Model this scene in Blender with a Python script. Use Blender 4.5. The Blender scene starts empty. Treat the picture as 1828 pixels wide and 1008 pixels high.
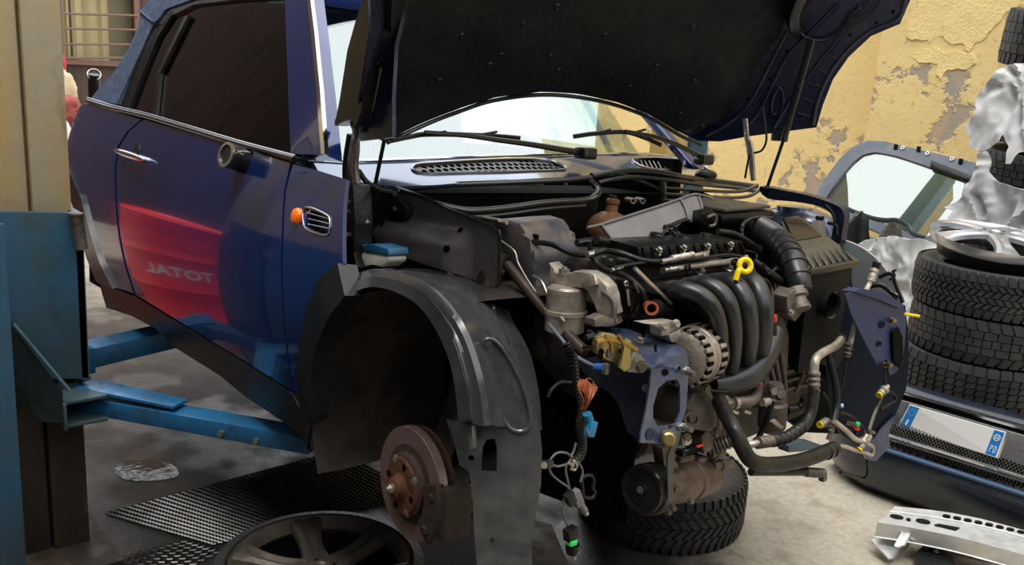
import bpy, bmesh, math, random
from mathutils import Vector, Matrix, noise
from mathutils.geometry import delaunay_2d_cdt
PI = math.pi
random.seed(7)
V = Vector
SC = bpy.context.scene
COL = SC.collection

# ------------------------------------------------------------------ camera
FPX = 1600.0
def basis(yaw, pit, rol):
    f = V((math.cos(pit)*math.cos(yaw), math.cos(pit)*math.sin(yaw), -math.sin(pit)))
    r = f.cross(V((0, 0, 1))).normalized(); u = r.cross(f)
    return (r*math.cos(rol)+u*math.sin(rol), -r*math.sin(rol)+u*math.cos(rol), f)
YAW = 2.43713479
CAR_CAM = V((1.53968804, -1.80196509, .972487637))     # camera seen from the jacked-up car's own frame
CAR_B = basis(YAW, .166683355, .0601266163)
CAM = V((1.53968804, -1.80196509, 1.55))               # camera in the yard
YARD_B = basis(YAW, math.radians(13.5), math.radians(3.5))
def m3(b): return Matrix((b[0], b[1], b[2]))
ROT = m3(YARD_B).transposed() @ m3(CAR_B)               # tilt of the car on the lift
CARM = Matrix.Translation(CAM - ROT @ CAR_CAM) @ ROT.to_4x4()
cam = bpy.data.cameras.new('camera'); camo = bpy.data.objects.new('camera', cam); COL.objects.link(camo)
cam.sensor_width = 36; cam.lens = FPX*36/1828; cam.clip_start = .02; cam.clip_end = 200
camo.matrix_world = Matrix.Translation(CAM) @ Matrix((YARD_B[0], YARD_B[1], -YARD_B[2])).transposed().to_4x4()
SC.camera = camo

# ------------------------------------------------------------------ world, sun, exposure
SC.view_settings.view_transform = 'Standard'; SC.view_settings.look = 'None'
SC.view_settings.gamma = 1; SC.view_settings.use_curve_mapping = False
SC.view_settings.exposure = 0.5
w = bpy.data.worlds.new('sky'); SC.world = w; w.use_nodes = True
nt = w.node_tree; bg = nt.nodes['Background']
tc = nt.nodes.new('ShaderNodeTexCoord'); sx = nt.nodes.new('ShaderNodeSeparateXYZ')
cr_ = nt.nodes.new('ShaderNodeValToRGB')
nt.links.new(tc.outputs['Generated'], sx.inputs[0]); nt.links.new(sx.outputs['Z'], cr_.inputs[0])
cr_.color_ramp.elements[0].position = 0.0; cr_.color_ramp.elements[0].color = (.86, .91, .95, 1)
cr_.color_ramp.elements[1].position = .6; cr_.color_ramp.elements[1].color = (.96, .98, 1, 1)
nt.links.new(cr_.outputs[0], bg.inputs[0]); bg.inputs[1].default_value = 1.8
sun = bpy.data.lights.new('sun', 'SUN'); sun.energy = 1.5; sun.angle = math.radians(25); sun.color = (1, .95, .86)
suno = bpy.data.objects.new('sun', sun); COL.objects.link(suno)
suno.rotation_euler = V((-.12, .25, -.97)).normalized().to_track_quat('-Z', 'Y').to_euler()

# ------------------------------------------------------------------ sight lines: a pixel and one known coordinate give a point
class Frame:
    def __init__(s, c, b): s.c, s.b = c, b
    def ray(s, px, py): return s.b[2]+s.b[0]*((px-914)/FPX)-s.b[1]*((py-504)/FPX)
    def at(s, px, py, ax, val):
        d = s.ray(px, py); return s.c+d*((val-s.c[ax])/d[ax])
    def pl(s, px, py, o, n):
        d = s.ray(px, py); return s.c+d*((o-s.c).dot(n)/d.dot(n))
CF = Frame(CAR_CAM, CAR_B); WF = Frame(CAM, YARD_B)
def cx(px, py, x): return CF.at(px, py, 0, x)
def cy(px, py, y): return CF.at(px, py, 1, y)
def cz(px, py, z): return CF.at(px, py, 2, z)
def wx(px, py, x): return WF.at(px, py, 0, x)
def wy(px, py, y): return WF.at(px, py, 1, y)
def wz(px, py, z): return WF.at(px, py, 2, z)

# ------------------------------------------------------------------ materials
MATS = {}
def mat(name, col, rough=.5, metal=0, dirt=None, bump=None, coat=0, trans=0, alpha=1, ior=1.45, emit=None, spec=.5, streak=None):
    if name in MATS: return MATS[name]
    m = bpy.data.materials.new(name); m.use_nodes = True; nt = m.node_tree; N = nt.nodes; L = nt.links
    b = N['Principled BSDF']
    b.inputs['Base Color'].default_value = (*col, 1); b.inputs['Roughness'].default_value = rough
    b.inputs['Metallic'].default_value = metal; b.inputs['Coat Weight'].default_value = coat
    b.inputs['Coat Roughness'].default_value = .04; b.inputs['IOR'].default_value = ior
    b.inputs['Transmission Weight'].default_value = trans; b.inputs['Alpha'].default_value = alpha
    b.inputs['Specular IOR Level'].default_value = spec
    tcn = N.new('ShaderNodeTexCoord')
    csock = None
    layers = dirt if isinstance(dirt, list) else ([dirt] if dirt else [])
    for (c2, scale, lo, hi) in layers:
        mp = N.new('ShaderNodeMapping'); L.new(tcn.outputs['Object'], mp.inputs[0])
        mp.inputs['Location'].default_value = (random.random()*9, random.random()*9, 1)
        if streak: mp.inputs['Scale'].default_value = streak
        nz = N.new('ShaderNodeTexNoise'); nz.inputs['Scale'].default_value = scale; nz.inputs['Detail'].default_value = 9
        nz.inputs['Roughness'].default_value = .62
        L.new(mp.outputs[0], nz.inputs['Vector'])
        rp = N.new('ShaderNodeMapRange'); rp.inputs[1].default_value = lo; rp.inputs[2].default_value = hi
        L.new(nz.outputs['Fac'], rp.inputs[0])
        mx = N.new('ShaderNodeMix'); mx.data_type = 'RGBA'
        if csock: L.new(csock, mx.inputs[6])
        else: mx.inputs[6].default_value = (*col, 1)
        mx.inputs[7].default_value = (*c2, 1); L.new(rp.outputs[0], mx.inputs[0]); csock = mx.outputs[2]
    if csock: L.new(csock, b.inputs['Base Color'])
    if bump:
        nz = N.new('ShaderNodeTexNoise'); nz.inputs['Scale'].default_value = bump[0]; nz.inputs['Detail'].default_value = 5
        L.new(tcn.outputs['Object'], nz.inputs['Vector'])
        bp = N.new('ShaderNodeBump'); bp.inputs['Strength'].default_value = bump[1]; bp.inputs['Distance'].default_value = .01
        L.new(nz.outputs['Fac'], bp.inputs['Height']); L.new(bp.outputs[0], b.inputs['Normal'])
        if rough > .12:
            r2 = N.new('ShaderNodeMapRange'); r2.inputs[1].default_value = .3; r2.inputs[2].default_value = .7
            r2.inputs[3].default_value = max(.03, rough-.12); r2.inputs[4].default_value = min(1, rough+.12)
            L.new(nz.outputs['Fac'], r2.inputs[0]); L.new(r2.outputs[0], b.inputs['Roughness'])
    if emit:
        b.inputs['Emission Color'].default_value = (*emit[0], 1); b.inputs['Emission Strength'].default_value = emit[1]
    MATS[name] = m; m['nt'] = 1
    return m
BLUE = mat('blue_car_paint', (.008, .025, .135), .16, .3, dirt=((.018, .026, .06), 14, .5, .8), coat=1)
BLUEIN = mat('blue_inner_paint', (.010, .015, .048), .30, .2, dirt=[((.032, .034, .044), 9, .42, .75), ((.01, .01, .012), 25, .58, .75)], coat=.12, bump=(60, .08))
BLUELT = mat('blue_panel_paint', (.055, .078, .155), .26, .45, dirt=[((.15, .155, .175), 12, .45, .7), ((.02, .02, .03), 30, .6, .75)], coat=.6, bump=(70, .06))
BLKPL = mat('black_plastic', (.007, .007, .0075), .33, dirt=((.024, .021, .018), 9, .48, .8), bump=(120, .08), spec=.35)
BLKSAT = mat('satin_black_plastic', (.011, .011, .012), .22, dirt=((.03, .027, .024), 7, .45, .8))
GREYPL = mat('grey_shield_plastic', (.15, .145, .15), .33, dirt=((.20, .19, .18), 9, .45, .75), bump=(60, .08))
LINER = mat('liner_plastic', (.045, .046, .050), .22, dirt=[((.11, .105, .10), 6, .45, .75), ((.012, .012, .012), 16, .58, .8)], bump=(40, .03), spec=.8)
RUB = mat('black_rubber', (.008, .008, .008), .42, dirt=((.028, .025, .021), 12, .45, .8), bump=(80, .1), spec=.35)
SEAL = mat('rubber_seal', (.026, .025, .024), .20, dirt=((.05, .044, .038), 12, .5, .8), spec=.8)
TYRE = mat('tyre_rubber', (.022, .022, .024), .58, dirt=((.065, .062, .058), 7, .42, .8), bump=(90, .15))
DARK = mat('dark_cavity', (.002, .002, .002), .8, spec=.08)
WELL = mat('dirty_wheel_well', (.018, .014, .011), .7, dirt=[((.065, .048, .034), 8, .45, .75), ((.006, .005, .005), 20, .5, .75)], bump=(40, .4))
RUNM = mat('charcoal_moulded_plastic', (.015, .015, .0165), .34, dirt=((.04, .037, .033), 5, .5, .8), spec=.6)
CLEANBLK = mat('clean_black_plastic', (.006, .006, .007), .6, spec=.2)
ALU = mat('cast_aluminium', (.50, .45, .38), .42, .55, dirt=((.20, .16, .12), 16, .42, .75), bump=(70, .25))
ALUD = mat('dirty_aluminium', (.20, .17, .14), .5, .55, dirt=((.07, .055, .045), 12, .38, .7), bump=(60, .3))
STEEL = mat('bare_steel', (.5, .49, .46), .3, .9, dirt=((.25, .2, .14), 18, .45, .75))
CHROME = mat('chrome', (.82, .83, .85), .08, 1)
SILVER = mat('silver_trim', (.62, .62, .64), .22, .9)
BRASS = mat('yellow_zinc_plate', (.42, .33, .14), .38, .8, dirt=((.16, .11, .05), 22, .42, .75), bump=(80, .3))
RUST = mat('rusty_hub', (.13, .050, .024), .8, .2, dirt=[((.07, .03, .018), 14, .4, .7), ((.22, .11, .06), 30, .55, .8)], bump=(60, .4))
DISC = mat('brake_disc_steel', (.30, .21, .19), .36, .6, dirt=((.19, .10, .075), 8, .4, .75), bump=(60, .12))
YEL = mat('yellow_plastic', (.80, .58, .012), .32, dirt=((.4, .3, .05), 20, .6, .85))
ORANGE = mat('orange_lens', (1, .20, .01), .12, coat=1, emit=((1, .12, 0), .12))
COPPER = mat('copper_wire', (.42, .12, .05), .45, .3)
CYAN = mat('blue_connector_plastic', (.012, .17, .32), .35, dirt=((.02, .1, .16), 20, .5, .8))
GREEN = mat('green_plastic', (.02, .50, .14), .35)
RED = mat('red_plastic', (.62, .03, .03), .4)
WHITEP = mat('white_plastic', (.62, .60, .52), .42, dirt=((.35, .32, .24), 10, .45, .75))
OILTAN = mat('amber_tank', (.17, .08, .038), .35, dirt=((.12, .055, .025), 10, .45, .75))
COPRED = mat('copper_port', (.36, .09, .045), .4, .2)
INSUL = mat('hood_insulation', (.0055, .0058, .0075), .50, spec=.25, dirt=[((.014, .012, .011), 4, .45, .72), ((.004, .004, .005), 9, .5, .8)], bump=(30, .25))
CLOTH = mat('blue_soft_top_fabric', (.055, .085, .16), .85, dirt=[((.12, .16, .26), 40, .45, .7), ((.05, .07, .12), 9, .45, .75)], bump=(220, .5))
LIFTBL = mat('blue_lift_paint', (.016, .12, .27), .36, .1, dirt=[((.03, .06, .08), 5, .45, .7), ((.02, .02, .02), 14, .56, .75)], bump=(30, .12))
LIFTTEAL = mat('worn_teal_paint', (.034, .078, .10), .42, .1, dirt=[((.062, .072, .058), 3.5, .42, .68), ((.02, .025, .025), 11, .58, .78), ((.03, .11, .2), 2, .45, .6)], bump=(30, .12))
LIFTYEL = mat('worn_cream_yellow_steel', (.62, .40, .13), .5, .1, dirt=[((.50, .42, .28), 4, .42, .62), ((.20, .12, .05), 9, .52, .8)], bump=(30, .15), streak=(1, 1, .3))
LIFTBRN = mat('greasy_brown_steel', (.05, .037, .026), .5, .2, dirt=[((.02, .016, .013), 5, .42, .65), ((.16, .12, .09), 8, .56, .8)], bump=(30, .2), streak=(1, 1, .4))
ALUBAR = mat('brushed_aluminium_bar', (.66, .66, .66), .38, .55, dirt=((.42, .41, .38), 7, .48, .75), bump=(40, .1))
WHEELSIL = mat('silver_wheel_paint', (.56, .57, .60), .26, .7, dirt=((.3, .29, .27), 12, .52, .8))
WHEELGR = mat('dusty_grey_wheel_paint', (.10, .082, .068), .5, .4, dirt=((.04, .033, .027), 7, .42, .7), bump=(60, .1))
PLASTIC = mat('white_plastic_sheet', (.66, .67, .68), .38, dirt=((.42, .42, .39), 6, .5, .8), bump=(30, .15))
BROWNM = mat('brown_painted_metal', (.095, .055, .047), .5, .1, dirt=((.05, .035, .03), 4, .4, .7), streak=(3, 3, .3))
DBUMP = mat('dark_blue_bumper_paint', (.010, .015, .028), .25, .2, dirt=((.03, .033, .038), 9, .5, .75), coat=.6)

# ------------------------------------------------------------------ mesh helpers
def new(): return bmesh.new()
def finish(bm, ang=.6):
    bmesh.ops.recalc_face_normals(bm, faces=bm.faces)
    for f in bm.faces: f.smooth = True
    for e in bm.edges:
        if len(e.link_faces) == 2 and e.calc_face_angle(0) > ang: e.smooth = False
def obj(name, bm, m, parent=None, **tags):
    pinv = tags.pop('pinv', None); ang = tags.pop('ang', .6); rec = tags.pop('recalc', True)
    if tags.pop('split', False):                        # every connected piece becomes a part of its own
        left = set(bm.verts); out = None
        while left:
            st = [left.pop()]; comp = list(st)
            while st:
                for e in st.pop().link_edges:
                    for q in e.verts:
                        if q in left: left.discard(q); st.append(q); comp.append(q)
            b2 = bmesh.new(); mp = {q: b2.verts.new(q.co) for q in comp}
            for f in {f for q in comp for f in q.link_faces}: b2.faces.new([mp[q] for q in f.verts]).material_index = f.material_index
            out = obj(name, b2, m, parent, ang=ang, pinv=pinv, **tags)
        bm.free(); return out
    me = bpy.data.meshes.new(name)
    if rec: finish(bm, ang)
    bm.to_mesh(me); bm.free()
    ms = m if isinstance(m, list) else [m]
    for k in ms: me.materials.append(k)
    o = bpy.data.objects.new(name, me); COL.objects.link(o)
    if parent is not None:
        o.parent = parent
        if pinv is not None: o.matrix_parent_inverse = pinv
    for k, v in tags.items(): o[k] = v
    return o
def thing(name, label, cat, loc=(0, 0, 0), group=None, M=None):
    o = bpy.data.objects.new(name, None); COL.objects.link(o)
    o.empty_display_size = .1
    if M is not None: o.matrix_world = M
    else: o.location = loc
    o['label'] = label; o['category'] = cat
    if group: o['group'] = group
    return o
def tag(o, label, cat, group=None):
    o['label'] = label; o['category'] = cat
    if group: o['group'] = group
    return o
def addv(bm, pts): return [bm.verts.new(p) for p in pts]
def setmi(bm, n0, mi):
    for f in list(bm.faces)[n0:]: f.material_index = mi
def box(bm, c, s, R=None, bev=0):
    c = V(c); hs = V(s)*.5
    vs = []
    for sx_ in (-1, 1):
        for sy in (-1, 1):
            for sz in (-1, 1):
                p = V((sx_*hs.x, sy*hs.y, sz*hs.z)); p = R @ p if R else p; vs.append(bm.verts.new(c+p))
    fs = [bm.faces.new([vs[i] for i in q]) for q in ((0, 1, 3, 2), (4, 6, 7, 5), (0, 4, 5, 1), (2, 3, 7, 6), (0, 2, 6, 4), (1, 5, 7, 3))]
    if bev:
        es = list({e for f in fs for e in f.edges})
        bmesh.ops.bevel(bm, geom=es, offset=bev, segments=2, affect='EDGES', profile=.6)
def hexa(bm, a, b, bev=0):
    """two matching quads (lists of 4 points) joined into a solid"""
    vs = addv(bm, list(a)+list(b))
    fs = [bm.faces.new(vs[3::-1]), bm.faces.new(vs[4:8])]
    for i in range(4):
        j = (i+1) % 4; fs.append(bm.faces.new((vs[i], vs[j], vs[j+4], vs[i+4])))
    if bev:
        es = list({e for f in fs for e in f.edges})
        bmesh.ops.bevel(bm, geom=es, offset=bev, segments=2, affect='EDGES', profile=.6)
def quadslab(bm, q, t, bev=0):
    q = [V(p) for p in q]; n = (q[1]-q[0]).cross(q[3]-q[0]).normalized()*t
    hexa(bm, q, [p+n for p in q], bev)
def crom(pts, k=6, closed=False):
    pts = [V(p) for p in pts]; n = len(pts); out = []
    if n < 3: return pts
    rng = range(n if closed else n-1)
    for i in rng:
        p0 = pts[(i-1) % n] if closed or i > 0 else pts[0]*2-pts[1]
        p1 = pts[i]; p2 = pts[(i+1) % n]
        p3 = pts[(i+2) % n] if closed or i+2 < n else pts[-1]*2-pts[-2]
        for j in range(k):
            t = j/k; out.append(.5*((2*p1)+(p2-p0)*t+(2*p0-5*p1+4*p2-p3)*t*t+(3*p1-p0-3*p2+p3)*t**3))
    if not closed: out.append(pts[-1])
    return out
def crom2(pts, k=4, closed=True):
    return [(p.x, p.y) for p in crom([(a, b, 0) for a, b in pts], k, closed)]
def tube(bm, pts, r, seg=10, closed=False, smooth=6, caps=True, flat=None, rf=None):
    """round hose / rod through the points. rf(t, s) radius along it (t 0..1, s metres). flat = squash factor sideways"""
    P = crom(pts, smooth, closed) if smooth and len(pts) > 2 else [V(p) for p in pts]
    n = len(P); rings = []; T0 = None; nrm = None; s = 0; tot = sum((P[i+1]-P[i]).length for i in range(n-1)) or 1
    if rf and not closed:                                   # resample fine enough to carry the ribs
        st = min(.002, tot/20) if rf is not True else .01; Q = []; need = max(8, int(tot/.0022)); d = [0]
        for i in range(n-1): d.append(d[-1]+(P[i+1]-P[i]).length)
        j = 0
        for i in range(need+1):
            ss = tot*i/need
            while j < n-2 and d[j+1] < ss: j += 1
            L = max(1e-9, d[j+1]-d[j]); Q.append(P[j].lerp(P[j+1], (ss-d[j])/L))
        P = Q; n = len(P)
    for i in range(n):
        a = P[i-1] if i > 0 or closed else P[0]; b = P[(i+1) % n] if i < n-1 or closed else P[-1]
        T = (b-a).normalized() if (b-a).length > 1e-9 else (T0 or V((0, 0, 1)))
        if nrm is None:
            nrm = T.orthogonal().normalized() if flat is None else (V(flat[1])-T*T.dot(V(flat[1]))).normalized()
        else:
            nrm = (nrm-T*nrm.dot(T)); nrm = nrm.normalized() if nrm.length > 1e-9 else T.orthogonal().normalized()
        bn = T.cross(nrm); T0 = T
        if i > 0: s += (P[i]-P[i-1]).length
        rr = rf(s/tot, s) if rf else (r[0]+(r[1]-r[0])*i/(n-1) if isinstance(r, tuple) else r)
        fl = flat[0] if flat else 1
        rings.append([bm.verts.new(P[i]+(nrm*math.cos(2*PI*k/seg)*fl+bn*math.sin(2*PI*k/seg))*rr) for k in range(seg)])
    for i in range(n if closed else n-1):
        A = rings[i]; B = rings[(i+1) % n]
        for k in range(seg): bm.faces.new((A[k], A[(k+1) % seg], B[(k+1) % seg], B[k]))
    if not closed and caps: bm.faces.new(rings[0][::-1]); bm.faces.new(rings[-1])
def axisframe(a):
    a = V(a).normalized(); x = a.orthogonal().normalized(); return x, a.cross(x), a
def lathe(bm, prof, o=(0, 0, 0), a=(0, 0, 1), seg=32, closed=False, ph=0, a0=0, a1=2*PI):
    """prof: list of (radius, height along axis)"""
    o = V(o); x, y, z = axisframe(a); full = abs(a1-a0-2*PI) < 1e-6
    cnt = seg if full else seg+1; cols = []
    for k in range(cnt):
        t = a0+(a1-a0)*k/seg+ph; d = x*math.cos(t)+y*math.sin(t)
        cols.append([bm.verts.new(o+d*r+z*h) for r, h in prof])
    m = len(prof)
    for k in range(cnt if full else cnt-1):
        A = cols[k]; B = cols[(k+1) % cnt]
        for i in range(m if closed else m-1):
            j = (i+1) % m
            try: bm.faces.new((A[i], B[i], B[j], A[j]))
            except ValueError: pass
    bmesh.ops.remove_doubles(bm, verts=[v for c in cols for v in c], dist=1e-6)
def disc(bm, o, a, r, h, seg=24, bev=0):
    b = min(bev, h*.45, r*.45)
    pr = [(0, 0), (r-b, 0), (r, b), (r, h-b), (r-b, h), (0, h)] if b else [(0, 0), (r, 0), (r, h), (0, h)]
    lathe(bm, pr, o, a, seg)
def bolt(bm, o, a, r=.008, h=.006, washer=True):
    o = V(o); a = V(a).normalized()
    if washer: disc(bm, o, a, r*1.35, h*.25, 14); o = o+a*h*.25
    disc(bm, o, a, r, h, 6)
def ball(bm, c, s, seg=14, rings=9, R=None, nz=0, sc=3):
    c = V(c); s = V(s) if not isinstance(s, (int, float)) else V((s, s, s))
    r = bmesh.ops.create_uvsphere(bm, u_segments=seg, v_segments=rings, radius=1)
    for v in r['verts']:
        p = v.co.copy()
        if nz: p = p*(1+nz*noise.noise(p*sc+c*7))
        p = V((p.x*s.x, p.y*s.y, p.z*s.z)); v.co = c+(R @ p if R else p)
# ---- curved sheet surfaces: a plane (o, e1, e2) plus a height field h(u, v) along n
class Surf:
    def __init__(s, o, e1, e2, h=None, fr=CF):
        s.o, s.e1, s.e2 = V(o), V(e1).normalized(), V(e2).normalized()
        s.n = s.e1.cross(s.e2).normalized(); s.h = h or (lambda u, v: 0.0); s.fr = fr
        if s.n.dot(s.fr.c-s.o) < 0: s.n = -s.n          # n points to the side one sees
    def uv(s, px, py):
        d = s.fr.ray(px, py).normalized(); t0 = (s.o-s.fr.c).dot(s.n)/d.dot(s.n)
        def g(t):
            q = s.fr.c+d*t-s.o; u, v = q.dot(s.e1), q.dot(s.e2); return q.dot(s.n)-max(-.8, min(.8, s.h(u, v))), u, v
        lo = max(.3, t0-.9); n = 120; st = (t0+.9-lo)/n; a, b = lo, None; best = None
        ga = g(lo)[0]
        for i in range(1, n+1):
            t = lo+st*i; gb = g(t)[0]
            if ga > 0 >= gb: b = t; a = t-st; break
            if best is None or abs(gb) < best[0]: best = (abs(gb), t)
            ga = gb
        if b is None: r = g(best[1]); return r[1], r[2]
        for _ in range(24):
            m = (a+b)/2
            if g(m)[0] > 0: a = m
            else: b = m
        r = g(b); return r[1], r[2]
    def p(s, u, v, k=0): return s.o+s.e1*u+s.e2*v+s.n*(s.h(u, v)+k)
    def px(s, x, y, k=0): u, v = s.uv(x, y); return s.p(u, v, k)
    def nrm(s, u, v, e=.004):
        a = s.p(u+e, v)-s.p(u-e, v); b = s.p(u, v+e)-s.p(u, v-e); n = a.cross(b).normalized()
        return n if n.dot(s.n) > 0 else -n
def pip(x, y, poly):
    c = False; j = len(poly)-1
    for i in range(len(poly)):
        a, b = poly[i], poly[j]
        if (a[1] > y) != (b[1] > y) and x < (b[0]-a[0])*(y-a[1])/(b[1]-a[1])+a[0]: c = not c
        j = i
    return c
def dens(poly, step):
    out = []
    for i in range(len(poly)):
        a, b = poly[i], poly[(i+1) % len(poly)]; L = math.hypot(b[0]-a[0], b[1]-a[1]); n = max(1, int(L/step))
        for k in range(n): out.append((a[0]+(b[0]-a[0])*k/n, a[1]+(b[1]-a[1])*k/n))
    return out
def sheet_uv(bm, S, outline, holes=(), step=.03, t=.004, lift=0, mi=0):
    outline = dens(outline, step); holes = [dens(h, step*.7) for h in holes]
    pts = list(outline); edges = [(i, (i+1) % len(outline)) for i in range(len(outline))]
    for h in holes:
        b = len(pts); pts += h; edges += [(b+i, b+(i+1) % len(h)) for i in range(len(h))]
    us = [p[0] for p in outline]; vs = [p[1] for p in outline]
    loops = [outline]+list(holes); x = min(us)+step*.5; row = 0
    def far(x, y):
        d2 = (step*.45)**2
        for lp in loops:
            for q in lp:
                if (q[0]-x)**2+(q[1]-y)**2 < d2: return False
        return True
    while x < max(us):
        y = min(vs)+step*(.5 if row % 2 else .0)
        while y < max(vs):
            if pip(x, y, outline) and not any(pip(x, y, h) for h in holes) and far(x, y): pts.append((x, y))
            y += step
        x += step*.87; row += 1
    r = delaunay_2d_cdt([V(p) for p in pts], edges, [], 0, 1e-7)
    P2, F = r[0], r[2]
    keep = []
    for f in F:
        gx = sum(P2[i].x for i in f)/len(f); gy = sum(P2[i].y for i in f)/len(f)
        if pip(gx, gy, outline) and not any(pip(gx, gy, h) for h in holes): keep.append(f)
    top = [bm.verts.new(S.p(p.x, p.y, lift)) for p in P2]
    bot = [bm.verts.new(top[i].co-S.nrm(p.x, p.y)*t) for i, p in enumerate(P2)] if t else None
    cnt = {}
    for f in keep:
        a = bm.faces.new([top[i] for i in f]); a.material_index = mi
        if t:
            a = bm.faces.new([bot[i] for i in reversed(f)]); a.material_index = mi
            for k in range(len(f)):
                e = (f[k], f[(k+1) % len(f)]); cnt[e] = 1
    if t:
        for (i, j) in list(cnt):
            if (j, i) not in cnt:
                a = bm.faces.new((top[j], top[i], bot[i], bot[j])); a.material_index = mi
    for v in top+(bot or []):
        if not v.link_faces: bm.verts.remove(v)
def sheet(bm, S, px_outline, holes=(), smooth=0, **k):
    if smooth: px_outline = crom2(px_outline, smooth)
    sheet_uv(bm, S, [S.uv(*p) for p in px_outline], [[S.uv(*p) for p in h] for h in holes], **k)
def circ(cx_, cy_, r, n=14, ry=None):
    ry = ry or r; return [(cx_+r*math.cos(2*PI*i/n), cy_+ry*math.sin(2*PI*i/n)) for i in range(n)]
def plate(bm, S, outline_px, t, holes=(), lift=0, step=.05, smooth=0): sheet(bm, S, outline_px, holes, smooth, t=t, lift=lift, step=step)
def ctrace(pts, ax, default):
    """points given as (px, py[, coordinate on axis ax])"""
    return [CF.at(p[0], p[1], ax, p[2] if len(p) > 2 else default) for p in pts]

# ================================================================== THE YARD
def struct(name, bm, m, **k): o = obj(name, bm, m, None, **k); o['kind'] = 'structure'; return o
# concrete floor, oily in the bay, shade painted in under the car
def floor_mat():
    m = bpy.data.materials.new('stained_concrete'); m.use_nodes = True; nt = m.node_tree; N = nt.nodes; L = nt.links; b = N['Principled BSDF']
    tcn = N.new('ShaderNodeTexCoord')
    def nz(s, d=8, r=.6):
        n = N.new('ShaderNodeTexNoise'); n.inputs['Scale'].default_value = s; n.inputs['Detail'].default_value = d; n.inputs['Roughness'].default_value = r
        L.new(tcn.outputs['Object'], n.inputs['Vector']); return n
    def ramp(src, lo, hi, a=0, c=1):
        r = N.new('ShaderNodeMapRange'); r.inputs[1].default_value = lo; r.inputs[2].default_value = hi; r.inputs[3].default_value = a; r.inputs[4].default_value = c; r.clamp = True
        L.new(src, r.inputs[0]); return r.outputs[0]
    def mix(f, a, c):
        x = N.new('ShaderNodeMix'); x.data_type = 'RGBA'
        if f is not None: L.new(f, x.inputs[0])
        if isinstance(a, tuple): x.inputs[6].default_value = (*a, 1)
        else: L.new(a, x.inputs[6])
        if isinstance(c, tuple): x.inputs[7].default_value = (*c, 1)
        else: L.new(c, x.inputs[7])
        return x.outputs[2]
    def math_(op, a, c):
        x = N.new('ShaderNodeMath'); x.operation = op
        for i, q in enumerate((a, c)):
            if isinstance(q, (int, float)): x.inputs[i].default_value = q
            else: L.new(q, x.inputs[i])
        x.use_clamp = op in ('MULTIPLY', 'ADD'); return x.outputs[0]
    clean = mix(ramp(nz(40, 6, .7).outputs['Fac'], .35, .65), (.33, .29, .225), (.44, .395, .32))
    clean = mix(ramp(nz(4).outputs['Fac'], .5, .7), clean, (.20, .165, .12))
    dirt_and_shade = mix(ramp(nz(6, 9, .65).outputs['Fac'], .35, .65), (.018, .013, .010), (.062, .045, .032))
    # oily bay dirt with shade painted in: a blob around lift and wheel
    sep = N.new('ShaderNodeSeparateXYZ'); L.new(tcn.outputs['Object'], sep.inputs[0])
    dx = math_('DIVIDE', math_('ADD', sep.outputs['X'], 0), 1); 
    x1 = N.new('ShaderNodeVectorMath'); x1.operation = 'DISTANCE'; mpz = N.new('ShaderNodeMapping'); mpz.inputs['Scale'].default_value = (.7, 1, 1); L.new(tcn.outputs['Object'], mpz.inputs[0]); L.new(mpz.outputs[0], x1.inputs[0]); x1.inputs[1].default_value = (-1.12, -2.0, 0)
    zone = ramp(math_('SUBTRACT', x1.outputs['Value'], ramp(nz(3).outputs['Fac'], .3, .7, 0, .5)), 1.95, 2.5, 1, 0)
    col = mix(zone, clean, dirt_and_shade)
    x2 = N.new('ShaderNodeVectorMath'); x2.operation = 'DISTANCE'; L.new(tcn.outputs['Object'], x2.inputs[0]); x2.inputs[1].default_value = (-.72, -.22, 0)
    car_shade = ramp(math_('SUBTRACT', x2.outputs['Value'], ramp(nz(4).outputs['Fac'], .3, .7, 0, .25)), .72, 1.02, .93, 0)
    col = mix(car_shade, col, (.012, .009, .007))  # round dark patch: the car's shadow painted into the floor colour
    L.new(col, b.inputs['Base Color'])
    wet = ramp(nz(2.2, 4, .5).outputs['Fac'], .48, .60)
    wet = math_('MULTIPLY', wet, zone)
    rr = N.new('ShaderNodeMapRange'); rr.inputs[3].default_value = .78; rr.inputs[4].default_value = .16; L.new(wet, rr.inputs[0]); L.new(rr.outputs[0], b.inputs['Roughness'])
    bp = N.new('ShaderNodeBump'); bp.inputs['Strength'].default_value = .35; bp.inputs['Distance'].default_value = .01
    L.new(nz(55, 8, .7).outputs['Fac'], bp.inputs['Height']); L.new(bp.outputs[0], b.inputs['Normal'])
    m['nt'] = 1; return m
bm = new(); quadslab(bm, [(-14, -7, -.1), (8, -7, -.1), (8, 12, -.1), (-14, 12, -.1)], .1); struct('floor', bm, floor_mat())
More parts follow.
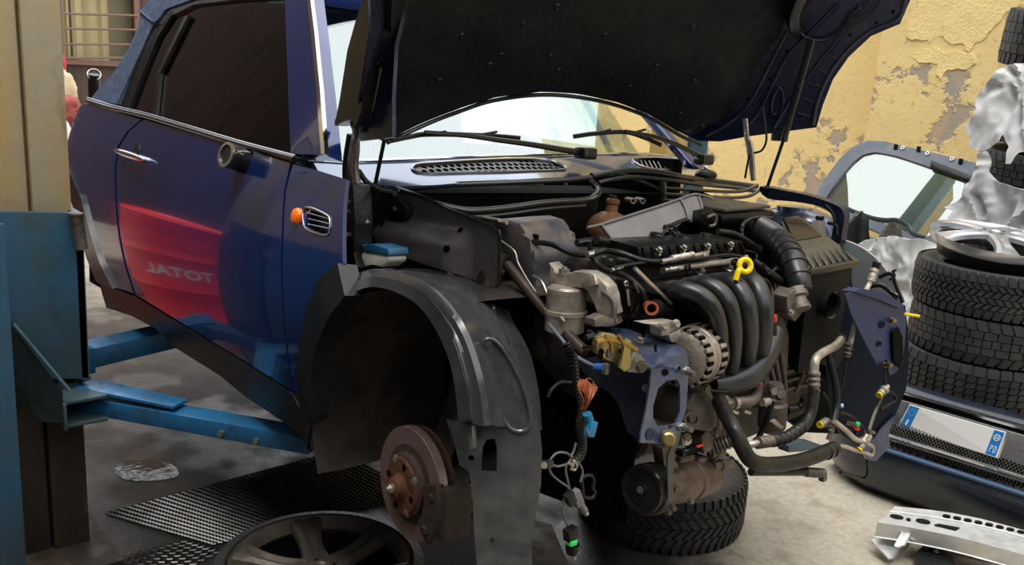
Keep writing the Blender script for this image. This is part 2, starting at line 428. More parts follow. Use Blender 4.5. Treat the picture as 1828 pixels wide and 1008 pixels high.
# flaking yellow plaster
def plaster():
    m = bpy.data.materials.new('flaking_yellow_plaster'); m.use_nodes = True; nt = m.node_tree; N = nt.nodes; L = nt.links; b = N['Principled BSDF']
    tcn = N.new('ShaderNodeTexCoord')
    def nz(s, d=8, r=.6, off=0):
        mp = N.new('ShaderNodeMapping'); mp.inputs['Location'].default_value = (off, off*.7, off*1.3); L.new(tcn.outputs['Object'], mp.inputs[0])
        n = N.new('ShaderNodeTexNoise'); n.inputs['Scale'].default_value = s; n.inputs['Detail'].default_value = d; n.inputs['Roughness'].default_value = r
        L.new(mp.outputs[0], n.inputs['Vector']); return n.outputs['Fac']
    def ramp(src, lo, hi, a=0, c=1):
        r = N.new('ShaderNodeMapRange'); r.inputs[1].default_value = lo; r.inputs[2].default_value = hi; r.inputs[3].default_value = a; r.inputs[4].default_value = c; L.new(src, r.inputs[0]); return r.outputs[0]
    def mix(f, a, c):
        x = N.new('ShaderNodeMix'); x.data_type = 'RGBA'; L.new(f, x.inputs[0])
        for i, q in ((6, a), (7, c)):
            if isinstance(q, tuple): x.inputs[i].default_value = (*q, 1)
            else: L.new(q, x.inputs[i])
        return x.outputs[2]
    yel = mix(ramp(nz(1.6), .4, .65), (.92, .70, .31), (.82, .61, .28))
    yel = mix(ramp(nz(22, 6, .7), .55, .75), yel, (.60, .43, .19))
    under = mix(ramp(nz(2.5, 8, .6, 7), .44, .56), (.58, .42, .26), (.40, .36, .30))
    peel = ramp(nz(2.1, 10, .62, 3), .572, .582)
    col = mix(peel, yel, under); L.new(col, b.inputs['Base Color']); b.inputs['Roughness'].default_value = .85
    edge = ramp(nz(2.1, 10, .62, 3), .557, .597, 1, 0)
    ad = N.new('ShaderNodeMath'); ad.operation = 'MULTIPLY_ADD'; L.new(nz(30, 8, .7), ad.inputs[0]); ad.inputs[1].default_value = .35; L.new(edge, ad.inputs[2])
    bp = N.new('ShaderNodeBump'); bp.inputs['Strength'].default_value = .55; bp.inputs['Distance'].default_value = .02
    L.new(ad.outputs[0], bp.inputs['Height']); L.new(bp.outputs[0], b.inputs['Normal']); m['nt'] = 1; return m
PLA = plaster()
bm = new(); box(bm, (2.0, 3.95, 2.3), (7.0, .5, 4.7))
struct('wall_right', bm, PLA)
bm = new(); box(bm, (-2.85, 4.10, 2.2), (2.7, .3, 4.5)); struct('wall_far_right', bm, PLA)
# raised flakes of old paint as a curled edge band on the plaster
bm = new()
W2 = Surf((-.9, 3.7, 1.6), (1, 0, 0), (0, 0, 1), lambda u, v: .004+.006*noise.noise(V((u*9, v*9, 0))), WF)
FL = [(1640, -10), (1632, 20), (1618, 66), (1640, 70), (1660, 76), (1682, 64), (1700, 80), (1720, 78), (1730, 92), (1742, 76), (1762, 60), (1778, 44), (1800, 20), (1822, 0), (1826, -20)]
def jag(pts, amp=.16, lv=3):
    for _ in range(lv):
        out = []
        for i, a in enumerate(pts):
            b = pts[(i+1) % len(pts)]; d = math.hypot(b[0]-a[0], b[1]-a[1]); out += [a, ((a[0]+b[0])/2+random.uniform(-amp, amp)*d, (a[1]+b[1])/2+random.uniform(-amp, amp)*d)]
        pts = out
    return pts
sheet(bm, W2, jag(FL), t=.006, step=.05)
sheet(bm, W2, jag([(1625, 100), (1650, 88), (1668, 82), (1700, 92), (1735, 95), (1742, 112), (1728, 124), (1692, 124), (1680, 142), (1670, 134), (1674, 115), (1640, 112)]), t=.006, step=.05)
struct('trim_1', bm, mat('yellow_paint_flake', (.93, .72, .32), .8, dirt=((.80, .60, .26), 22, .5, .75), bump=(60, .4)))
# brown sheet-metal wall with the barred window on the far left
bm = new()
X0 = -8.0
def wp(px, py, x=X0): return wx(px, py, x)
y0, y1 = wp(60, 60).y, wp(243, 60).y; z0, z1 = wp(85, 108).z, wp(85, -60).z
for (a, b, c, d) in ((-5, 2.6, 0, z0), (-5, 2.6, z1, 2.6), (-5, y0, z0, z1), (y1, 2.6, z0, z1), (-5, -1.2, 2.6, 9.5)):  # last, tall slab is unseen, added to keep sky out of reflections
    box(bm, (X0-.1, (a+b)/2, (c+d)/2), (.2, b-a, d-c))
struct('wall_left', bm, BROWNM)
bm = new()
for (a, b) in (((y0, z0), (y1, z0)), ((y0, z1), (y1, z1)), ((y0, z0), (y0, z1)), ((y1, z0), (y1, z1))): tube(bm, [(X0+.03, *a), (X0+.03, *b)], .035, 4)
wn = struct('window_1', bm, mat('brown_window_frame', (.20, .11, .085), .55))
bm = new()
for py in (27, 53, 80, 104): 
    z = wp(160, py).z; tube(bm, [(X0+.06, y0, z-.02), (X0+.06, y1, z+.03)], .011, 6)
tube(bm, [(X0+.06, wp(106, 20).y, z0), (X0+.06, wp(106, 20).y, z1)], .018, 6)
obj('window_bar', bm, mat('rusty_bars', (.19, .12, .09), .6), wn)
bm = new(); box(bm, (X0-.12, (y0+y1)/2, (z0+z1)/2), (.01, y1-y0, z1-z0)); obj('window_pane', bm, mat('dull_window_pane', (.20, .185, .12), .25), wn)
bm = new()
for (a, b, dy) in ((100, 130, .0), (133, 200, .01)):
    ya, yb = wp(a, 60).y, wp(b, 60).y; n = 10
    R_ = [[bm.verts.new((X0-.09+.02*math.sin(i*1.7+dy), ya+(yb-ya)*i/n, z)) for i in range(n+1)] for z in (z0, z1)]
    for i in range(n): bm.faces.new((R_[0][i], R_[0][i+1], R_[1][i+1], R_[1][i]))
obj('curtain', bm, mat('cream_curtain', (.48, .40, .22), .8), wn)
# unseen walls added behind the camera to block sky and darken reflections
bm = new(); box(bm, (-1.5, -5.2, 4.75), (16, .3, 9.5)); box(bm, (6.4, -1.0, 2.2), (.3, 8.2, 4.4)); struct('wall_back_blocker', bm, mat('dark_grey_sky_blocker', (.035, .033, .032), .8, dirt=((.018, .017, .016), 2, .4, .7)))

# ================================================================== THE LIFT
M_ = lambda: None
lift = thing('lift_column', 'worn cream and blue car lift post left of the car with jack arms', 'car lift', (-1.25, -1.3, 0))
def lob(name, bm, m, **k):
    o = obj(name, bm, m, None, **k); o.parent = lift; o.matrix_parent_inverse = Matrix.Translation((1.25, 1.3, 0)); return o
ZC = 1.085
bm = new()
yr = -1.125
SE_ = -1.232
box(bm, (-1.37, (yr+SE_-.006)/2, 2.1), (.30, abs(SE_-yr)-.006, 2.2), bev=.006); box(bm, (-1.385, SE_-.12, 2.1), (.30, .225, 2.2), bev=.006); box(bm, (-1.40, SE_, 2.1), (.27, .02, 2.2))
lob('column_upper_section', bm, LIFTYEL)
bm = new()
box(bm, (-1.37, (yr+SE_-.006)/2, .52), (.30, abs(SE_-yr)-.006, 1.0), bev=.006); box(bm, (-1.385, SE_-.12, .52), (.30, .225, 1.0), bev=.006); box(bm, (-1.40, SE_, .52), (.27, .02, 1.0))
lob('column_foot_section', bm, LIFTBRN)
bm = new(); box(bm, (-1.28, -1.25, .012), (.46, .34, .024), bev=.004); bp_ = lob('base_plate', bm, LIFTBRN)
bm = new(); bolt(bm, (-1.10, -1.135, .024), (0, 0, 1), .016, .014); bolt(bm, (-1.10, -1.32, .024), (0, 0, 1), .016, .014); obj('anchor_bolt', bm, STEEL, bp_).matrix_parent_inverse = bp_.matrix_parent_inverse
# carriage plate
C2 = lambda px, py, x=-1.15: wx(px, py, x)
bm = new(); q = [C2(-60, 377), C2(147, 380), C2(160, 676), C2(-60, 676)]
hexa(bm, q, [p+V((-.025, 0, 0)) for p in q], .003)
q = [C2(147, 380), C2(160, 676)]; hexa(bm, [q[0], q[1], q[1]+V((-.30, 0, 0)), q[0]+V((-.30, 0, 0))], [p+V((0, -.02, 0)) for p in (q[0], q[1], q[1]+V((-.30, 0, 0)), q[0]+V((-.30, 0, 0)))])
lob('carriage_plate', bm, LIFTTEAL)
bm = new(); a = C2(136, 384, -1.13); b = C2(146, 444, -1.13); tube(bm, [a, b], .017, 16, smooth=0); disc(bm, a, (0, 0, 1), .019, .006)
ro = lob('carriage_hinge_roller', bm, ALUD)
bm = new(); a = C2(-5, 420, -1.0); q = [wx(-40, 400, -1.02), wx(8, 400, -1.02), wx(48, 1010, -1.02), wx(-40, 1010, -1.02)]
hexa(bm, q, [p+V((-.02, 0, 0)) for p in q], .003); lob('guard_strip', bm, mat('faded_blue_guard', (.03, .10, .17), .45, dirt=((.05, .07, .08), 5, .45, .7)))
bm = new(); tri = [wx(18, 576, -1.12), wx(30, 578, -1.12), wx(136, 668, -1.12), wx(116, 758, -1.12), wx(104, 752, -1.12), wx(40, 690, -1.12), wx(18, 640, -1.12)]
tri = [wx(20, 577, -1.14), wx(112, 700, -1.05), wx(112, 755, -1.05), wx(95, 740, -1.10), wx(20, 680, -1.14)]
A = addv(bm, tri); B = addv(bm, [p+V((-.04, -.045, 0)) for p in tri]); bm.faces.new(A); bm.faces.new(B[::-1])
for i in range(5): bm.faces.new((A[i], B[i], B[(i+1) % 5], A[(i+1) % 5]))
lob('gusset_plate', bm, mat('dark_greasy_blue', (.02, .028, .03), .5, .2))
bm = new(); tube(bm, [wx(24, 578, -1.12), wx(124, 697, -1.03)], .006, 6); lob('gusset_edge', bm, LIFTTEAL)
# pivot bracket: open channel
P0 = wx(112, 706, -1.06)
z_t, z_b = .555, .485
bm = new()
for zz, tt in ((z_t, .010), (z_b, .010)): box(bm, (-1.14, -1.165, zz), (.17, .12, tt), bev=.002)
box(bm, (-1.11, -1.222, .52), (.15, .008, .08), bev=.002); box(bm, (-1.20, -1.165, .52), (.02, .12, .07))
lob('pivot_bracket', bm, LIFTTEAL)
bm = new(); disc(bm, wz(150, 676, .56)-V((0, 0, .004)), (0, 0, 1), .020, .012, 20, .003); lob('pivot_pin', bm, LIFTTEAL)
def beam(bm, a, b, w_, h_, bev=.004):
    a, b = V(a), V(b); d = (b-a).normalized(); s = d.cross(V((0, 0, 1))).normalized()*w_/2; u = s.cross(d).normalized()*h_/2
    if u.z < 0: u = -u
    hexa(bm, [a-s-u, a+s-u, a+s+u, a-s+u], [b-s-u, b+s-u, b+s+u, b-s+u], bev)
bm = new(); A0 = wz(140, 725, .50); A1 = wz(553, 795, .515); A0.z = .508; A1.z = .515
dA = (A1-A0).normalized(); A0 = A0-dA*.03
side = dA.cross(V((0, 0, 1))).normalized(); side = side if side.y > 0 else -side
beam(bm, A0+side*.03, A1+side*.03, .075, .050); ar = lob('swing_arm', bm, LIFTBL)
bm = new(); T0 = A0+dA*.02+side*.03+V((0, 0, .045)); T1 = T0+dA*.34+V((0, 0, -.01)); s_ = side*.042
hexa(bm, [T0-s_*.9, T0+s_*1.1, T1+s_*.8, T1-s_*.75], [p+V((0, 0, .010)) for p in (T0-s_*.9, T0+s_*1.1, T1+s_*.8, T1-s_*.75)], .002); lob('arm_cover_plate', bm, LIFTBL)
bm = new(); p = wz(411, 776, .50)+V((0, 0, 0)); c = A0+dA*((A1-A0).length*.66)-side*.0085; c.z = .508
disc(bm, c-side*.0, -side, .009, .012, 12); c2 = A0+dA*((A1-A0).length*.80)-side*.0085; c2.z = .505; disc(bm, c2, -side, .008, .010, 12); lob('arm_lock_bolt', bm, STEEL)
bm = new(); beam(bm, (-1.62, -1.05, .50), (-1.75, -.55, .50), .11, .07); beam(bm, (-1.60, -1.10, .50), (-1.62, -1.02, .50), .14, .09); beam(bm, (-1.25, -1.2, .50), (-1.63, -1.05, .50), .10, .06); lob('rear_swing_arm', bm, LIFTBL)
bm = new(); disc(bm, (A1.x-.03, A1.y+.01, .538), (0, 0, 1), .045, .03, 24, .004); disc(bm, (A1.x-.03, A1.y+.01, .535), (0, 0, 1), .02, .02); lob('lifting_pad', bm, RUB)
# loose nuts and bolts left on the bracket
nn = []
for k in range(9):
    bm = new(); r = .0085+.002*random.random(); R_ = Matrix.Rotation(random.random()*3, 3, 'Z') @ Matrix.Rotation(random.choice((0, 1.57, .5)), 3, 'X')
    a = R_ @ V((0, 0, 1)); lathe(bm, [(r, 0), (r, .009), (r*.55, .009), (r*.55, 0)], (0, 0, 0), a, 6, closed=True)
    if k % 3 == 0: tube(bm, [V((0, 0, 0)), a*.045], .004, 8)
    o = obj('wheel_nut', bm, mat('oily_steel', (.11, .10, .09), .35, .8))
    px_, py_ = 92+k*6.5+random.uniform(-2, 2), 672+random.uniform(-8, 6)
    o.location = wz(px_, py_, .568+(k % 2)*.010); tag(o, 'loose greasy nut or bolt in the small pile on the lift bracket', 'nut', 'greasy nuts piled on the lift bracket')
# far lift post seen through the windscreen gap
lp = thing('lift_column', 'far blue and rusty lift post glimpsed between hood and windscreen', 'car lift', (-1.62, 2.0, 0))
bm = new(); box(bm, (-1.63, 1.93, 1.35), (.12, .17, 2.7), bev=.006); o = obj('column_upper_section', bm, LIFTYEL); o.parent = lp; o.matrix_parent_inverse = Matrix.Translation((1.62, -2.0, 0))
bm = new(); box(bm, (-1.62, 2.09, 1.35), (.14, .14, 2.7), bev=.006); o = obj('guard_strip', bm, LIFTTEAL); o.parent = lp; o.matrix_parent_inverse = Matrix.Translation((1.62, -2.0, 0))

# red drum standing beside the post, mirrored in the door paint
drum = thing('oil_drum', 'red steel drum whose mirror image shows in the blue door', 'drum', (-3.2, -1.60, 0))
bm = new(); pr = [(0, .0), (.285, .0), (.292, .01), (.287, .02)]
for zc in (.29, .58):
    pr += [(.287, zc-.03), (.297, zc), (.287, zc+.03)]
for k in range(4): pr += [(.287, .66+k*.03), (.291, .675+k*.03)]
pr += [(.287, .86), (.293, .875), (.287, .885), (.27, .87), (0, .865)]
lathe(bm, pr, (0, 0, 0), (0, 0, 1), 48); obj('drum_shell', bm, mat('red_drum_paint', (.85, .035, .03), .4, dirt=((.55, .03, .03), 5, .5, .8)), drum)
def text_mesh(name, body, size, mat_, parent, fn, depth=.002):
    """letters as a mesh; fn maps flat (x, y, z) to its place"""
    cu = bpy.data.curves.new(name, 'FONT'); cu.body = body; cu.size = size; cu.extrude = depth; cu.align_x = 'CENTER'; cu.align_y = 'CENTER'; cu.resolution_u = 3; cu.offset = size*.012
    to = bpy.data.objects.new(name, cu); me = bpy.data.meshes.new_from_object(to); bpy.data.objects.remove(to)
    bm = new(); bm.from_mesh(me); bmesh.ops.subdivide_edges(bm, edges=[e for e in bm.edges if e.calc_length() > size*.12], cuts=2)
    for v in bm.verts: v.co = fn(v.co.x, v.co.y, v.co.z)
    return obj(name, bm, mat_, parent, recalc=False)
DRA = .35
text_mesh('painted_word', 'TOTAL', .12, mat('drum_white_print', (.8, .78, .76), .5), drum, lambda x, y, z: V(((.2885+z)*math.cos(DRA+x/.2885), (.2885+z)*math.sin(DRA+x/.2885), .44+y)))

# ================================================================== THE CAR
car = thing('car', 'dark blue soft-top compact car on the lift with open hood and front stripped', 'car', M=CARM)
def cobj(name, bm, m, parent=None, **k): return obj(name, bm, m, parent or car, **k)
def prism(bm, pts, ax, val, dv, bev=.004, fr=CF):
    """outline (px, py) on the plane axis=val, swept along the vector dv, edges rounded"""
    P = [fr.at(p[0], p[1], ax, p[2] if len(p) > 2 else val) for p in pts]; dv = V(dv); n = len(P)
    A = addv(bm, P); B = addv(bm, [p+dv for p in P])
    fs = [bm.faces.new(A), bm.faces.new(B[::-1])]
    for i in range(n): j = (i+1) % n; fs.append(bm.faces.new((A[i], B[i], B[j], A[j])))
    if bev:
        es = list({e for f in fs for e in f.edges})
        bmesh.ops.bevel(bm, geom=es, offset=bev, segments=2, affect='EDGES', profile=.6, clamp_overlap=True)
def rod(bm, pts, ax, val, r, seg=10, **k): tube(bm, ctrace(pts, ax, val), r, seg, **k)

def glassmat(name, tint, base=.06, rough=.01):
    m = bpy.data.materials.new(name); m.use_nodes = True; nt = m.node_tree; N = nt.nodes; L = nt.links; N.clear()
    o = N.new('ShaderNodeOutputMaterial'); mx = N.new('ShaderNodeMixShader'); t = N.new('ShaderNodeBsdfTransparent'); g = N.new('ShaderNodeBsdfGlossy')
    lw = N.new('ShaderNodeLayerWeight'); lw.inputs['Blend'].default_value = .5
    pw = N.new('ShaderNodeMath'); pw.operation = 'POWER'; L.new(lw.outputs['Facing'], pw.inputs[0]); pw.inputs[1].default_value = 4
    f = N.new('ShaderNodeMath'); f.operation = 'MULTIPLY_ADD'; f.inputs[1].default_value = 1-base; f.inputs[2].default_value = base; L.new(pw.outputs[0], f.inputs[0])
    t.inputs[0].default_value = (*tint, 1); g.inputs['Roughness'].default_value = rough
    L.new(f.outputs[0], mx.inputs[0]); L.new(t.outputs[0], mx.inputs[1]); L.new(g.outputs[0], mx.inputs[2]); L.new(mx.outputs[0], o.inputs[0])
    m['nt'] = 1; return m
GL_DARK = glassmat('dark_side_glass', (.10, .15, .13), .05)
GL_SCREEN = glassmat('windscreen_glass', (.80, .93, .90), .30)
GL_TAIL = glassmat('tailgate_glass', (.40, .55, .48), .40)

def hs(u, v):
    return .03-.45*(v-.52)**2-1.2*max(0, -2.52-u)**2.2
SIDE = Surf((0, -.8, 0), (1, 0, 0), (0, 0, 1), hs)
UPPER = Surf((0, -.752, .89), (1, 0, 0), (0, .30, .95), lambda u, v: -.06*max(0, v)**2-1.0*max(0, -2.50-u)**2.2)
# --- body side
SO = [(518, 291), (507, 340), (503, 420), (502, 520), (508, 600), (523, 699)]
DR = [(256, 213), (231, 234), (213, 262), (208, 300), (209, 350), (215, 420), (228, 480), (243, 526)]
bm = new(); sheet(bm, SIDE, [(256, 213), (340, 237), (430, 264)]+SO+[(440, 646), (380, 610), (310, 567)]+DR[::-1][:-1], t=.012, step=.04)
door = cobj('door', bm, BLUE)
bm = new()
qs = [SIDE.uv(*p) for p in [(125, 302), (150, 357), (163, 410), (182, 470), (206, 513), (241, 524)]+[(x-3.5, y) for x, y in DR[::-1]]+[(162, 186)]]
qs += [(-2.58, .975), (-2.72, .95), (-2.88, .90), (-2.98, .82), (-3.0, .6), (-2.72, .60)]
sheet_uv(bm, SIDE, qs, step=.04, t=.01); cobj('rear_quarter_panel', bm, BLUE)
bm = new()
fe = [(523, 293), (570, 305), (618, 320), (613, 368), (612, 470), (575, 500), (553, 560), (541, 640), (546, 742), (527, 699)]+[(x+3.5, y) for x, y in SO[::-1][1:-1]]
sheet(bm, SIDE, fe, holes=[[(548, 372), (583, 384), (589, 396), (586, 416), (572, 416), (545, 403)]], t=.01, step=.03)
fender = cobj('front_fender', bm, BLUE)
bm = new(); rod(bm, [(512, 343, -.79), (560, 357, -.795), (611, 371, -.795)], 1, -.79, .0022, 6); cobj('scuttle_seam', bm, DARK, fender)
bm = new(); sheet(bm, SIDE, [(x+1, y) for x, y in SO]+[(x+8, y+6) for x, y in SO[::-1]], t=.004, lift=-.014, step=.05)
sheet(bm, SIDE, [(x+5, y) for x, y in DR]+[(x-8, y) for x, y in DR[::-1]], t=.004, lift=-.014, step=.05); cobj('door_jamb', bm, DARK, split=True)
# turn signal and side scuttle
bm = new(); p0 = SIDE.px(533, 385); n0 = SIDE.nrm(*SIDE.uv(533, 385))
lathe(bm, [(0, .016), (.010, .0155), (.0165, .012), (.019, .006), (.019, -.004), (0, -.004)], p0, n0, 24)
cobj('side_turn_signal', bm, ORANGE, fender)
bm = new(); sheet(bm, SIDE, [(545, 370), (584, 382), (592, 395), (589, 419), (572, 420), (543, 406)], t=.006, lift=-.022, step=.02); grl = cobj('side_vent', bm, BLKPL, fender)
bm = new()
tube(bm, [SIDE.px(x, y, .002) for x, y in [(546, 370), (582, 382), (590, 394), (587, 417), (573, 418), (545, 405)]], .0022, 8, closed=True)
for k in range(3): tube(bm, [SIDE.px(550, 380+k*10, 0), SIDE.px(588, 391+k*8.5, 0)], .0018, 6)
cobj('vent_frame_and_bars', bm, SILVER, grl)
# door handle, mirror stub, locks
bm = new(); p0 = SIDE.px(240, 279); n0 = SIDE.nrm(*SIDE.uv(240, 279)); e1 = (SIDE.px(262, 289)-SIDE.px(213, 272)).normalized(); L = (SIDE.px(266, 288)-SIDE.px(210, 270)).length/2
R3 = Matrix((e1, n0.cross(e1), n0)).transposed()
ball(bm, p0+n0*.022, (L, .012, .011), 20, 12, R3); disc(bm, p0-e1*L*.6, n0, .010, .016, 14); disc(bm, p0+e1*L*.6, n0, .012, .018, 14)
hd = cobj('door_handle', bm, CHROME, door)
bm = new(); q0 = SIDE.px(243, 271); disc(bm, q0-n0*.004, n0, .028, .006, 24); cobj('handle_recess', bm, BLKSAT, door)
bm = new(); p1 = SIDE.px(437, 287); n1 = V((.15, -.9, .25)).normalized()
lathe(bm, [(.038, -.03), (.036, .0), (.033, .03), (.034, .055), (.030, .062), (.026, .058), (0, .056)], p1, n1, 24); mir = cobj('mirror_stub', bm, BLKSAT, door)
bm = new(); lathe(bm, [(.027, 0), (.034, 0), (.035, .006), (.027, .007)], p1+n1*.056, n1, 24, closed=True)
rod(bm, [(421, 274), (432, 270), (447, 272)], 1, -.86, .002, 6); rod(bm, [(424, 268), (434, 276), (440, 270)], 1, -.862, .0018, 6)
cobj('mirror_mount_rim', bm, STEEL, mir, split=True)
# sill cladding, arch cladding
bm = new(); sheet(bm, SIDE, [(206, 515), (243, 529), (310, 570), (380, 613), (440, 649), (523, 702), (547, 745), (553, 790), (556, 806), (529, 766), (440, 707), (395, 670), (310, 617), (280, 586), (236, 563), (192, 549), (178, 500)], t=.03, lift=.004, step=.04)
cobj('sill_cladding', bm, BLKPL)
bm = new(); sheet(bm, SIDE, [(611, 469), (575, 500), (552, 560), (539, 640), (545, 742), (556, 800), (562, 760), (562, 690), (572, 620), (594, 566), (624, 527)], t=.05, lift=.012, step=.03)
cobj('front_arch_cladding', bm, BLKSAT)
bm = new(); sheet(bm, SIDE, [(107, 283), (126, 297), (150, 352), (165, 410), (184, 470), (207, 515), (178, 503), (160, 460), (143, 390), (125, 335), (106, 305)], t=.05, lift=.012, step=.04)
cobj('rear_arch_cladding', bm, BLKSAT)
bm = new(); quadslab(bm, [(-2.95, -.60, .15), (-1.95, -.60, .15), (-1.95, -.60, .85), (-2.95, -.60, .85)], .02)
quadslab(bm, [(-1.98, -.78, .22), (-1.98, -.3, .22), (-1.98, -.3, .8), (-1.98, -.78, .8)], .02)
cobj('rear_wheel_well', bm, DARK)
# belt trim
bt = [(157, 180), (200, 193), (262, 208), (340, 231), (430, 258), (528, 284)]
bm = new(); tube(bm, [SIDE.px(x, y, .004) for x, y in bt], .0075, 8, smooth=5); cobj('beltline_trim', bm, BLKSAT)
bm = new(); tube(bm, [SIDE.px(x, y-5, .002) for x, y in bt], .0045, 8, smooth=5); cobj('beltline_chrome_strip', bm, SILVER)
# side glass, pillar, roof
bm = new(); sheet(bm, UPPER, [(214, 190), (232, 136), (264, 54), (294, 12), (343, -8), (430, -22), (512, -24), (514, 120), (519, 270), (430, 254), (330, 229)], t=.004, lift=-.012, step=.08)
cobj('side_window', bm, GL_DARK)
bm = new()
sheet(bm, UPPER, [(213, 186), (232, 135), (265, 55), (296, 14), (344, -8), (440, -22), (512, -26), (514, -6), (430, -2), (346, 8), (306, 28), (281, 66), (250, 142), (232, 192)], t=.02, step=.05)
sheet(bm, UPPER, [(330, 30), (337, 28), (287, 130), (279, 205), (273, 204), (281, 128)], t=.012, lift=.002, step=.05)
cobj('window_seal', bm, RUB)
bm = new(); sheet(bm, UPPER, [(508, -30), (550, -30), (560, 60), (570, 160), (580, 277), (519, 274), (513, 120)], t=.05, lift=.0, step=.05); pil = cobj('windscreen_pillar', bm, BLUE)
bm = new(); sheet(bm, UPPER, [(550, -30), (555, -30), (566, 60), (576, 160), (585, 277), (578, 277), (569, 160), (559, 60)], t=.012, lift=.008, step=.05); cobj('pillar_chrome_strip', bm, CHROME, pil)
bm = new(); sheet(bm, UPPER, [(163, 178), (184, 150), (206, 128), (232, 85), (250, 45), (252, 20), (266, 2), (300, -8), (420, -30), (560, -50), (560, -24), (430, -16), (345, 0), (300, 16), (270, 55), (240, 125), (216, 187)], t=.03, lift=.004, step=.03)
top = cobj('soft_top', bm, CLOTH)
bm = new(); tube(bm, [UPPER.px(x, y, .010) for x, y in [(252, 20), (262, 28), (279, 41), (290, 34), (300, 18)]], .004, 8); tube(bm, [UPPER.px(x, y, .008) for x, y in [(279, 41), (250, 105), (214, 186)]], .003, 6); cobj('fabric_seam', bm, CLOTH, top)
# roof and far side of the greenhouse
bm = new()
RP = [(-.95, 1.335), (-1.3, 1.36), (-1.8, 1.35), (-2.2, 1.29), (-2.35, 1.2), (-2.45, 1.05), (-2.5, .95)]
nU = 12; rows = []
for (x, z) in RP:
    wv = .58 if z > 1.2 else .62; rows.append([bm.verts.new((x, wv*(2*i/nU-1), z-.05*(2*i/nU-1)**4)) for i in range(nU+1)])
for a, b in zip(rows, rows[1:]):
    for i in range(nU): bm.faces.new((a[i], a[i+1], b[i+1], b[i]))
cobj('roof_fabric', bm, CLOTH)
bm = new(); hexa(bm, [(-.50, .70, .88), (-.46, .70, .88), (-.90, .56, 1.31), (-.95, .56, 1.31)], [(-.50, .75, .88), (-.46, .75, .88), (-.90, .6, 1.31), (-.95, .6, 1.31)], .006)
cobj('far_windscreen_pillar', bm, BLUE)
bm = new(); hexa(bm, [(-.98, -.56, 1.30), (-.90, -.56, 1.30), (-.90, .56, 1.30), (-.98, .56, 1.30)], [(-.98, -.56, 1.35), (-.90, -.56, 1.34), (-.90, .56, 1.34), (-.98, .56, 1.35)], .01)
cobj('windscreen_header', bm, BLUE)
# interior
bm = new()
box(bm, (-1.55, 0, .28), (2.1, 1.42, .06)); box(bm, (-.74, 0, .64), (.35, 1.30, .30), bev=.06); box(bm, (-1.55, .72, .6), (2.0, .05, .62), bev=.01); box(bm, (-1.5, -.70, .55), (2.0, .03, .55)); box(bm, (-2.5, 0, .6), (.1, 1.3, .7))
cobj('cabin_trim', bm, DARK)
SEATM = mat('dark_seat_cloth', (.03, .032, .034), .7, bump=(90, .2))
for yy in (-.36, .36):
    bm = new(); box(bm, (-1.35, yy, .52), (.5, .46, .16), bev=.05); box(bm, (-1.66, yy, .82), (.13, .44, .55), Matrix.Rotation(-.28, 3, 'Y'), bev=.05)
    st = cobj('seat', bm, SEATM)
    bm = new(); box(bm, (-1.77, yy, 1.18), (.08, .24, .16), bev=.035); cobj('headrest', bm, SEATM, st)
    bm = new(); tube(bm, [(-1.75, yy-.06, 1.0), (-1.76, yy-.06, 1.13)], .006, 6); tube(bm, [(-1.75, yy+.06, 1.0), (-1.76, yy+.06, 1.13)], .006, 6); cobj('headrest_post', bm, CHROME, st, split=True)
bm = new(); o = V((-.95, .36, .80)); a = V((.85, 0, .5)).normalized(); x, y, z = axisframe(a)
tube(bm, [o+(x*math.cos(t*PI/12)+y*math.sin(t*PI/12))*.18 for t in range(24)], .014, 8, closed=True, smooth=0); disc(bm, o-a*.02, a, .06, .04); tube(bm, [o+x*.17, o-x*.17], .012, 6)
cobj('steering_wheel', bm, BLKSAT)
bm = new(); box(bm, (-.98, 0, 1.2), (.02, .22, .06), bev=.01); cobj('rear_view_mirror', bm, BLKSAT)
# windscreen
WS = Surf((-.50, 0, .875), (0, 1, 0), (-.66, 0, .75), lambda u, v: -.26*u*u)
bm = new(); sheet_uv(bm, WS, [(-.70, .0), (-.35, .0), (0, 0), (.35, 0), (.70, .0), (.62, .3), (.545, .60), (0, .62), (-.545, .60), (-.62, .3)], t=.005, step=.08, lift=0)
cobj('windscreen', bm, GL_SCREEN)
bm = new(); tube(bm, [WS.p(u/10*.7, .0, .004) for u in range(-10, 11)], .007, 8, smooth=2); cobj('windscreen_seal', bm, SEAL)

# scuttle panel with its two intake grilles
SC1 = Surf((-.45, 0, .872), (0, 1, 0), (-.92, 0, .40), lambda u, v: -.10*u*u)
G1 = [(736, 300), (748, 293), (800, 289), (880, 285), (950, 284), (985, 288), (1008, 299), (1000, 304), (900, 308), (790, 311), (752, 310), (738, 305)]
G2 = [(1129, 287), (1145, 283), (1200, 284), (1240, 290), (1262, 301), (1256, 305), (1200, 304), (1152, 300)]
bm = new(); sheet(bm, SC1, [(532, 286), (620, 291), (760, 286), (900, 281), (1020, 279), (1150, 277), (1240, 287), (1275, 298), (1300, 312), (1345, 330), (1335, 336), (1255, 322), (1185, 306), (1120, 303), (1075, 310), (1040, 316), (900, 322), (780, 330), (710, 333), (660, 328), (618, 321), (570, 305), (528, 291)],
      [G1, G2], t=.008, step=.035)
scut = cobj('scuttle_panel', bm, mat('scuttle_painted_glare', (.13, .165, .24), .14, .7, coat=1))  # body blue made paler: sky glare painted into the colour
bm = new(); tube(bm, [SC1.px(x, y, .004) for x, y in [(526, 284), (580, 287), (640, 289), (760, 285), (900, 280), (1020, 278), (1150, 276), (1235, 285), (1270, 296)]], .0042, 8); cobj('scuttle_chrome_strip', bm, CHROME, scut)
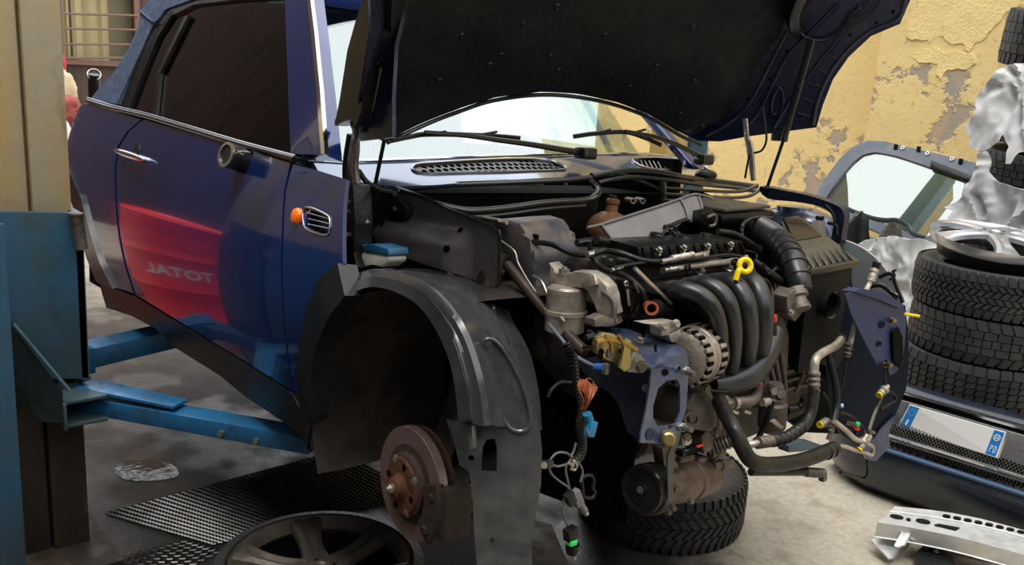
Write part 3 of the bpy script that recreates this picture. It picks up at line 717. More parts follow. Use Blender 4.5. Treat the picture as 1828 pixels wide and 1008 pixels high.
def grille(G, cols, rows_, slant):
    bm = new(); uv = [SC1.uv(*p) for p in G]; us = [p[0] for p in uv]; vs = [p[1] for p in uv]; hol = []
    du = (max(us)-min(us))/cols; dv = (max(vs)-min(vs))/rows_
    for i in range(cols+1):
        for j in range(rows_+1):
            cxx = min(us)+du*(i+.5*(j % 2)); cyy = min(vs)+dv*(j+.5)
            hp = [(cxx+du*.40*math.cos(t*PI/3), cyy+dv*.44*math.sin(t*PI/3)) for t in range(6)]
            if all(pip(a, b, uv) for a, b in hp): hol.append(hp)
    sheet_uv(bm, SC1, uv, hol, step=.05, t=.006, lift=-.002)
    sheet_uv(bm, SC1, uv, [], step=.05, t=.003, lift=-.03)
    return cobj('intake_grille', bm, BLKSAT, scut)
grille(G1, 24, 4, 0); 
bm = new(); uv = [SC1.uv(*p) for p in G2]; sheet_uv(bm, SC1, uv, [], step=.05, t=.003, lift=-.02)
for k in range(16):
    x = 1136+k*7.6; tube(bm, [SC1.px(x, 286+k*.45, 0), SC1.px(x+7, 300+k*.2, 0)], .0028, 6)
cobj('intake_grille', bm, BLKSAT, scut)
bm = new(); tube(bm, [SC1.px(x, y, .003) for x, y in G1], .0028, 6, closed=True, smooth=3); tube(bm, [SC1.px(x, y, .003) for x, y in G2], .0028, 6, closed=True, smooth=3); cobj('grille_rim', bm, SILVER, scut, split=True)
# wipers
for arm, blade, piv in (([(758, 236), (833, 242), (891, 250), (950, 258), (1010, 268), (1046, 274)], [(700, 249), (735, 242), (766, 238), (866, 240), (928, 245)], (1049, 281)),
                        ([(1116, 234), (1150, 240), (1182, 248), (1225, 266), (1252, 280)], [(1024, 242), (1060, 237), (1115, 234), (1150, 244), (1180, 257)], (1259, 291))):
    xx = -.44
    bm = new(); rod(bm, arm, 0, xx, (.0055, .010), 8, flat=(.6, (1, 0, 0))); p = cx(*piv, xx)
    box(bm, p+V((0, -.01, .012)), (.05, .060, .038), bev=.012)
    wp = cobj('wiper_arm', bm, BLKSAT)
    bm = new(); rod(bm, blade, 0, xx-.02, .0045, 6); rod(bm, [(x, y+4) for x, y in blade], 0, xx-.022, .003, 6)
    for t in (.3, .7): rod(bm, [(blade[0][0]+(blade[-1][0]-blade[0][0])*t, blade[2][1]+2), (blade[0][0]+(blade[-1][0]-blade[0][0])*(t+.12), blade[2][1]-3)], 0, xx-.02, .004, 6)
    cobj('wiper_blade', bm, RUB, wp)

# --- hood, propped open
TH = math.radians(58)
def hh(u, v):
    a = abs(u); return -.13*(1-(u/.72)**2)*(1-.25*min(1, max(0, v)))+.9*max(0, a-.66)+.012*math.sin(v*9)*math.exp(-((u+.1)**2)*3)
HD = Surf((-.40, 0, .965), (0, 1, 0), (math.cos(TH), 0, math.sin(TH)), hh)
hoodO = [(640, 250), (690, 250), (760, 217), (820, 194), (880, 175), (960, 165), (1030, 169), (1100, 184), (1160, 207), (1210, 236), (1250, 255), (1290, 256), (1340, 247), (1462, 231), (1474, 190), (1492, 145), (1520, 105), (1560, 68), (1612, 46), (1632, 0), (1640, -60), (1500, -330), (1000, -420), (700, -330), (668, -60), (668, 60)]
bm = new(); sheet(bm, HD, hoodO, t=.004, step=.05, lift=-.012); hood = cobj('hood', bm, BLUEIN)
ins = [(690, 245), (762, 210), (820, 188), (880, 170), (960, 160), (1030, 164), (1100, 179), (1150, 198), (1205, 231), (1235, 225), (1275, 215), (1322, 165), (1354, 101), (1391, 57), (1402, 15), (1410, -60), (1400, -250), (1000, -350), (712, -280), (700, -60), (695, 60), (691, 160)]
def hh2(u, v): return hh(u, v)+.010*noise.noise(V((u*3, v*3, 2)))+.006*noise.noise(V((u*8, v*8, 5)))-.012*math.exp(-((u-.25)**2+(v-.5)**2)*40)-.012*math.exp(-((u+.4)**2+(v-.55)**2)*50)
HD2 = Surf(HD.o, HD.e1, HD.e2, hh2)
bm = new(); sheet(bm, HD2, ins, t=.012, step=.03, lift=.012); insu = cobj('insulation_mat', bm, INSUL, hood)
bm = new()
for (x, y) in [(990, 8), (1232, 44), (978, 97), (1168, 115), (993, 122), (1235, 142), (890, 95), (1120, 152), (1250, 222), (780, 140), (870, 112), (1210, 200), (820, 60), (930, 40), (1075, 60)]:
    u, v = HD2.uv(x, y); n = HD2.nrm(u, v); p = HD2.p(u, v, .013); lathe(bm, [(.010, 0), (.008, .003), (.004, .003), (.003, .001), (0, .001)], p, n, 14)
cobj('insulation_clip', bm, RUB, insu, split=True)
bm = new(); tube(bm, [HD.px(x, y+3, .004) for x, y in hoodO[1:11]], .006, 8); cobj('hood_edge_seal', bm, SEAL, hood)
# pressed ribs on the far flank of the hood frame
bm = new()
for a in ([(1262, 245), (1300, 225), (1340, 190), (1378, 120), (1410, 60)], [(1330, 235), (1360, 200), (1385, 150), (1412, 100), (1450, 62), (1500, 10)], [(1455, 225), (1463, 185), (1482, 140), (1512, 98), (1556, 60), (1606, 38), (1622, 0)], [(1385, 230), (1410, 190), (1440, 150), (1470, 110), (1510, 60), (1540, 10)]):
    tube(bm, [HD.px(x, y, -.008) for x, y in a], .010, 8, flat=(.5, HD.n))
for a, b in (((1428, 205), (1450, 211)), ((1436, 178), (1459, 186)), ((1446, 150), (1469, 158)), ((1460, 125), (1484, 136)), ((1478, 100), (1502, 112))): tube(bm, [HD.px(*a, -.010), HD.px(*b, -.010)], .004, 6)
tube(bm, [HD.px(x, y, -.008) for x, y in [(1392, 160), (1400, 168), (1402, 185), (1396, 202), (1386, 207), (1380, 198), (1382, 178)]], .006, 8, closed=True)
cobj('pressed_rib', bm, BLUEIN, hood, kind='stuff')
bm = new()
for (x, y, r) in [(1368, 90, .009), (1380, 145, .005), (1457, 152, .004), (1523, 66, .004), (1570, 44, .004), (1600, 24, .005), (1434, 210, .004), (1362, 185, .004), (1410, 95, .005), (1340, 180, .004)]:
    u, v = HD.uv(x, y); n = HD.nrm(u, v); disc(bm, HD.p(u, v, -.0125), n, r, .003, 12)
cobj('frame_hole', bm, DARK, hood, split=True)
# headlight bucket in the hood with loose wiring
bm = new(); c = HD.px(1465, 5, -.02); x_, y_, z_ = HD.e1, HD.e2, HD.n
lathe(bm, [(.115, 0), (.12, .02), (.105, .03), (.09, .03), (.085, .01), (.06, -.005), (0, -.005)], c, HD.n, 36); hb = cobj('headlight_bucket', bm, BLKSAT, hood)
bm = new(); tube(bm, [HD.px(x, y, .03) for x, y in [(1392, 0), (1400, 28), (1412, 45), (1430, 60), (1455, 64), (1478, 55), (1495, 38), (1505, 20), (1530, 5)]], .005, 8)
tube(bm, [HD.px(x, y, .035) for x, y in [(1480, 52), (1490, 40), (1510, 32), (1528, 22), (1545, 6), (1556, -10)]], .003, 6); tube(bm, [HD.px(x, y, .035) for x, y in [(1488, 45), (1500, 25), (1520, 12), (1535, -8)]], .003, 6)
cobj('headlight_cable', bm, RUB, hood)
# near flank of the hood: arch lip and inner return
NF = Surf((-.3, -.735, 1.1), (1, 0, 0), (0, 0, 1))
bm = new(); sheet(bm, NF, [(597, 224), (606, 180), (620, 90), (634, 40), (650, -10), (690, -110), (740, -110), (705, -10), (680, 60), (652, 120), (645, 200), (634, 226), (626, 212)], t=.035, step=.05)
nf = cobj('hood_arch_lip', bm, BLKSAT, hood)
NG = Surf((-.3, -.70, 1.1), (1, 0, 0), (0, 0, 1))
bm = new(); sheet(bm, NG, [(626, 212), (645, 120), (676, 50), (705, -20), (760, -110), (790, -110), (724, 0), (705, 80), (700, 170), (700, 245), (640, 252)], t=.01, step=.05)
cobj('hood_inner_flank', bm, BLUEIN, hood)
bm = new(); rod(bm, [(638, 205), (648, 150), (655, 110), (672, 70), (690, 20), (700, -20)], 1, -.715, .006, 8); rod(bm, [(645, 235), (662, 205), (672, 160), (680, 120)], 1, -.705, .004, 8); rod(bm, [(640, 128), (660, 122), (676, 112)], 1, -.708, .004, 8)
cobj('flank_seam', bm, SEAL, hood)
# struts and hinges
def strut(bm_pts, cyl, thin, ax, v0, v1, r0, r1):
    a, b = CF.at(*cyl[0], ax, v0), CF.at(*cyl[1], ax, v1); c = CF.at(*thin, ax, v1)
    bm = new(); tube(bm, [a, b], r0, 16, smooth=0); o = cobj('gas_strut', bm, BLKSAT)
    bm = new(); tube(bm, [b, c], r1, 10, smooth=0); ball(bm, c, .009, 10, 7); cobj('strut_rod', bm, BLKPL, o); return o
strut(None, [(706, -60), (686, 250)], (668, 338), 1, -.64, -.62, .0115, .005)
strut(None, [(1449, 70), (1398, 252)], (1369, 336), 1, .60, .60, .011, .005)
bm = new(); rod(bm, [(622, 205, -.70), (634, 232, -.70), (629, 262, -.70), (625, 300, -.70), (633, 350, -.69), (640, 385, -.69)], 1, -.70, .011, 8, flat=(.5, (0, 1, 0)))
rod(bm, [(608, 210), (622, 214), (634, 228), (636, 262), (634, 300), (642, 345), (655, 400)], 1, -.685, .009, 8); rod(bm, [(603, 218), (618, 205), (636, 210)], 1, -.70, .010, 8)
cobj('hood_hinge', bm, ALUD)
bm = new(); rod(bm, [(640, 305), (655, 325), (680, 340), (705, 345)], 1, -.66, .007, 8); rod(bm, [(626, 240), (618, 300), (622, 360), (626, 420), (640, 470)], 1, -.69, .010, 8); cobj('hinge_cover', bm, RUB)
bm = new(); rod(bm, [(1330, 212), (1334, 250), (1340, 285), (1345, 322)], 1, .66, .010, 8, flat=(.5, (0, 1, 0))); rod(bm, [(1336, 250), (1342, 262), (1346, 320)], 1, .655, .006, 8); cobj('hood_hinge', bm, ALU)
bm = new(); rod(bm, [(1362, 190), (1366, 220), (1368, 250), (1360, 268), (1346, 273)], 1, .64, .0035, 6); rod(bm, [(1338, 275), (1333, 300), (1330, 318)], 1, .64, .0035, 6); cobj('washer_hose', bm, RUB)
bm = new(); p = cy(1392, 243, .60); box(bm, p, (.05, .02, .03), bev=.004); cobj('hinge_bracket', bm, BLKSAT)
# --- plenum trough, rails and firewall
bm = new(); rod(bm, [(712, 338, -.46), (800, 330, -.40), (900, 326, -.37), (1000, 322, -.36), (1055, 317, -.36)], 0, -.38, .008, 10); ru = cobj('plenum_upper_rail', bm, SEAL)
bm = new(); rod(bm, [(706, 338, -.40), (735, 348, -.35), (766, 361, -.30), (800, 370, -.28), (840, 376, -.27), (900, 372, -.27), (974, 362, -.27), (1045, 357, -.27), (1064, 350, -.27), (1068, 338, -.30), (1055, 324, -.34)], 0, -.3, .0095, 12); cobj('plenum_lower_seal', bm, SEAL)
bm = new(); rod(bm, [(766, 370, -.285), (800, 380, -.27), (840, 387, -.26), (900, 383, -.26), (974, 373, -.26), (1045, 367, -.26)], 0, -.3, .006, 10); cobj('plenum_lower_rail', bm, BLKSAT)
bm = new(); prism(bm, [(760, 366), (840, 382), (970, 368), (1050, 360), (1068, 345), (1068, 372), (1050, 400), (960, 412), (860, 420), (790, 400)], 0, -.30, (-.02, 0, 0), .002); cobj('plenum_wall', bm, BLKPL)
bm = new(); rod(bm, [(1056, 314, -.38), (1085, 309, -.38), (1120, 305, -.38), (1170, 307, -.38), (1230, 318, -.38), (1290, 325, -.40), (1350, 333, -.42)], 0, -.38, .010, 10)
rod(bm, [(1068, 326), (1095, 320), (1130, 316), (1180, 320), (1260, 330), (1320, 336), (1350, 342)], 0, -.36, .007, 10)
cobj('scuttle_front_rail', bm, SEAL)
bm = new(); rod(bm, [(1186, 336), (1240, 339), (1300, 342), (1330, 340), (1352, 330)], 0, -.33, .006, 10); rod(bm, [(1184, 346), (1240, 350), (1300, 353), (1336, 350), (1355, 340)], 0, -.31, .006, 10); rod(bm, [(1184, 356), (1240, 359), (1290, 360)], 0, -.31, .005, 10); rod(bm, [(1184, 325), (1184, 360)], 0, -.32, .010, 10)
cobj('right_plenum_rail', bm, SEAL)
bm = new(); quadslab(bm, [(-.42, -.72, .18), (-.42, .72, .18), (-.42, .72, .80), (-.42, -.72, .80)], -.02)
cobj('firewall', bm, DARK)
bm = new(); p = cx(1108, 300, -.45)
ball(bm, cx(1218, 312, -.38)+V((-.02, .15, .0)), (.03, .05, .02)); cobj('scuttle_cap', bm, BLKPL)

# ================================================================== ENGINE BAY
def capd(bm, p, a, r, h): lathe(bm, [(0, 0), (r*.8, 0), (r, h*.2), (r, h*.7), (r*.85, h), (r*.4, h*1.1), (0, h*1.1)], p, a, 20)
# dark inner walls
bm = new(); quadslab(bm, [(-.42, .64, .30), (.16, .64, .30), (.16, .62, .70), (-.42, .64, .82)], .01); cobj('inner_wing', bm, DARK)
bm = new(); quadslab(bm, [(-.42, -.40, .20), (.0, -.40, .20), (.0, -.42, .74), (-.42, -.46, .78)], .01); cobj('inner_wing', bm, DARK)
bm = new(); hexa(bm, [(-.40, -.38, .20), (.10, -.30, .17), (.10, .45, .17), (-.40, .55, .20)], [(-.40, -.38, .27), (.10, -.30, .25), (.10, .45, .25), (-.40, .55, .27)], .01); cobj('subframe', bm, mat('dirty_black_steel', (.02, .018, .016), .6, .3, dirt=((.06, .045, .035), 9, .45, .7), bump=(30, .3)))
# --- coolant tank and heater pipes
tk = cx(1088, 392, -.22)
bm = new(); ball(bm, tk+V((0, 0, -.03)), (.07, .062, .055), 20, 14); cobj('coolant_tank', bm, OILTAN)
bm = new(); lathe(bm, [(.020, -.02), (.018, .0), (.017, .012), (.020, .016), (.020, .026), (.014, .03), (0, .03)], tk+V((0, .006, .030)), (0, .1, 1), 20); cobj('tank_neck', bm, OILTAN)
bm = new(); disc(bm, tk+V((0, .006, .058)), (0, .1, 1), .012, .012, 16, .002); cobj('tank_cap', bm, BLKSAT)
for x in (1119, 1136):
    bm = new(); c = cx(x, 356.5, -.40); lathe(bm, [(.0095, 0), (.0095, .04), (.0065, .04), (.0065, 0)], c, (1, -.3, 0), 18, closed=True); cobj('heater_pipe', bm, ALU)
# --- grey heat shield, propped over the engine
HSF = Surf(cx(1165, 400, .02), (0, 1, 0), (-.62, 0, .78), lambda u, v: -.25*max(0, u-.16)**1.0 if u > .16 else 0)
HSF = Surf(cx(1165, 400, .02), (0, 1, 0), (-.62, 0, .78))
bm = new(); sheet(bm, HSF, [(1047, 407), (1070, 401), (1130, 382), (1195, 361), (1236, 347), (1246, 352), (1252, 372), (1248, 388), (1232, 396), (1228, 392), (1190, 414), (1180, 416), (1106, 441), (1099, 440), (1073, 402)], t=.005, step=.03)
hs_ = cobj('heat_shield', bm, GREYPL)
bm = new(); tube(bm, [HSF.px(x, y, .003) for x, y in [(1047, 407), (1073, 401), (1130, 383), (1195, 362), (1234, 348), (1250, 349), (1262, 352), (1272, 357)]], .0035, 8)
tube(bm, [HSF.px(x, y, .003) for x, y in [(1073, 402), (1086, 420), (1102, 440)]], .0035, 8); tube(bm, [HSF.px(x, y, .004) for x, y in [(1214, 357), (1222, 372), (1229, 394)]], .0045, 8, flat=(.6, HSF.n))
tube(bm, [HSF.px(x, y, .003) for x, y in [(1246, 352), (1252, 372), (1249, 388), (1233, 396)]], .0035, 8); cobj('shield_rolled_edge', bm, GREYPL, hs_, split=True)
# --- cylinder head cover with coil towers
XF = .20
bm = new()
f = [cx(1138, 440, XF), cx(1326, 430, XF), cx(1336, 456, XF), cx(1142, 466, XF)]
bk = [V((.09, f[0].y+.005, f[0].z+.006)), V((.09, f[1].y+.01, f[1].z+.006)), V((.09, f[2].y+.01, f[2].z)), V((.09, f[3].y+.005, f[3].z))]
hexa(bm, f, bk, .006); hc = cobj('cylinder_head_cover', bm, BLKPL)
bm = new()
for i in range(13):
    t = (i+.5)/13; a = f[0].lerp(f[1], t); b = f[3].lerp(f[2], t); tube(bm, [a+V((.002, 0, -.002)), b+V((.002, 0, .002))], .0022, 6)
cobj('cover_rib', bm, BLKPL, hc, split=True)
for i, (x, y) in enumerate([(1176, 447), (1220, 443), (1263, 440), (1304, 437)]):
    bm = new(); p = cx(x, y, XF+.004); bolt(bm, p, (.6, 0, .8), .0065, .006); disc(bm, p-V((.008, 0, .014)), (.6, 0, .8), .009, .010, 14); cobj('cover_bolt', bm, STEEL, hc)
for (x, y, r, dx_) in [(1129, 431, .019, .14), (1172, 417, .019, .10), (1205, 414, .015, .06), (1220, 421, .018, .12), (1261, 418, .018, .12)]:
    bm = new(); capd(bm, cx(x, y, dx_)-V((0, 0, .012)), (.15, 0, 1), r, .014); cobj('coil_cap', bm, BLKSAT, hc)
bm = new(); rod(bm, [(1178, 425), (1192, 408), (1205, 420)], 0, .11, .004, 8); rod(bm, [(1200, 424), (1207, 411), (1199, 402), (1186, 404)], 0, .09, .004, 8); rod(bm, [(1186, 408), (1210, 397), (1224, 392)], 0, .06, .006, 8)
cobj('coil_lead', bm, RUB, hc)
bm = new(); prism(bm, [(1253, 378), (1272, 374), (1284, 385), (1284, 403), (1262, 404), (1252, 396)], 0, .06, (-.04, .01, 0), .004); cobj('filler_housing', bm, BLKPL)
bm = new(); rod(bm, [(1262, 388), (1276, 384), (1276, 400), (1266, 404)], 0, .075, .0045, 8); cobj('metal_clip', bm, ALUD)
bm = new(); rod(bm, [(1281, 413, .16), (1310, 418, .17), (1340, 435, .18), (1358, 448, .19), (1368, 456, .19)], 0, .17, .0085, 12); bv = cobj('breather_hose', bm, RUB)
bm = new(); rod(bm, [(1354, 443, .19), (1376, 462, .19)], 0, .19, .012, 14, rf=lambda t, s: .0115+.0015*math.sin(s*900)); rod(bm, [(1374, 459, .19), (1398, 460, .18)], 0, .19, .009, 12, rf=lambda t, s: .0095+.0018*math.sin(s*700)); cobj('hose_clamp', bm, BLKSAT, bv)
# --- fuel rail and pipes
bm = new(); rod(bm, [(1186, 482), (1236, 475), (1300, 467), (1326, 462)], 0, .25, .0072, 12, smooth=0); fr_ = cobj('fuel_rail', bm, ALU)
bm = new(); rod(bm, [(1183, 483), (1209, 479)], 0, .25, .0095, 12, rf=lambda t, s: .0088+.001*math.sin(s*1500)); cobj('rail_end', bm, STEEL, fr_)
bm = new(); rod(bm, [(1316, 465), (1332, 460)], 0, .25, .0085, 12); cobj('rail_end', bm, STEEL, fr_)
for x, y in ((1228, 480), (1312, 470)):
    bm = new(); rod(bm, [(x, y-8), (x+1, y+14)], 0, .252, .0035, 8); rod(bm, [(x-3, y-6), (x+3, y-7), (x+4, y+5), (x-3, y+6)], 0, .26, .0025, 6, closed=True); cobj('rail_bracket', bm, BLKPL, fr_)
bm = new(); rod(bm, [(1095, 478, .24), (1140, 470, .24), (1190, 466, .25), (1250, 461, .26), (1300, 455, .26), (1340, 462, .26)], 0, .25, .0042, 8); cobj('fuel_hose', bm, RUB)
bm = new(); rod(bm, [(1092, 482, .24), (1112, 476, .24)], 0, .24, .006, 8, rf=lambda t, s: .0045+.0012*math.sin(s*1200)); rod(bm, [(1180, 467), (1200, 463)], 0, .26, .006, 10); cobj('hose_ferrule', bm, STEEL, split=True)
bm = new(); rod(bm, [(1198, 462), (1236, 455)], 0, .255, .009, 12, rf=lambda t, s: .008+.001*math.sin(s*1300)); rod(bm, [(1236, 457), (1262, 452)], 0, .255, .0055, 10); cobj('hose_connector', bm, ALU)
bm = new(); p = cx(1258, 455, .255); box(bm, p, (.012, .02, .018), bev=.002); cobj('rail_sensor', bm, STEEL)
for x in (1250, 1300):
    bm = new(); p = cx(x, 492-(x-1250)*.16, .25); lathe(bm, [(0, .018), (.006, .018), (.009, .012), (.009, .008), (.013, .006), (.013, 0), (.010, -.003), (.010, -.02), (0, -.02)], p, (.35, 0, .93), 14); cobj('injector', bm, STEEL)
# black pipework left of the cover
bm = new(); rod(bm, [(950, 432, .0), (985, 436, .05), (1020, 452, .10), (1050, 455, .14), (1080, 448, .16), (1110, 452, .2), (1150, 465, .24), (1195, 467, .26)], 0, .1, .0065, 10); cobj('coolant_hose', bm, RUB)
bm = new(); rod(bm, [(1055, 455, .14), (1068, 472, .16), (1085, 482, .20), (1115, 492, .26), (1140, 512, .30), (1150, 530, .31), (1153, 545, .31)], 0, .2, .0065, 10); cobj('vacuum_hose', bm, RUB)
bm = new(); rod(bm, [(1030, 434), (1050, 430), (1066, 428)], 0, .08, .0085, 10); rod(bm, [(1052, 430), (1054, 450)], 0, .1, .006, 8); rod(bm, [(1064, 427), (1085, 433), (1104, 448)], 0, .10, .011, 12); cobj('hose_tee', bm, BLKSAT)
bm = new(); rod(bm, [(1048, 455), (1062, 452)], 0, .145, .008, 10); cobj('hose_clip', bm, STEEL)
bm = new(); capd(bm, cx(1086, 468, .12)-V((0, 0, .01)), (0, 0, 1), .022, .022); capd(bm, cx(1086, 478, .12)-V((0, 0, .03)), (0, 0, 1), .018, .02); cobj('oil_filler_cap', bm, BLKSAT)
bm = new(); capd(bm, cx(1115, 448, .14)-V((0, 0, .01)), (0, 0, 1), .022, .016); cobj('thermostat_cover', bm, BLKSAT)
bm = new(); rod(bm, [(1133, 478), (1160, 505), (1198, 541)], 0, .34, .0045, 8); cobj('dipstick_tube', bm, STEEL)
# --- intake manifold: four runners, plenum
man = cobj('intake_manifold', (lambda b: (rod(b, [(1272, 688, .39), (1302, 685, .40), (1336, 672, .41), (1362, 648, .41), (1380, 616, .40), (1388, 590, .39)], 0, .37, .026, 18, rf=lambda t, s: .030*(1-.22*abs(t-.45)*2), flat=(.75, (1, 0, 0))), b)[1])(new()), RUNM)
bm = new(); rod(bm, [(1264, 697, .405), (1300, 698, .415), (1340, 686, .42), (1370, 658, .42), (1390, 622, .41)], 0, .37, .0045, 8); cobj('plenum_weld_seam', bm, BLKPL, man)
RN = [[(1182, 519), (1212, 516), (1245, 524), (1270, 545), (1283, 580), (1285, 620), (1282, 655), (1276, 682)],
      [(1228, 510), (1255, 507), (1283, 518), (1302, 545), (1310, 585), (1310, 625), (1305, 660), (1300, 678)],
      [(1268, 503), (1298, 501), (1320, 515), (1334, 545), (1339, 585), (1338, 622), (1333, 650), (1328, 668)],
      [(1316, 495), (1335, 496), (1352, 512), (1362, 545), (1364, 580), (1360, 615), (1353, 642), (1346, 655)]]
XR = [.30, .36, .40, .425, .43, .42, .395, .375]
for r_ in RN:
    bm = new(); pts = [cx(x, y, xx) for (x, y), xx in zip(r_, XR)]
    tube(bm, pts, .02, 16, rf=lambda t, s: .0165+.003*(1-t), flat=(1.25, (1, 0, .2)))
    rn = cobj('intake_runner', bm, RUNM, man)
    bm = new(); tube(bm, [p+V((.002, .019, 0)) for p in pts[1:]], .0018, 6); cobj('runner_seam', bm, RUNM, rn)
bm = new(); prism(bm, [(1170, 525), (1210, 512), (1345, 492), (1372, 520), (1372, 640), (1300, 690), (1262, 690), (1262, 560)], 0, .33, (-.12, 0, 0), .01); cobj('manifold_rear_shell', bm, DARK)
# dipstick
bm = new(); c = cx(1330, 474, .40); ax = V((.85, -.45, .25)).normalized(); x_, y_, z_ = axisframe(ax)
tube(bm, [c+(x_*math.cos(t*PI/12)+y_*math.sin(t*PI/12))*.0135 for t in range(24)], .0062, 10, closed=True, smooth=0, flat=(1, ax))
a = cx(1318, 484, .40); b = cx(1313, 500, .40); tube(bm, [c.lerp(a, .75), a, b], .0062, 10); cobj('dipstick_handle', bm, YEL)
bm = new(); tube(bm, [b, cx(1309, 520, .38)], .003, 6); cobj('dipstick_shaft', bm, STEEL)
# right-hand end of the head
bm = new(); rod(bm, [(1366, 556, .40), (1371, 575, .40), (1372, 612, .39)], 0, .40, .0095, 12); cobj('manifold_stub_pipe', bm, BLKSAT)
bm = new(); rod(bm, [(1381, 575), (1382, 622)], 0, .40, .0075, 10); lw = cobj('sensor_lead', bm, RUB)
bm = new(); rod(bm, [(1380, 563), (1381, 573)], 0, .40, .0085, 12); cobj('red_lead_end', bm, RED, lw, label='red end ring of the lead')
bm = new(); rod(bm, [(1345, 466, .3), (1368, 482, .32), (1390, 498, .33), (1404, 515, .32), (1408, 530, .3)], 0, .3, .0085, 12); cobj('vacuum_hose', bm, RUB)
bm = new(); rod(bm, [(1345, 478, .34), (1352, 495, .35), (1368, 500, .35), (1378, 520, .36), (1380, 562, .4)], 0, .34, .0035, 8); rod(bm, [(1362, 470, .33), (1372, 488, .34), (1386, 478, .33)], 0, .33, .0035, 8)
rod(bm, [(1330, 447, .25), (1348, 452, .25), (1350, 462, .26), (1340, 470, .28)], 0, .25, .0028, 8); cobj('small_cable', bm, RUB, split=True)
bm = new(); rod(bm, [(1390, 510, .30), (1400, 545, .30), (1402, 580, .31), (1390, 620, .34)], 0, .30, .006, 10); rod(bm, [(1382, 500, .32), (1384, 540, .34)], 0, .32, .005, 8); cobj('engine_loom', bm, RUB, split=True)
# --- corrugated intake hose and throttle body
def corr(base, amp, pitch): return lambda t, s: base+amp*(1 if (s/pitch) % 1 < .45 else -.3)
ih = [(1350, 402, .10), (1366, 412, .16), (1384, 425, .22), (1402, 445, .28), (1416, 470, .33), (1425, 498, .36), (1428, 518, .37)]
bm = new(); tube(bm, [CF.at(x, y, 0, v) for x, y, v in ih], .02, 24, rf=lambda t, s: .0275+(.0035*math.sin(s*2*PI/.011) if .12 < t < .45 else (.004 if (s/.030) % 1 < .16 and t > .45 else 0))+.004*math.sin(t*3)); cobj('intake_hose', bm, RUNM)
bm = new(); rod(bm, [(1324, 420, .16), (1326, 402, .15), (1338, 392, .14), (1356, 388, .13), (1378, 390, .12)], 0, .1, .0058, 10, rf=lambda t, s: .0058+.0008*math.sin(s*1200)); cobj('breather_hose', bm, RUB)
bm = new(); c = cx(1420, 524, .37); lathe(bm, [(.020, -.01), (.029, -.01), (.029, .010), (.021, .013), (.021, .035), (.025, .035), (.025, .042), (0, .042)], c, (.55, -.15, -.8), 28); tb = cobj('throttle_body', bm, ALUD)
bm = new(); prism(bm, [(1405, 530), (1418, 516), (1438, 524), (1442, 540), (1432, 560), (1420, 575), (1406, 560)], 0, .385, (-.05, .01, 0), .005); cobj('throttle_motor_housing', bm, ALUD, tb)
bm = new(); c = cx(1434, 542, .385); lathe(bm, [(0, .012), (.010, .012), (.012, .008), (.012, 0), (0, 0)], c, (.9, -.3, .1), 16); bolt(bm, cx(1412, 556, .39), (.9, -.3, 0), .005, .006); cobj('throttle_boss', bm, STEEL, tb, split=True)
bm = new(); prism(bm, [(1384, 488), (1398, 480), (1410, 492), (1412, 505), (1395, 508), (1386, 500)], 0, .26, (-.04, 0, 0), .006); cobj('idle_valve', bm, BLKSAT)
# --- airbox
def plane_pts(l, ax, d): return [CF.at(p[0], p[1], ax, p[2] if len(p) > 2 else d) for p in l]
bm = new()
yA, yB = .40, .62
lo = [cx(1443, 489, .36), cx(1524, 472, .34)]
bot = [V((lo[0].x-.01, lo[0].y+.02, lo[0].z-.26)), V((lo[1].x-.02, lo[1].y-.0, lo[1].z-.26))]
B0 = cx(1384, 404, .05); B1 = cx(1428, 400, .03); B0.z -= .012; B1.z -= .008
hexa(bm, [lo[0], lo[1], bot[1], bot[0]], [B0, B1, V((B1.x, B1.y, bot[1].z)), V((B0.x, B0.y, bot[0].z))], .010); ab = cobj('airbox', bm, CLEANBLK)
bm = new(); u_ = V((.006, 0, 0)); q = [lo[0]+V((.012, -.008, .012)), lo[1]+V((.012, .010, .012)), lo[1]+V((.012, .010, -.004)), lo[0]+V((.012, -.008, -.004))]
hexa(bm, q, [B0+V((0, -.006, .014)), B1+V((0, .006, .014)), B1+V((0, .006, 0)), B0+V((0, -.006, 0))], .004); cobj('airbox_rim', bm, RUNM, ab)
bm = new(); T = [cx(1455, 456, .30), cx(1512, 455, .30)]; T[0] = lo[0]+V((-.045, .012, .05)); T[1] = lo[1]+V((-.045, -.012, .05))
Bk = [B0+V((.015, .012, .030)), B1+V((.01, -.006, .030))]
hexa(bm, [lo[0]+V((0, 0, .01)), lo[1]+V((0, 0, .01)), B1+V((0, 0, .012)), B0+V((0, 0, .012))], [T[0], T[1], Bk[1], Bk[0]], .006); lid = cobj('airbox_lid', bm, mat('dusty_black_plastic', (.045, .040, .030), .5, dirt=((.09, .078, .055), 7, .4, .7), bump=(60, .1)), ab)
bm = new()
for k in range(15):
    t = (k+.5)/19+.26; a = T[0].lerp(Bk[0], t); b = T[1].lerp(Bk[1], t); b = a.lerp(b, .80); tube(bm, [a+V((0, .004, .002)), b+V((0, 0, .002))], .0040, 6)
cobj('lid_rib', bm, BLKSAT, lid, split=True)
bm = new()
for k in range(7):
    t = (k+.5)/7; a = lo[0].lerp(lo[1], t)+V((.004, 0, .012)); b = T[0].lerp(T[1], t); tube(bm, [a, a.lerp(b, .8)+V((.006, 0, 0))], (.004, .001), 5, smooth=0)
cobj('lid_gusset', bm, BLKPL, lid, split=True)
bm = new(); c = cx(1485, 544, .372); lathe(bm, [(.030, -.06), (.030, .0), (.035, .004), (.035, -.008), (.031, -.06)], c, (1, 0, 0), 30, closed=True); disc(bm, c-V((.03, 0, 0)), (1, 0, 0), .029, .003, 24); cobj('air_inlet', bm, BLKSAT, ab)
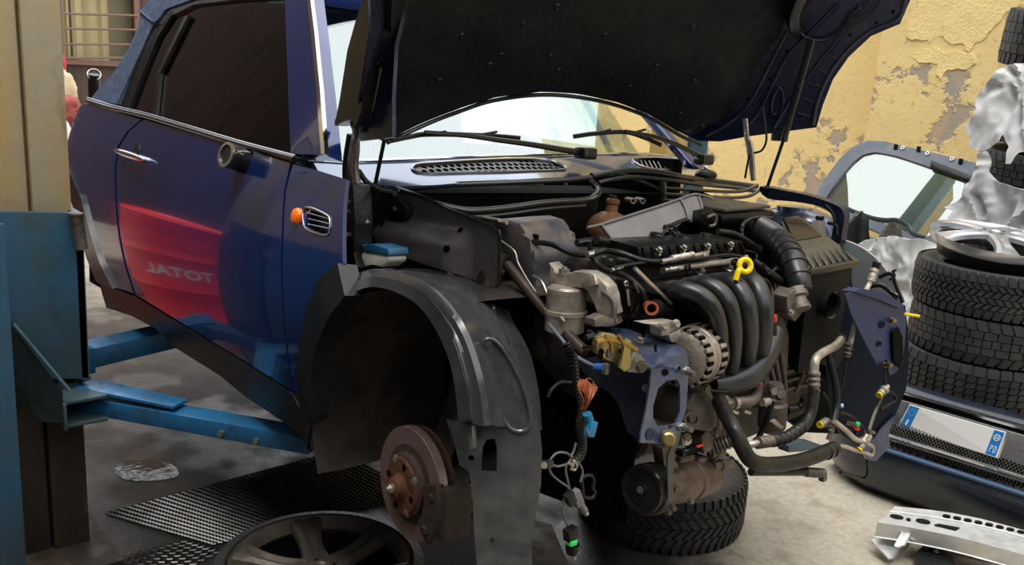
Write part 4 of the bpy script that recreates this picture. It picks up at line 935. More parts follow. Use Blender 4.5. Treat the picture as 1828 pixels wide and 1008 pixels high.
# ducting under the airbox
bm = new(); prism(bm, [(1440, 560), (1475, 560), (1480, 620), (1500, 590), (1515, 600), (1500, 660), (1452, 640)], 0, .30, (-.2, 0, 0), .01); cobj('airbox_bracket', bm, BLKPL)
# --- black ECU / battery cover at the back right
bm = new(); a = [cx(1288, 398, .02), cx(1385, 389, .02), cx(1385, 372, .02), cx(1288, 380, .02)]
a = [cx(1290, 400, .05), cx(1388, 392, .05), cx(1384, 375, .05), cx(1286, 383, .05)]
b = [p+V((-.22, .02, 0)) for p in a]; b[2].z += .004; b[3].z += .004
hexa(bm, a, b, .012); ec = cobj('battery_box_cover', bm, BLKPL)
bm = new(); q = [p.copy() for p in (a[3], a[2], b[2], b[3])]; q = [p+V((-.01, 0, .004)) for p in q]; quadslab(bm, [q[0]+V((0, .03, 0)), q[1]+V((0, -.01, 0)), q[2]+V((0, -.01, 0)), q[3]+V((0, .03, 0))], .010, .004); cobj('cover_top_plate', bm, mat('dusty_black_plastic', (0, 0, 0)), ec)
# --- far strut tower, washer bottle neck, far wing edge
bm = new(); ball(bm, cx(1425, 385, -.05)-V((0, 0, .045)), (.15, .12, .075), 24, 14, nz=.12, sc=2); lathe(bm, [(.06, .0), (.055, .02), (.03, .024), (0, .024)], cx(1418, 380, -.05), (0, 0, 1), 24); cobj('strut_tower', bm, BLUELT)
bm = new(); p = cx(1460, 408, .10); hexa(bm, [p+V((-.02, -.022, -.05)), p+V((.02, -.022, -.05)), p+V((.02, .03, -.05)), p+V((-.02, .03, -.05))], [p+V((-.015, -.012, .025)), p+V((.012, -.012, .025)), p+V((.012, .020, .025)), p+V((-.015, .020, .025))], .006); wb = cobj('washer_bottle_neck', bm, mat('grey_translucent_plastic', (.28, .27, .26), .35, dirt=((.18, .16, .13), 12, .45, .75)))
bm = new(); disc(bm, p+V((0, .004, .026)), (0, 0, 1), .013, .012, 14, .002); cobj('bottle_cap', bm, BLKSAT, wb)
WG = Surf((0, .62, .7), (1, 0, 0), (0, -.12, 1))
bm = new(); sheet(bm, WG, [(1356, 333), (1400, 340), (1448, 350), (1488, 364), (1503, 374), (1507, 390), (1503, 415), (1500, 433), (1489, 438), (1484, 430), (1488, 400), (1482, 380), (1462, 368), (1420, 360), (1370, 354)], t=.03, step=.04, smooth=3); cobj('far_wing_edge', bm, BLUEIN)
bm = new(); rod(bm, [(1474, 366), (1486, 380), (1490, 400), (1484, 432)], 1, .60, .0035, 8); rod(bm, [(1478, 398), (1492, 402), (1494, 420)], 1, .60, .005, 8); cobj('wing_cable', bm, RUB, split=True)
FW = Surf((.10, .66, .60), (.93, .2, 0), (0, -.25, 1), lambda u, v: -.5*max(0, v)**2)
bm = new(); sheet(bm, FW, [(1499, 430), (1513, 428), (1545, 441), (1573, 464), (1597, 498), (1611, 528), (1602, 540), (1574, 535), (1532, 530), (1520, 500), (1522, 462)], t=.012, step=.03, smooth=3); cobj('far_front_wing', bm, mat('wing_painted_reflection', (.34, .37, .41), .25, .15, coat=.6))  # sky reflection on the blue wing painted in as a pale base
bm = new(); rod(bm, [(1570, 495), (1590, 488), (1600, 510), (1612, 540)], 1, .64, .006, 8); rod(bm, [(1588, 500), (1597, 492), (1594, 484), (1600, 482)], 1, .62, .0035, 8); rod(bm, [(1552, 512), (1575, 510), (1600, 530)], 1, .60, .007, 8); rod(bm, [(1590, 520), (1602, 527), (1598, 536)], 1, .58, .004, 6)
cobj('broken_lamp_bracket', bm, BLKSAT, split=True)
# --- far headlight carrier and wheel-arch sheet
FP = Surf((.45, .50, .5), (-.12, .99, 0), (-.05, 0, 1))
FL_ = Surf((.34, .58, .5), (.80, .60, 0), (0, 0, 1), lambda u, v: -.03*math.sin(u*9))
bm = new(); sheet(bm, FL_, [(1478, 470), (1525, 520), (1616, 545), (1622, 600), (1622, 650), (1617, 696), (1599, 739), (1585, 771), (1588, 794), (1563, 820), (1545, 818), (1528, 790), (1502, 776), (1480, 740), (1472, 620)], t=.01, step=.04); cobj('far_arch_sheet', bm, mat('near_black_navy_sheet', (.004, .007, .018), .4, .1, spec=.4))
bm = new(); prism(bm, [(1398, 560), (1500, 560), (1520, 640), (1516, 775), (1440, 772), (1398, 740)], 0, .10, (-.03, 0, 0), .004); cobj('dark_gap_filler', bm, DARK)  # black sheet added to stand for shade in the gearbox gap
bm = new(); sheet(bm, FL_, [(1590, 745), (1599, 739), (1585, 771), (1588, 794), (1563, 820), (1546, 818), (1534, 792), (1560, 780), (1570, 765)], t=.008, step=.03, lift=.012); cobj('arch_sheet_flange', bm, BLUELT)
bm = new(); sheet(bm, FP, [(1509, 524), (1531, 514), (1545, 522), (1578, 526), (1612, 546), (1618, 560), (1616, 600), (1612, 645), (1600, 664), (1588, 670), (1583, 640), (1566, 650), (1545, 610), (1520, 560)],
      [circ(1573, 579, 7, 12, 8), circ(1568, 613, 6, 12, 6), circ(1601, 544, 6, 10, 4)], t=.004, step=.03)
sheet(bm, FP, [(1520, 518), (1533, 512), (1578, 524), (1612, 545), (1600, 549), (1566, 534)], t=.03, step=.03, lift=.006)
fc = cobj('far_headlight_carrier', bm, mat('navy_panel_paint', (.012, .026, .085), .45, 0, spec=.25))
for (x, y, l) in ((1590, 571, .035), (1580, 650, .05)):
    bm = new(); p = cx(x, y, .46); d = V((.35, .9, -.05)).normalized(); d = (cx(x+20, y+3, .52)-p).normalized(); tube(bm, [p, p+d*l], .005, 10); disc(bm, p, d, .009, .006, 6); cobj('headlight_stud', bm, BRASS, fc)
bm = new(); sheet(bm, FP, [(1588, 590), (1598, 582), (1606, 600), (1607, 640), (1600, 655), (1590, 640)], t=.004, lift=.008, step=.03); cobj('carrier_opening', bm, DARK, fc)
bm = new(); p = cx(1627, 562, .45); tube(bm, [cx(1614, 560, .45), cx(1640, 564, .45)], .0042, 8); cobj('yellow_clip', bm, YEL, fc)

# --- air-conditioning pipes and coolant hoses on the right
bm = new(); rod(bm, [(1556, 492, .44), (1549, 512, .44), (1538, 530, .45), (1530, 560, .46), (1522, 595, .46), (1516, 618, .46)], 0, .45, .0068, 12); acp = cobj('aluminium_pipe', bm, ALU)
bm = new(); rod(bm, [(1516, 612, .46), (1512, 636, .46)], 0, .46, .009, 14, rf=lambda t, s: .0085+.0022*math.sin(s*2*PI/.011)); cobj('crimped_fitting', bm, ALUD, acp)
bm = new(); rod(bm, [(1562, 480, .44), (1554, 502, .44)], 0, .44, .010, 12, rf=lambda t, s: .0105-.002*(1 if .3 < t < .5 else 0)); cobj('service_valve', bm, ALU, acp)
bm = new(); disc(bm, cx(1563, 480, .44), (0, .2, 1), .011, .018, 14, .002); cobj('valve_cap', bm, BLKSAT, acp)
bm = new(); rod(bm, [(1512, 636, .46), (1505, 680, .46), (1497, 712, .46), (1492, 760, .45)], 0, .46, .003, 8); cobj('small_cable', bm, RUB)
bm = new(); rod(bm, [(1502, 606, .42), (1490, 618, .43), (1468, 630, .44), (1456, 642, .45), (1453, 666, .455)], 0, .44, .0105, 14); ap = cobj('aluminium_pipe', bm, ALU)
bm = new(); rod(bm, [(1454, 662, .455), (1453, 697, .46)], 0, .46, .014, 18, rf=lambda t, s: .0115+.0030*abs(math.sin(s*PI/.013))); cobj('crimped_fitting', bm, ALUD, ap)
bm = new(); rod(bm, [(1453, 694, .46), (1451, 716, .465), (1444, 745, .47), (1428, 766, .475), (1405, 780, .48), (1378, 787, .48)], 0, .47, .0135, 18); cobj('air_conditioning_hose', bm, RUB)
bm = new(); rod(bm, [(1432, 762, .475), (1405, 780, .48), (1378, 787, .48)], 0, .47, .014, 18, rf=lambda t, s: .0138+.0008*math.sin(s*2*PI/.004)); cobj('hose_sleeve', bm, RUB)
bm = new(); rod(bm, [(1382, 786, .48), (1352, 790, .48)], 0, .48, .013, 18, rf=lambda t, s: .0115+.0022*abs(math.sin(s*PI/.010))); cobj('crimped_fitting', bm, ALUD)
bm = new(); rod(bm, [(1354, 790, .48), (1336, 794, .47), (1318, 800, .44)], 0, .48, .008, 12); cobj('aluminium_pipe', bm, ALU)
bm = new(); rod(bm, [(1282, 712, .42), (1296, 740, .46), (1312, 768, .50), (1326, 800, .52), (1342, 822, .53), (1370, 829, .53), (1420, 824, .53), (1460, 812, .53), (1490, 799, .53)], 0, .5, .0165, 20); rh = cobj('radiator_hose', bm, RUB)
for x, y in ((1477, 806), (1487, 802)):
    bm = new(); a = cx(x-3, y+1, .53); b = cx(x+3, y-1, .53); tube(bm, [a, b], .0182, 20, smooth=0); cobj('hose_clamp', bm, BLKSAT, rh)
bm = new(); rod(bm, [(1288, 716, .42), (1300, 730, .44)], 0, .43, .020, 20, rf=lambda t, s: .0185+.001*math.sin(s*1500)); cobj('hose_clamp', bm, ALUD, rh)
bm = new(); rod(bm, [(1479, 632, .44), (1484, 655, .45), (1492, 690, .46), (1493, 725, .47), (1487, 755, .48)], 0, .46, .0085, 12); cobj('coolant_hose', bm, RUB)
bm = new(); rod(bm, [(1487, 750, .48), (1483, 772, .48), (1479, 785, .48)], 0, .48, .008, 12, rf=lambda t, s: .0065+.002*abs(math.sin(s*PI/.010))*(t < .6)); cobj('crimped_fitting', bm, ALUD)
bm = new(); rod(bm, [(1490, 752, .49), (1510, 768, .50), (1528, 784, .50), (1545, 788, .50), (1553, 779, .49)], 0, .49, .0062, 12); cobj('aluminium_pipe', bm, ALU)
bm = new(); rod(bm, [(1492, 795, .50), (1510, 797, .50), (1528, 804, .50), (1545, 808, .50), (1556, 812, .50), (1558, 798, .50), (1545, 790, .50)], 0, .50, .0048, 10); cobj('return_pipe', bm, ALU)
bm = new(); rod(bm, [(1480, 745, .46), (1478, 715, .46), (1470, 700, .46)], 0, .46, .003, 8); rod(bm, [(1446, 750), (1440, 742)], 0, .4, .003, 8); cobj('small_cable', bm, RUB, split=True)
bm = new(); rod(bm, [(1576, 702, .46), (1562, 735, .46), (1552, 765, .47), (1553, 770, .47), (1560, 772, .47)], 0, .46, .0050, 10); cobj('aluminium_pipe', bm, ALUD)
def fitting(x, y, xx, d):
    bm = new(); p = cx(x, y, xx); e = (cx(x+d[0], y+d[1], xx)-p).normalized()
    lathe(bm, [(0, 0), (.007, 0), (.007, .006), (.0095, .006), (.0095, .020), (.012, .020), (.012, .030), (.006, .034), (.006, .045), (0, .045)], p, e, 14); o = cobj('pipe_fitting', bm, ALU)
    bm = new(); lathe(bm, [(.0035, -.001), (.0085, -.001), (.0085, .004), (.0035, .004)], p, e, 16, closed=True); cobj('yellow_seal_ring', bm, YEL, o, label='yellow seal ring')
fitting(1463, 758, .46, (20, -8)); fitting(1569, 705, .47, (14, -14)); fitting(1533, 802, .50, (10, -18))
bm = new(); rod(bm, [(1580, 695, .46), (1596, 703, .47), (1598, 714, .47), (1586, 722, .47), (1572, 730, .47)], 0, .46, .0035, 8); rod(bm, [(1576, 660), (1582, 690), (1578, 650)], 0, .46, .0022, 6); rod(bm, [(1548, 820, .5), (1549, 842, .5), (1543, 852, .49), (1530, 850, .48), (1500, 843, .48)], 0, .5, .0035, 8); rod(bm, [(1500, 735, .46), (1520, 742, .46), (1540, 762, .47), (1545, 775, .48)], 0, .46, .0028, 8)
cobj('small_cable', bm, RUB, split=True)
bm = new(); rod(bm, [(1508, 753, .48), (1524, 756, .48)], 0, .48, .006, 10); disc(bm, cx(1528, 775, .48), (0, 0, 1), .006, .022, 10); lp2 = cobj('wiring_plug', bm, BLKSAT)
bm = new(); p = cx(1530, 757, .48); box(bm, p, (.010, .016, .010), bev=.002); cobj('green_plug_insert', bm, GREEN, lp2, label='green insert')
bm = new(); p = cx(1528, 766, .48); disc(bm, p, (0, 0, 1), .009, .006, 12); cobj('red_plug_ring', bm, RED, lp2, label='red ring')
bm = new(); ball(bm, cx(1503, 724, .47), (.004, .005, .006)); cobj('pale_blue_clip', bm, mat('pale_blue_plastic', (.3, .55, .85), .4))
bm = new(); rod(bm, [(1340, 842, .50), (1400, 842, .51), (1440, 842, .52)], 0, .5, .0085, 12); lh = cobj('lower_hose', bm, RUB)
bm = new(); rod(bm, [(1438, 842, .52), (1470, 844, .52)], 0, .52, .011, 14, rf=lambda t, s: .009+.0025*abs(math.sin(s*PI/.008))); cobj('crimped_fitting', bm, ALUD, lh)
bm = new(); p = cx(1469, 853, .52); box(bm, p, (.014, .016, .014), bev=.003); cobj('pipe_flange', bm, ALUD, lh)
bm = new(); prism(bm, [(1408, 795), (1420, 785), (1455, 790), (1475, 797), (1430, 806), (1408, 808)], 0, .45, (-.03, 0, 0), .004); cobj('torn_metal_bracket', bm, mat('blue_grey_metal', (.10, .14, .17), .5, .4))

# --- engine block and gearbox
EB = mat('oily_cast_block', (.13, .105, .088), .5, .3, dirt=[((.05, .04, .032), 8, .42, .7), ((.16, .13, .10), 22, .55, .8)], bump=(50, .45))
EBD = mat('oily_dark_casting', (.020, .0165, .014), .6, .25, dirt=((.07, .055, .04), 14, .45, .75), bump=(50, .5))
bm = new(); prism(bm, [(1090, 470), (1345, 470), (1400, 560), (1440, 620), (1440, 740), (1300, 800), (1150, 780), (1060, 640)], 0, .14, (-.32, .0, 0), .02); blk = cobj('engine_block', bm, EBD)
bm = new(); prism(bm, [(1380, 600), (1398, 560), (1412, 600), (1404, 680), (1398, 720), (1378, 740), (1362, 700), (1372, 650)], 0, .33, (-.16, .0, 0), .012)
for k in range(3): rod(bm, [(1372+k*11, 640-k*6), (1384+k*9, 690), (1386+k*7, 715)], 0, .335, .006, 8)
cobj('block_end_casting', bm, EB, blk)
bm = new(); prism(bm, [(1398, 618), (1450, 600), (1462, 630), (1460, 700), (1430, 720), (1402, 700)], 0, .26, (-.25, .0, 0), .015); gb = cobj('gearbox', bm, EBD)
bm = new()
for k in range(5): rod(bm, [(1400, 632+k*16), (1425, 626+k*16), (1448, 618+k*17)], 0, .265, .0055, 8)
rod(bm, [(1430, 610), (1434, 660), (1420, 700)], 0, .27, .007, 8); bolt(bm, cx(1414, 640, .27), (1, -.3, 0), .007, .006); bolt(bm, cx(1440, 676, .27), (1, -.3, 0), .007, .006)
cobj('gearbox_rib', bm, EB, gb, kind='stuff')
bm = new(); c0 = cx(1382, 712, .36); lathe(bm, [(0, .062), (.016, .062), (.021, .055), (.022, .03), (.027, .026), (.027, .016), (.034, .010), (.034, -.05), (.026, -.062), (.012, -.068), (0, -.068)], c0-V((0, 0, .02)), (.05, -.1, 1), 24); cobj('starter_housing', bm, EB)
bm = new(); p = cx(1388, 704, .37); lathe(bm, [(0, .02), (.010, .02), (.012, .012), (.018, .010), (.018, -.01), (0, -.01)], p, (.7, -.5, .3), 16); disc(bm, cx(1378, 699, .39), (.7, -.5, .3), .010, .014, 6, .001); cobj('starter_bolt', bm, ALUD, split=True)
bm = new(); rod(bm, [(1405, 732, .34), (1425, 728, .35), (1436, 718, .36), (1436, 706, .36)], 0, .35, .012, 14, rf=lambda t, s: .012+.001*math.sin(s*700)); cobj('gearbox_vent_hose', bm, RUB)
bm = new(); rod(bm, [(1378, 718, .40), (1372, 740, .41), (1362, 765, .41), (1350, 788, .41)], 0, .40, .009, 10, flat=(.4, (0, 1, 0))); cobj('support_strap', bm, BLKPL)
bm = new(); prism(bm, [(1376, 752), (1384, 748), (1400, 762), (1394, 766)], 0, .41, (-.006, 0, 0), .001); cobj('small_tab', bm, ALU)
# thermostat pipe with spring clips
bm = new(); rod(bm, [(1284, 722, .40), (1310, 718, .41), (1340, 715, .42), (1350, 705, .41), (1352, 696, .40)], 0, .41, .0125, 16); tp = cobj('bypass_hose', bm, ALUD)
for x in (1311, 1333):
    bm = new(); a = cx(x-3, 719-(x-1311)*.14, .415); b = cx(x+3, 718-(x-1311)*.14, .415); tube(bm, [a, b], .0142, 18, smooth=0); rod(bm, [(x-5, 733), (x+6, 737)], 0, .425, .004, 6); cobj('spring_clip', bm, STEEL, tp)
bm = new(); rod(bm, [(1360, 718), (1372, 716)], 0, .42, .009, 12); cobj('coolant_spigot', bm, COPRED if 0 else ALU)
bm = new(); ball(bm, cx(1356, 688, .36), (.008, .006, .012)); cobj('orange_plug', bm, COPRED)
# water pump / thermostat casting
bm = new(); prism(bm, [(1226, 725), (1240, 700), (1268, 700), (1282, 730), (1285, 760), (1272, 772), (1236, 768)], 0, .40, (-.10, -.02, 0), .012)
c = cx(1233, 745, .41); lathe(bm, [(.012, 0), (.018, 0), (.018, .012), (.012, .012)], c, (.8, -.6, 0), 16, closed=True); pmp = cobj('thermostat_housing', bm, EB)
bm = new(); rod(bm, [(1259, 694), (1272, 715), (1284, 740), (1284, 768), (1276, 778)], 0, .415, .007, 8, flat=(.5, (1, 0, 0))); cobj('housing_flange', bm, ALUD, pmp)
bm = new()
for (x, y) in ((1261, 692), (1279, 768), (1226, 780)): bolt(bm, cx(x, y, .42), (.8, -.5, 0), .007, .008)
cobj('housing_bolt', bm, ALUD, pmp)
bm = new(); prism(bm, [(1252, 780), (1262, 768), (1275, 780), (1276, 800), (1258, 812)], 0, .38, (-.06, 0, 0), .006); cobj('pump_bracket', bm, ALUD, pmp)
bm = new(); rod(bm, [(1262, 800, .36), (1286, 793, .38), (1308, 785, .40)], 0, .38, .016, 18, rf=lambda t, s: .0155+.002*math.sin(s*2*PI/.009)); cobj('knitted_hose', bm, ALUD)
# --- alternator
bm = new(); c = cx(1238, 633, .40); ax = V((-.15, 1, .02)).normalized()
RA = .060
lathe(bm, [(.018, -.055), (.040, -.055), (RA*.92, -.045), (RA, -.03), (RA, -.006), (RA*1.04, -.004), (RA*1.04, .004), (RA, .006), (RA, .028), (RA*.90, .042), (.030, .046), (0, .046)], c, ax, 40); al = cobj('alternator', bm, mat('dull_alternator_aluminium', (.33, .29, .24), .45, .6, dirt=((.14, .11, .085), 12, .42, .75), bump=(60, .3)))
x_, y_, z_ = axisframe(ax)
bm = new()
for k in range(20):
    t = 2*PI*k/20
    for h0, r0, r1 in ((.020, RA*.97, RA*1.03), (-.034, RA*.95, RA*1.01)):
        d = x_*math.cos(t)+y_*math.sin(t); e = ax.cross(d)
        p = c+d*(r0+r1)/2+ax*h0; Rm_ = Matrix((d, e, ax)).transposed(); box(bm, p, (r1-r0+.004, .008, .024), Rm_, .001)
cobj('alternator_fin', bm, al.data.materials[0], al, split=True)
bm = new()
for k in range(20):
    t = 2*PI*(k+.5)/20
    for h0 in (.020, -.034):
        d = x_*math.cos(t)+y_*math.sin(t); e = ax.cross(d); Rm_ = Matrix((d, e, ax)).transposed(); box(bm, c+d*(RA*.985)+ax*h0, (.006, .0068, .018), Rm_)
cobj('cooling_slot', bm, DARK, al, split=True)
bm = new(); lathe(bm, [(RA*.96, .040), (RA*.96, .050), (RA*.85, .058), (0, .058)], c, ax, 32); cobj('alternator_rear_cap', bm, BLKSAT, al)
bm = new(); p = cx(1277, 636, .40); box(bm, p, (.02, .014, .045), Matrix.Rotation(.15, 3, 'X'), .004); cobj('regulator_block', bm, WHITEP, al)
bm = new(); prism(bm, [(1148, 577), (1200, 573), (1212, 574), (1214, 586), (1196, 590), (1196, 598), (1180, 600), (1182, 584)], 0, .40, (-.03, 0, 0), .003)
lathe(bm, [(.0, .008), (.006, .008), (.010, 0), (0, 0)], cx(1185, 582, .405), (1, -.4, .2), 12); lathe(bm, [(.0, .008), (.006, .008), (.010, 0), (0, 0)], cx(1207, 578, .405), (1, -.4, .2), 12)
cobj('alternator_bracket', bm, ALU, al)
bm = new(); prism(bm, [(1192, 595), (1215, 588), (1230, 600), (1225, 612), (1200, 612)], 0, .40, (-.05, 0, 0), .006); cobj('alternator_lug', bm, ALU, al)
# --- engine mount on the left
bm = new(); c = cy(1010, 548, -.50)
lathe(bm, [(0, .045), (.036, .045), (.042, .040), (.0425, -.004), (.047, -.006), (.047, -.014), (.043, -.016), (.042, -.05), (.034, -.056), (0, -.056)], c, (0, 0, 1), 36); em = cobj('engine_mount', bm, ALU)
bm = new(); prism(bm, [(979, 468), (990, 480), (993, 494), (1015, 492), (1022, 484), (1050, 486), (1070, 497), (1084, 512), (1086, 530), (1096, 562), (1090, 566), (1068, 566), (1060, 540), (1050, 514), (1040, 510), (982, 512), (978, 508), (984, 495)], 1, -.50, (-.015, .045, 0), .005)
cobj('mount_arm', bm, ALU, em)
bm = new(); bolt(bm, cy(1007, 490, -.49), (0, 0, 1), .012, .010); disc(bm, cy(1007, 484, -.49), (0, 0, 1), .006, .010, 10); cobj('mount_bolt', bm, STEEL, em)
bm = new(); rod(bm, [(1076, 520), (1092, 532), (1097, 548), (1095, 568)], 1, -.50, .006, 10); cobj('mount_strap', bm, ALUD, em)
bm = new(); prism(bm, [(1068, 566), (1096, 564), (1102, 580), (1085, 585), (1056, 582)], 1, -.49, (-.02, .04, 0), .004); cobj('mount_foot', bm, ALUD, em)
bm = new(); prism(bm, [(1032, 500), (1060, 490), (1064, 508), (1048, 514)], 1, -.51, (0, .01, 0), .003); cobj('arm_rib', bm, ALU, em)
# brackets and plugs between mount and manifold
bm = new(); prism(bm, [(1092, 500), (1104, 494), (1128, 560), (1122, 572), (1104, 560)], 0, .26, (-.04, 0, 0), .004); prism(bm, [(1112, 500), (1122, 498), (1130, 540), (1122, 548)], 0, .29, (-.02, 0, 0), .003)
rod(bm, [(1120, 505), (1128, 530), (1126, 556)], 0, .31, .003, 8); rod(bm, [(1136, 512), (1142, 538), (1136, 556)], 0, .30, .004, 8); rod(bm, [(1104, 560), (1120, 570), (1140, 560)], 0, .28, .006, 8)
cobj('belt_tensioner_bracket', bm, BLKPL, split=True)
bm = new(); rod(bm, [(1115, 506), (1118, 502), (1121, 506), (1118, 510)], 0, .31, .0022, 6, closed=True); rod(bm, [(1120, 516), (1123, 545)], 0, .31, .0035, 8); rod(bm, [(1132, 505), (1140, 522)], 0, .31, .0025, 6); cobj('tensioner_spring', bm, STEEL, split=True)
bm = new(); prism(bm, [(1132, 520), (1150, 530), (1158, 548), (1150, 562), (1130, 558)], 0, .28, (-.06, 0, 0), .006); cobj('tensioner_housing', bm, BLKPL)
bm = new(); c = cx(1163, 550, .36); a_ = V((.75, -.65, .1)).normalized(); lathe(bm, [(.0115, -.05), (.0125, 0), (.0145, .002), (.0145, .004), (.0095, .004), (.009, -.05)], c, a_, 24, closed=True); op = cobj('open_coolant_port', bm, COPRED)
bm = new(); rod(bm, [(1166, 549, .345), (1182, 548, .31), (1200, 552, .27)], 0, .33, .017, 18); cobj('port_hose', bm, RUB, op)
# --- near strut tower, inner wing panel, reservoir
bm = new()
prism(bm, [(868, 392), (900, 391), (926, 397), (937, 412), (940, 432), (954, 448), (957, 470), (950, 492), (960, 530), (945, 520), (905, 470), (888, 430), (872, 410)], 1, -.46, (-.06, .20, 0), .018)
stn = cobj('strut_tower', bm, mat('dusty_blue_steel', (.13, .12, .125), .45, .4, dirt=[((.20, .155, .11), 7, .42, .7), ((.05, .07, .13), 11, .5, .75)], bump=(25, .3)))
bm = new(); rod(bm, [(872, 392), (896, 396), (905, 397)], 1, -.47, .006, 8); rod(bm, [(895, 430), (918, 448), (925, 470), (942, 500), (958, 524)], 1, -.48, .0025, 8); rod(bm, [(862, 388), (892, 393)], 1, -.48, .0045, 8); cobj('brake_line', bm, ALU, split=True)
bm = new(); bolt(bm, cy(895, 484, -.52), (.4, -.9, 0), .007, .006); cobj('wing_bolt', bm, STEEL)
bm = new(); rod(bm, [(905, 472, -.52), (930, 503, -.52), (962, 542, -.52), (1000, 584, -.52), (1022, 606, -.52), (1046, 630, -.52)], 1, -.52, .0125, 14, rf=lambda t, s: .0115+.001*math.sin(t*9)); cobj('cross_brace_tube', bm, mat('brown_black_tube', (.045, .032, .028), .45, .3, dirt=((.11, .08, .06), 12, .45, .75)))
bm = new(); rod(bm, [(952, 492, -.52), (968, 505, -.525), (985, 545, -.53), (1008, 575, -.54)], 1, -.52, .004, 8); cobj('bonnet_cable', bm, STEEL)
bm = new(); rod(bm, [(980, 578, -.55), (1000, 602, -.56), (1025, 632, -.57), (1050, 648, -.57), (1068, 655, -.57)], 1, -.55, .0038, 8); rc = cobj('release_cable', bm, mat('silver_cable', (.25, .29, .33), .3, .5))
bm = new(); tube(bm, [cy(1064, 655, -.57), cy(1078, 656, -.57)], .008, 10); cobj('cable_ferrule', bm, mat('bright_blue_plastic', (.04, .13, .42), .35), rc, label='blue ferrule'); bm = new(); p = cy(1082, 658, -.57); box(bm, p, (.012, .01, .022), bev=.002); cobj('cable_end_clip', bm, STEEL, rc)
def hw(u, v):
    sm = lambda t: (lambda q: q*q*(3-2*q))(min(1, max(0, t))); s = sm((-.01-v)/.05); e = sm((u+.50)/.08)*sm((.04-u)/.06); b = sm((v+.18)/.08); return .050*s*e*b
IW = Surf((-.1, -.56, .76), (1, 0, 0), (0, 0, 1), hw)
bm = new(); sheet(bm, IW, [(710, 337), (725, 341), (757, 350), (800, 370), (858, 393), (884, 408), (892, 420), (892, 470), (890, 505), (882, 514), (838, 497), (790, 482), (740, 466), (700, 448), (672, 436), (664, 410), (676, 395), (700, 388), (712, 370)], t=.005, step=.013)
iw = cobj('inner_wing_panel', bm, mat('worn_purple_black_steel', (.13, .112, .12), .26, .3, dirt=[((.20, .165, .14), 8, .48, .75), ((.24, .20, .07), 16, .64, .75)], bump=(20, .2)))
bm = new(); rod(bm, [(710, 337), (757, 351), (800, 371), (858, 394), (884, 409), (892, 422), (891, 505)], 1, -.562, .0035, 8); cobj('panel_lip', bm, BLKSAT, iw)
bm = new()
for x, y in ((822, 411), (797, 444)):
    u, v = IW.uv(x, y); disc(bm, IW.p(u, v, -.001), IW.nrm(u, v), .008, .003, 16)
cobj('panel_hole', bm, DARK, iw, split=True)
bm = new(); p = cy(668, 420, -.60); x_, y_, z_ = axisframe((0, 1, 0)); tube(bm, [p+(x_*math.cos(t)+y_*math.sin(t))*.016 for t in [k*.25-.2 for k in range(13)]], .003, 6); cobj('yellow_clip', bm, mat('dull_yellow_plastic', (.45, .33, .05), .5))
bm = new(); rod(bm, [(662, 400), (672, 372), (690, 350), (712, 340)], 1, -.62, .0035, 8); rod(bm, [(680, 400), (692, 378), (705, 372)], 1, -.60, .006, 8); prism(bm, [(688, 366), (712, 356), (726, 372), (722, 392), (694, 396)], 1, -.58, (0, .06, 0), .006); cobj('wing_loom', bm, RUB, split=True)
bm = new(); prism(bm, [(619, 326), (630, 330), (634, 400), (630, 450), (640, 478), (626, 472), (613, 430), (612, 370)], 1, -.72, (0, .05, 0), .004); apn = cobj('a_pillar_lower_end', bm, BLKPL)
bm = new()
for x, y in ((614, 359), (614, 378), (617, 419)): bolt(bm, cy(x+2, y, -.722), (.2, -1, 0), .006, .005)
cobj('wing_screw', bm, STEEL, apn)
bm = new(); prism(bm, [(648, 447), (690, 453), (694, 462), (692, 468), (680, 477), (664, 472), (655, 471), (641, 479), (641, 466), (648, 456)], 1, -.70, (0, .05, 0), .004); rs = cobj('fluid_reservoir', bm, WHITEP)
bm = new(); prism(bm, [(645, 436), (662, 435), (692, 443), (694, 455), (690, 456), (648, 448)], 1, -.703, (0, .056, 0), .003); cobj('reservoir_cap', bm, mat('blue_cap', (.02, .11, .22), .4, dirt=((.03, .06, .09), 20, .5, .8)), rs)

# --- radiator support, near side: top, front with hole, side
RT = Surf(cz(1150, 605, .60), (1, 0, 0), (0, 1, 0), lambda u, v: 0)
RT = Surf(cx(1163, 655, .46)+V((0, 0, .008)), (0, 1, 0), (-1, 0, .12))
RFs = Surf(cx(1190, 700, .465), (0, 1, 0), (-.06, 0, 1))
RS = Surf(cx(1163, 655, .455), (1, -.12, 0), (-.04, .0, 1))
bm = new()
sheet(bm, RT, [(1163, 656), (1226, 628), (1206, 608), (1180, 598), (1130, 588), (1096, 584), (1066, 590), (1068, 600), (1092, 622), (1130, 646)], [circ(1104, 588, 5, 10, 2.5), circ(1150, 599, 6, 10, 2.5), [(1166, 615), (1172, 613), (1173, 628), (1169, 628)]], t=.004, step=.025); cobj('radiator_support_top', bm, BLUELT)
bm = new()
sheet(bm, RFs, [(1163, 655), (1226, 628), (1229, 645), (1228, 690), (1225, 730), (1214, 765), (1206, 775), (1200, 792), (1142, 790), (1144, 772), (1154, 730), (1160, 690)],
      [[(1175, 693), (1190, 679), (1208, 677), (1214, 688), (1214, 735), (1206, 755), (1196, 758), (1174, 760), (1166, 745), (1166, 725)], circ(1187, 638, 8, 14, 7), circ(1187, 665, 7, 14, 7), circ(1212, 658, 3, 10, 5), circ(1196, 758+4, 3, 8, 3)], t=.004, step=.02); rfp = cobj('radiator_support_front', bm, BLUELT)
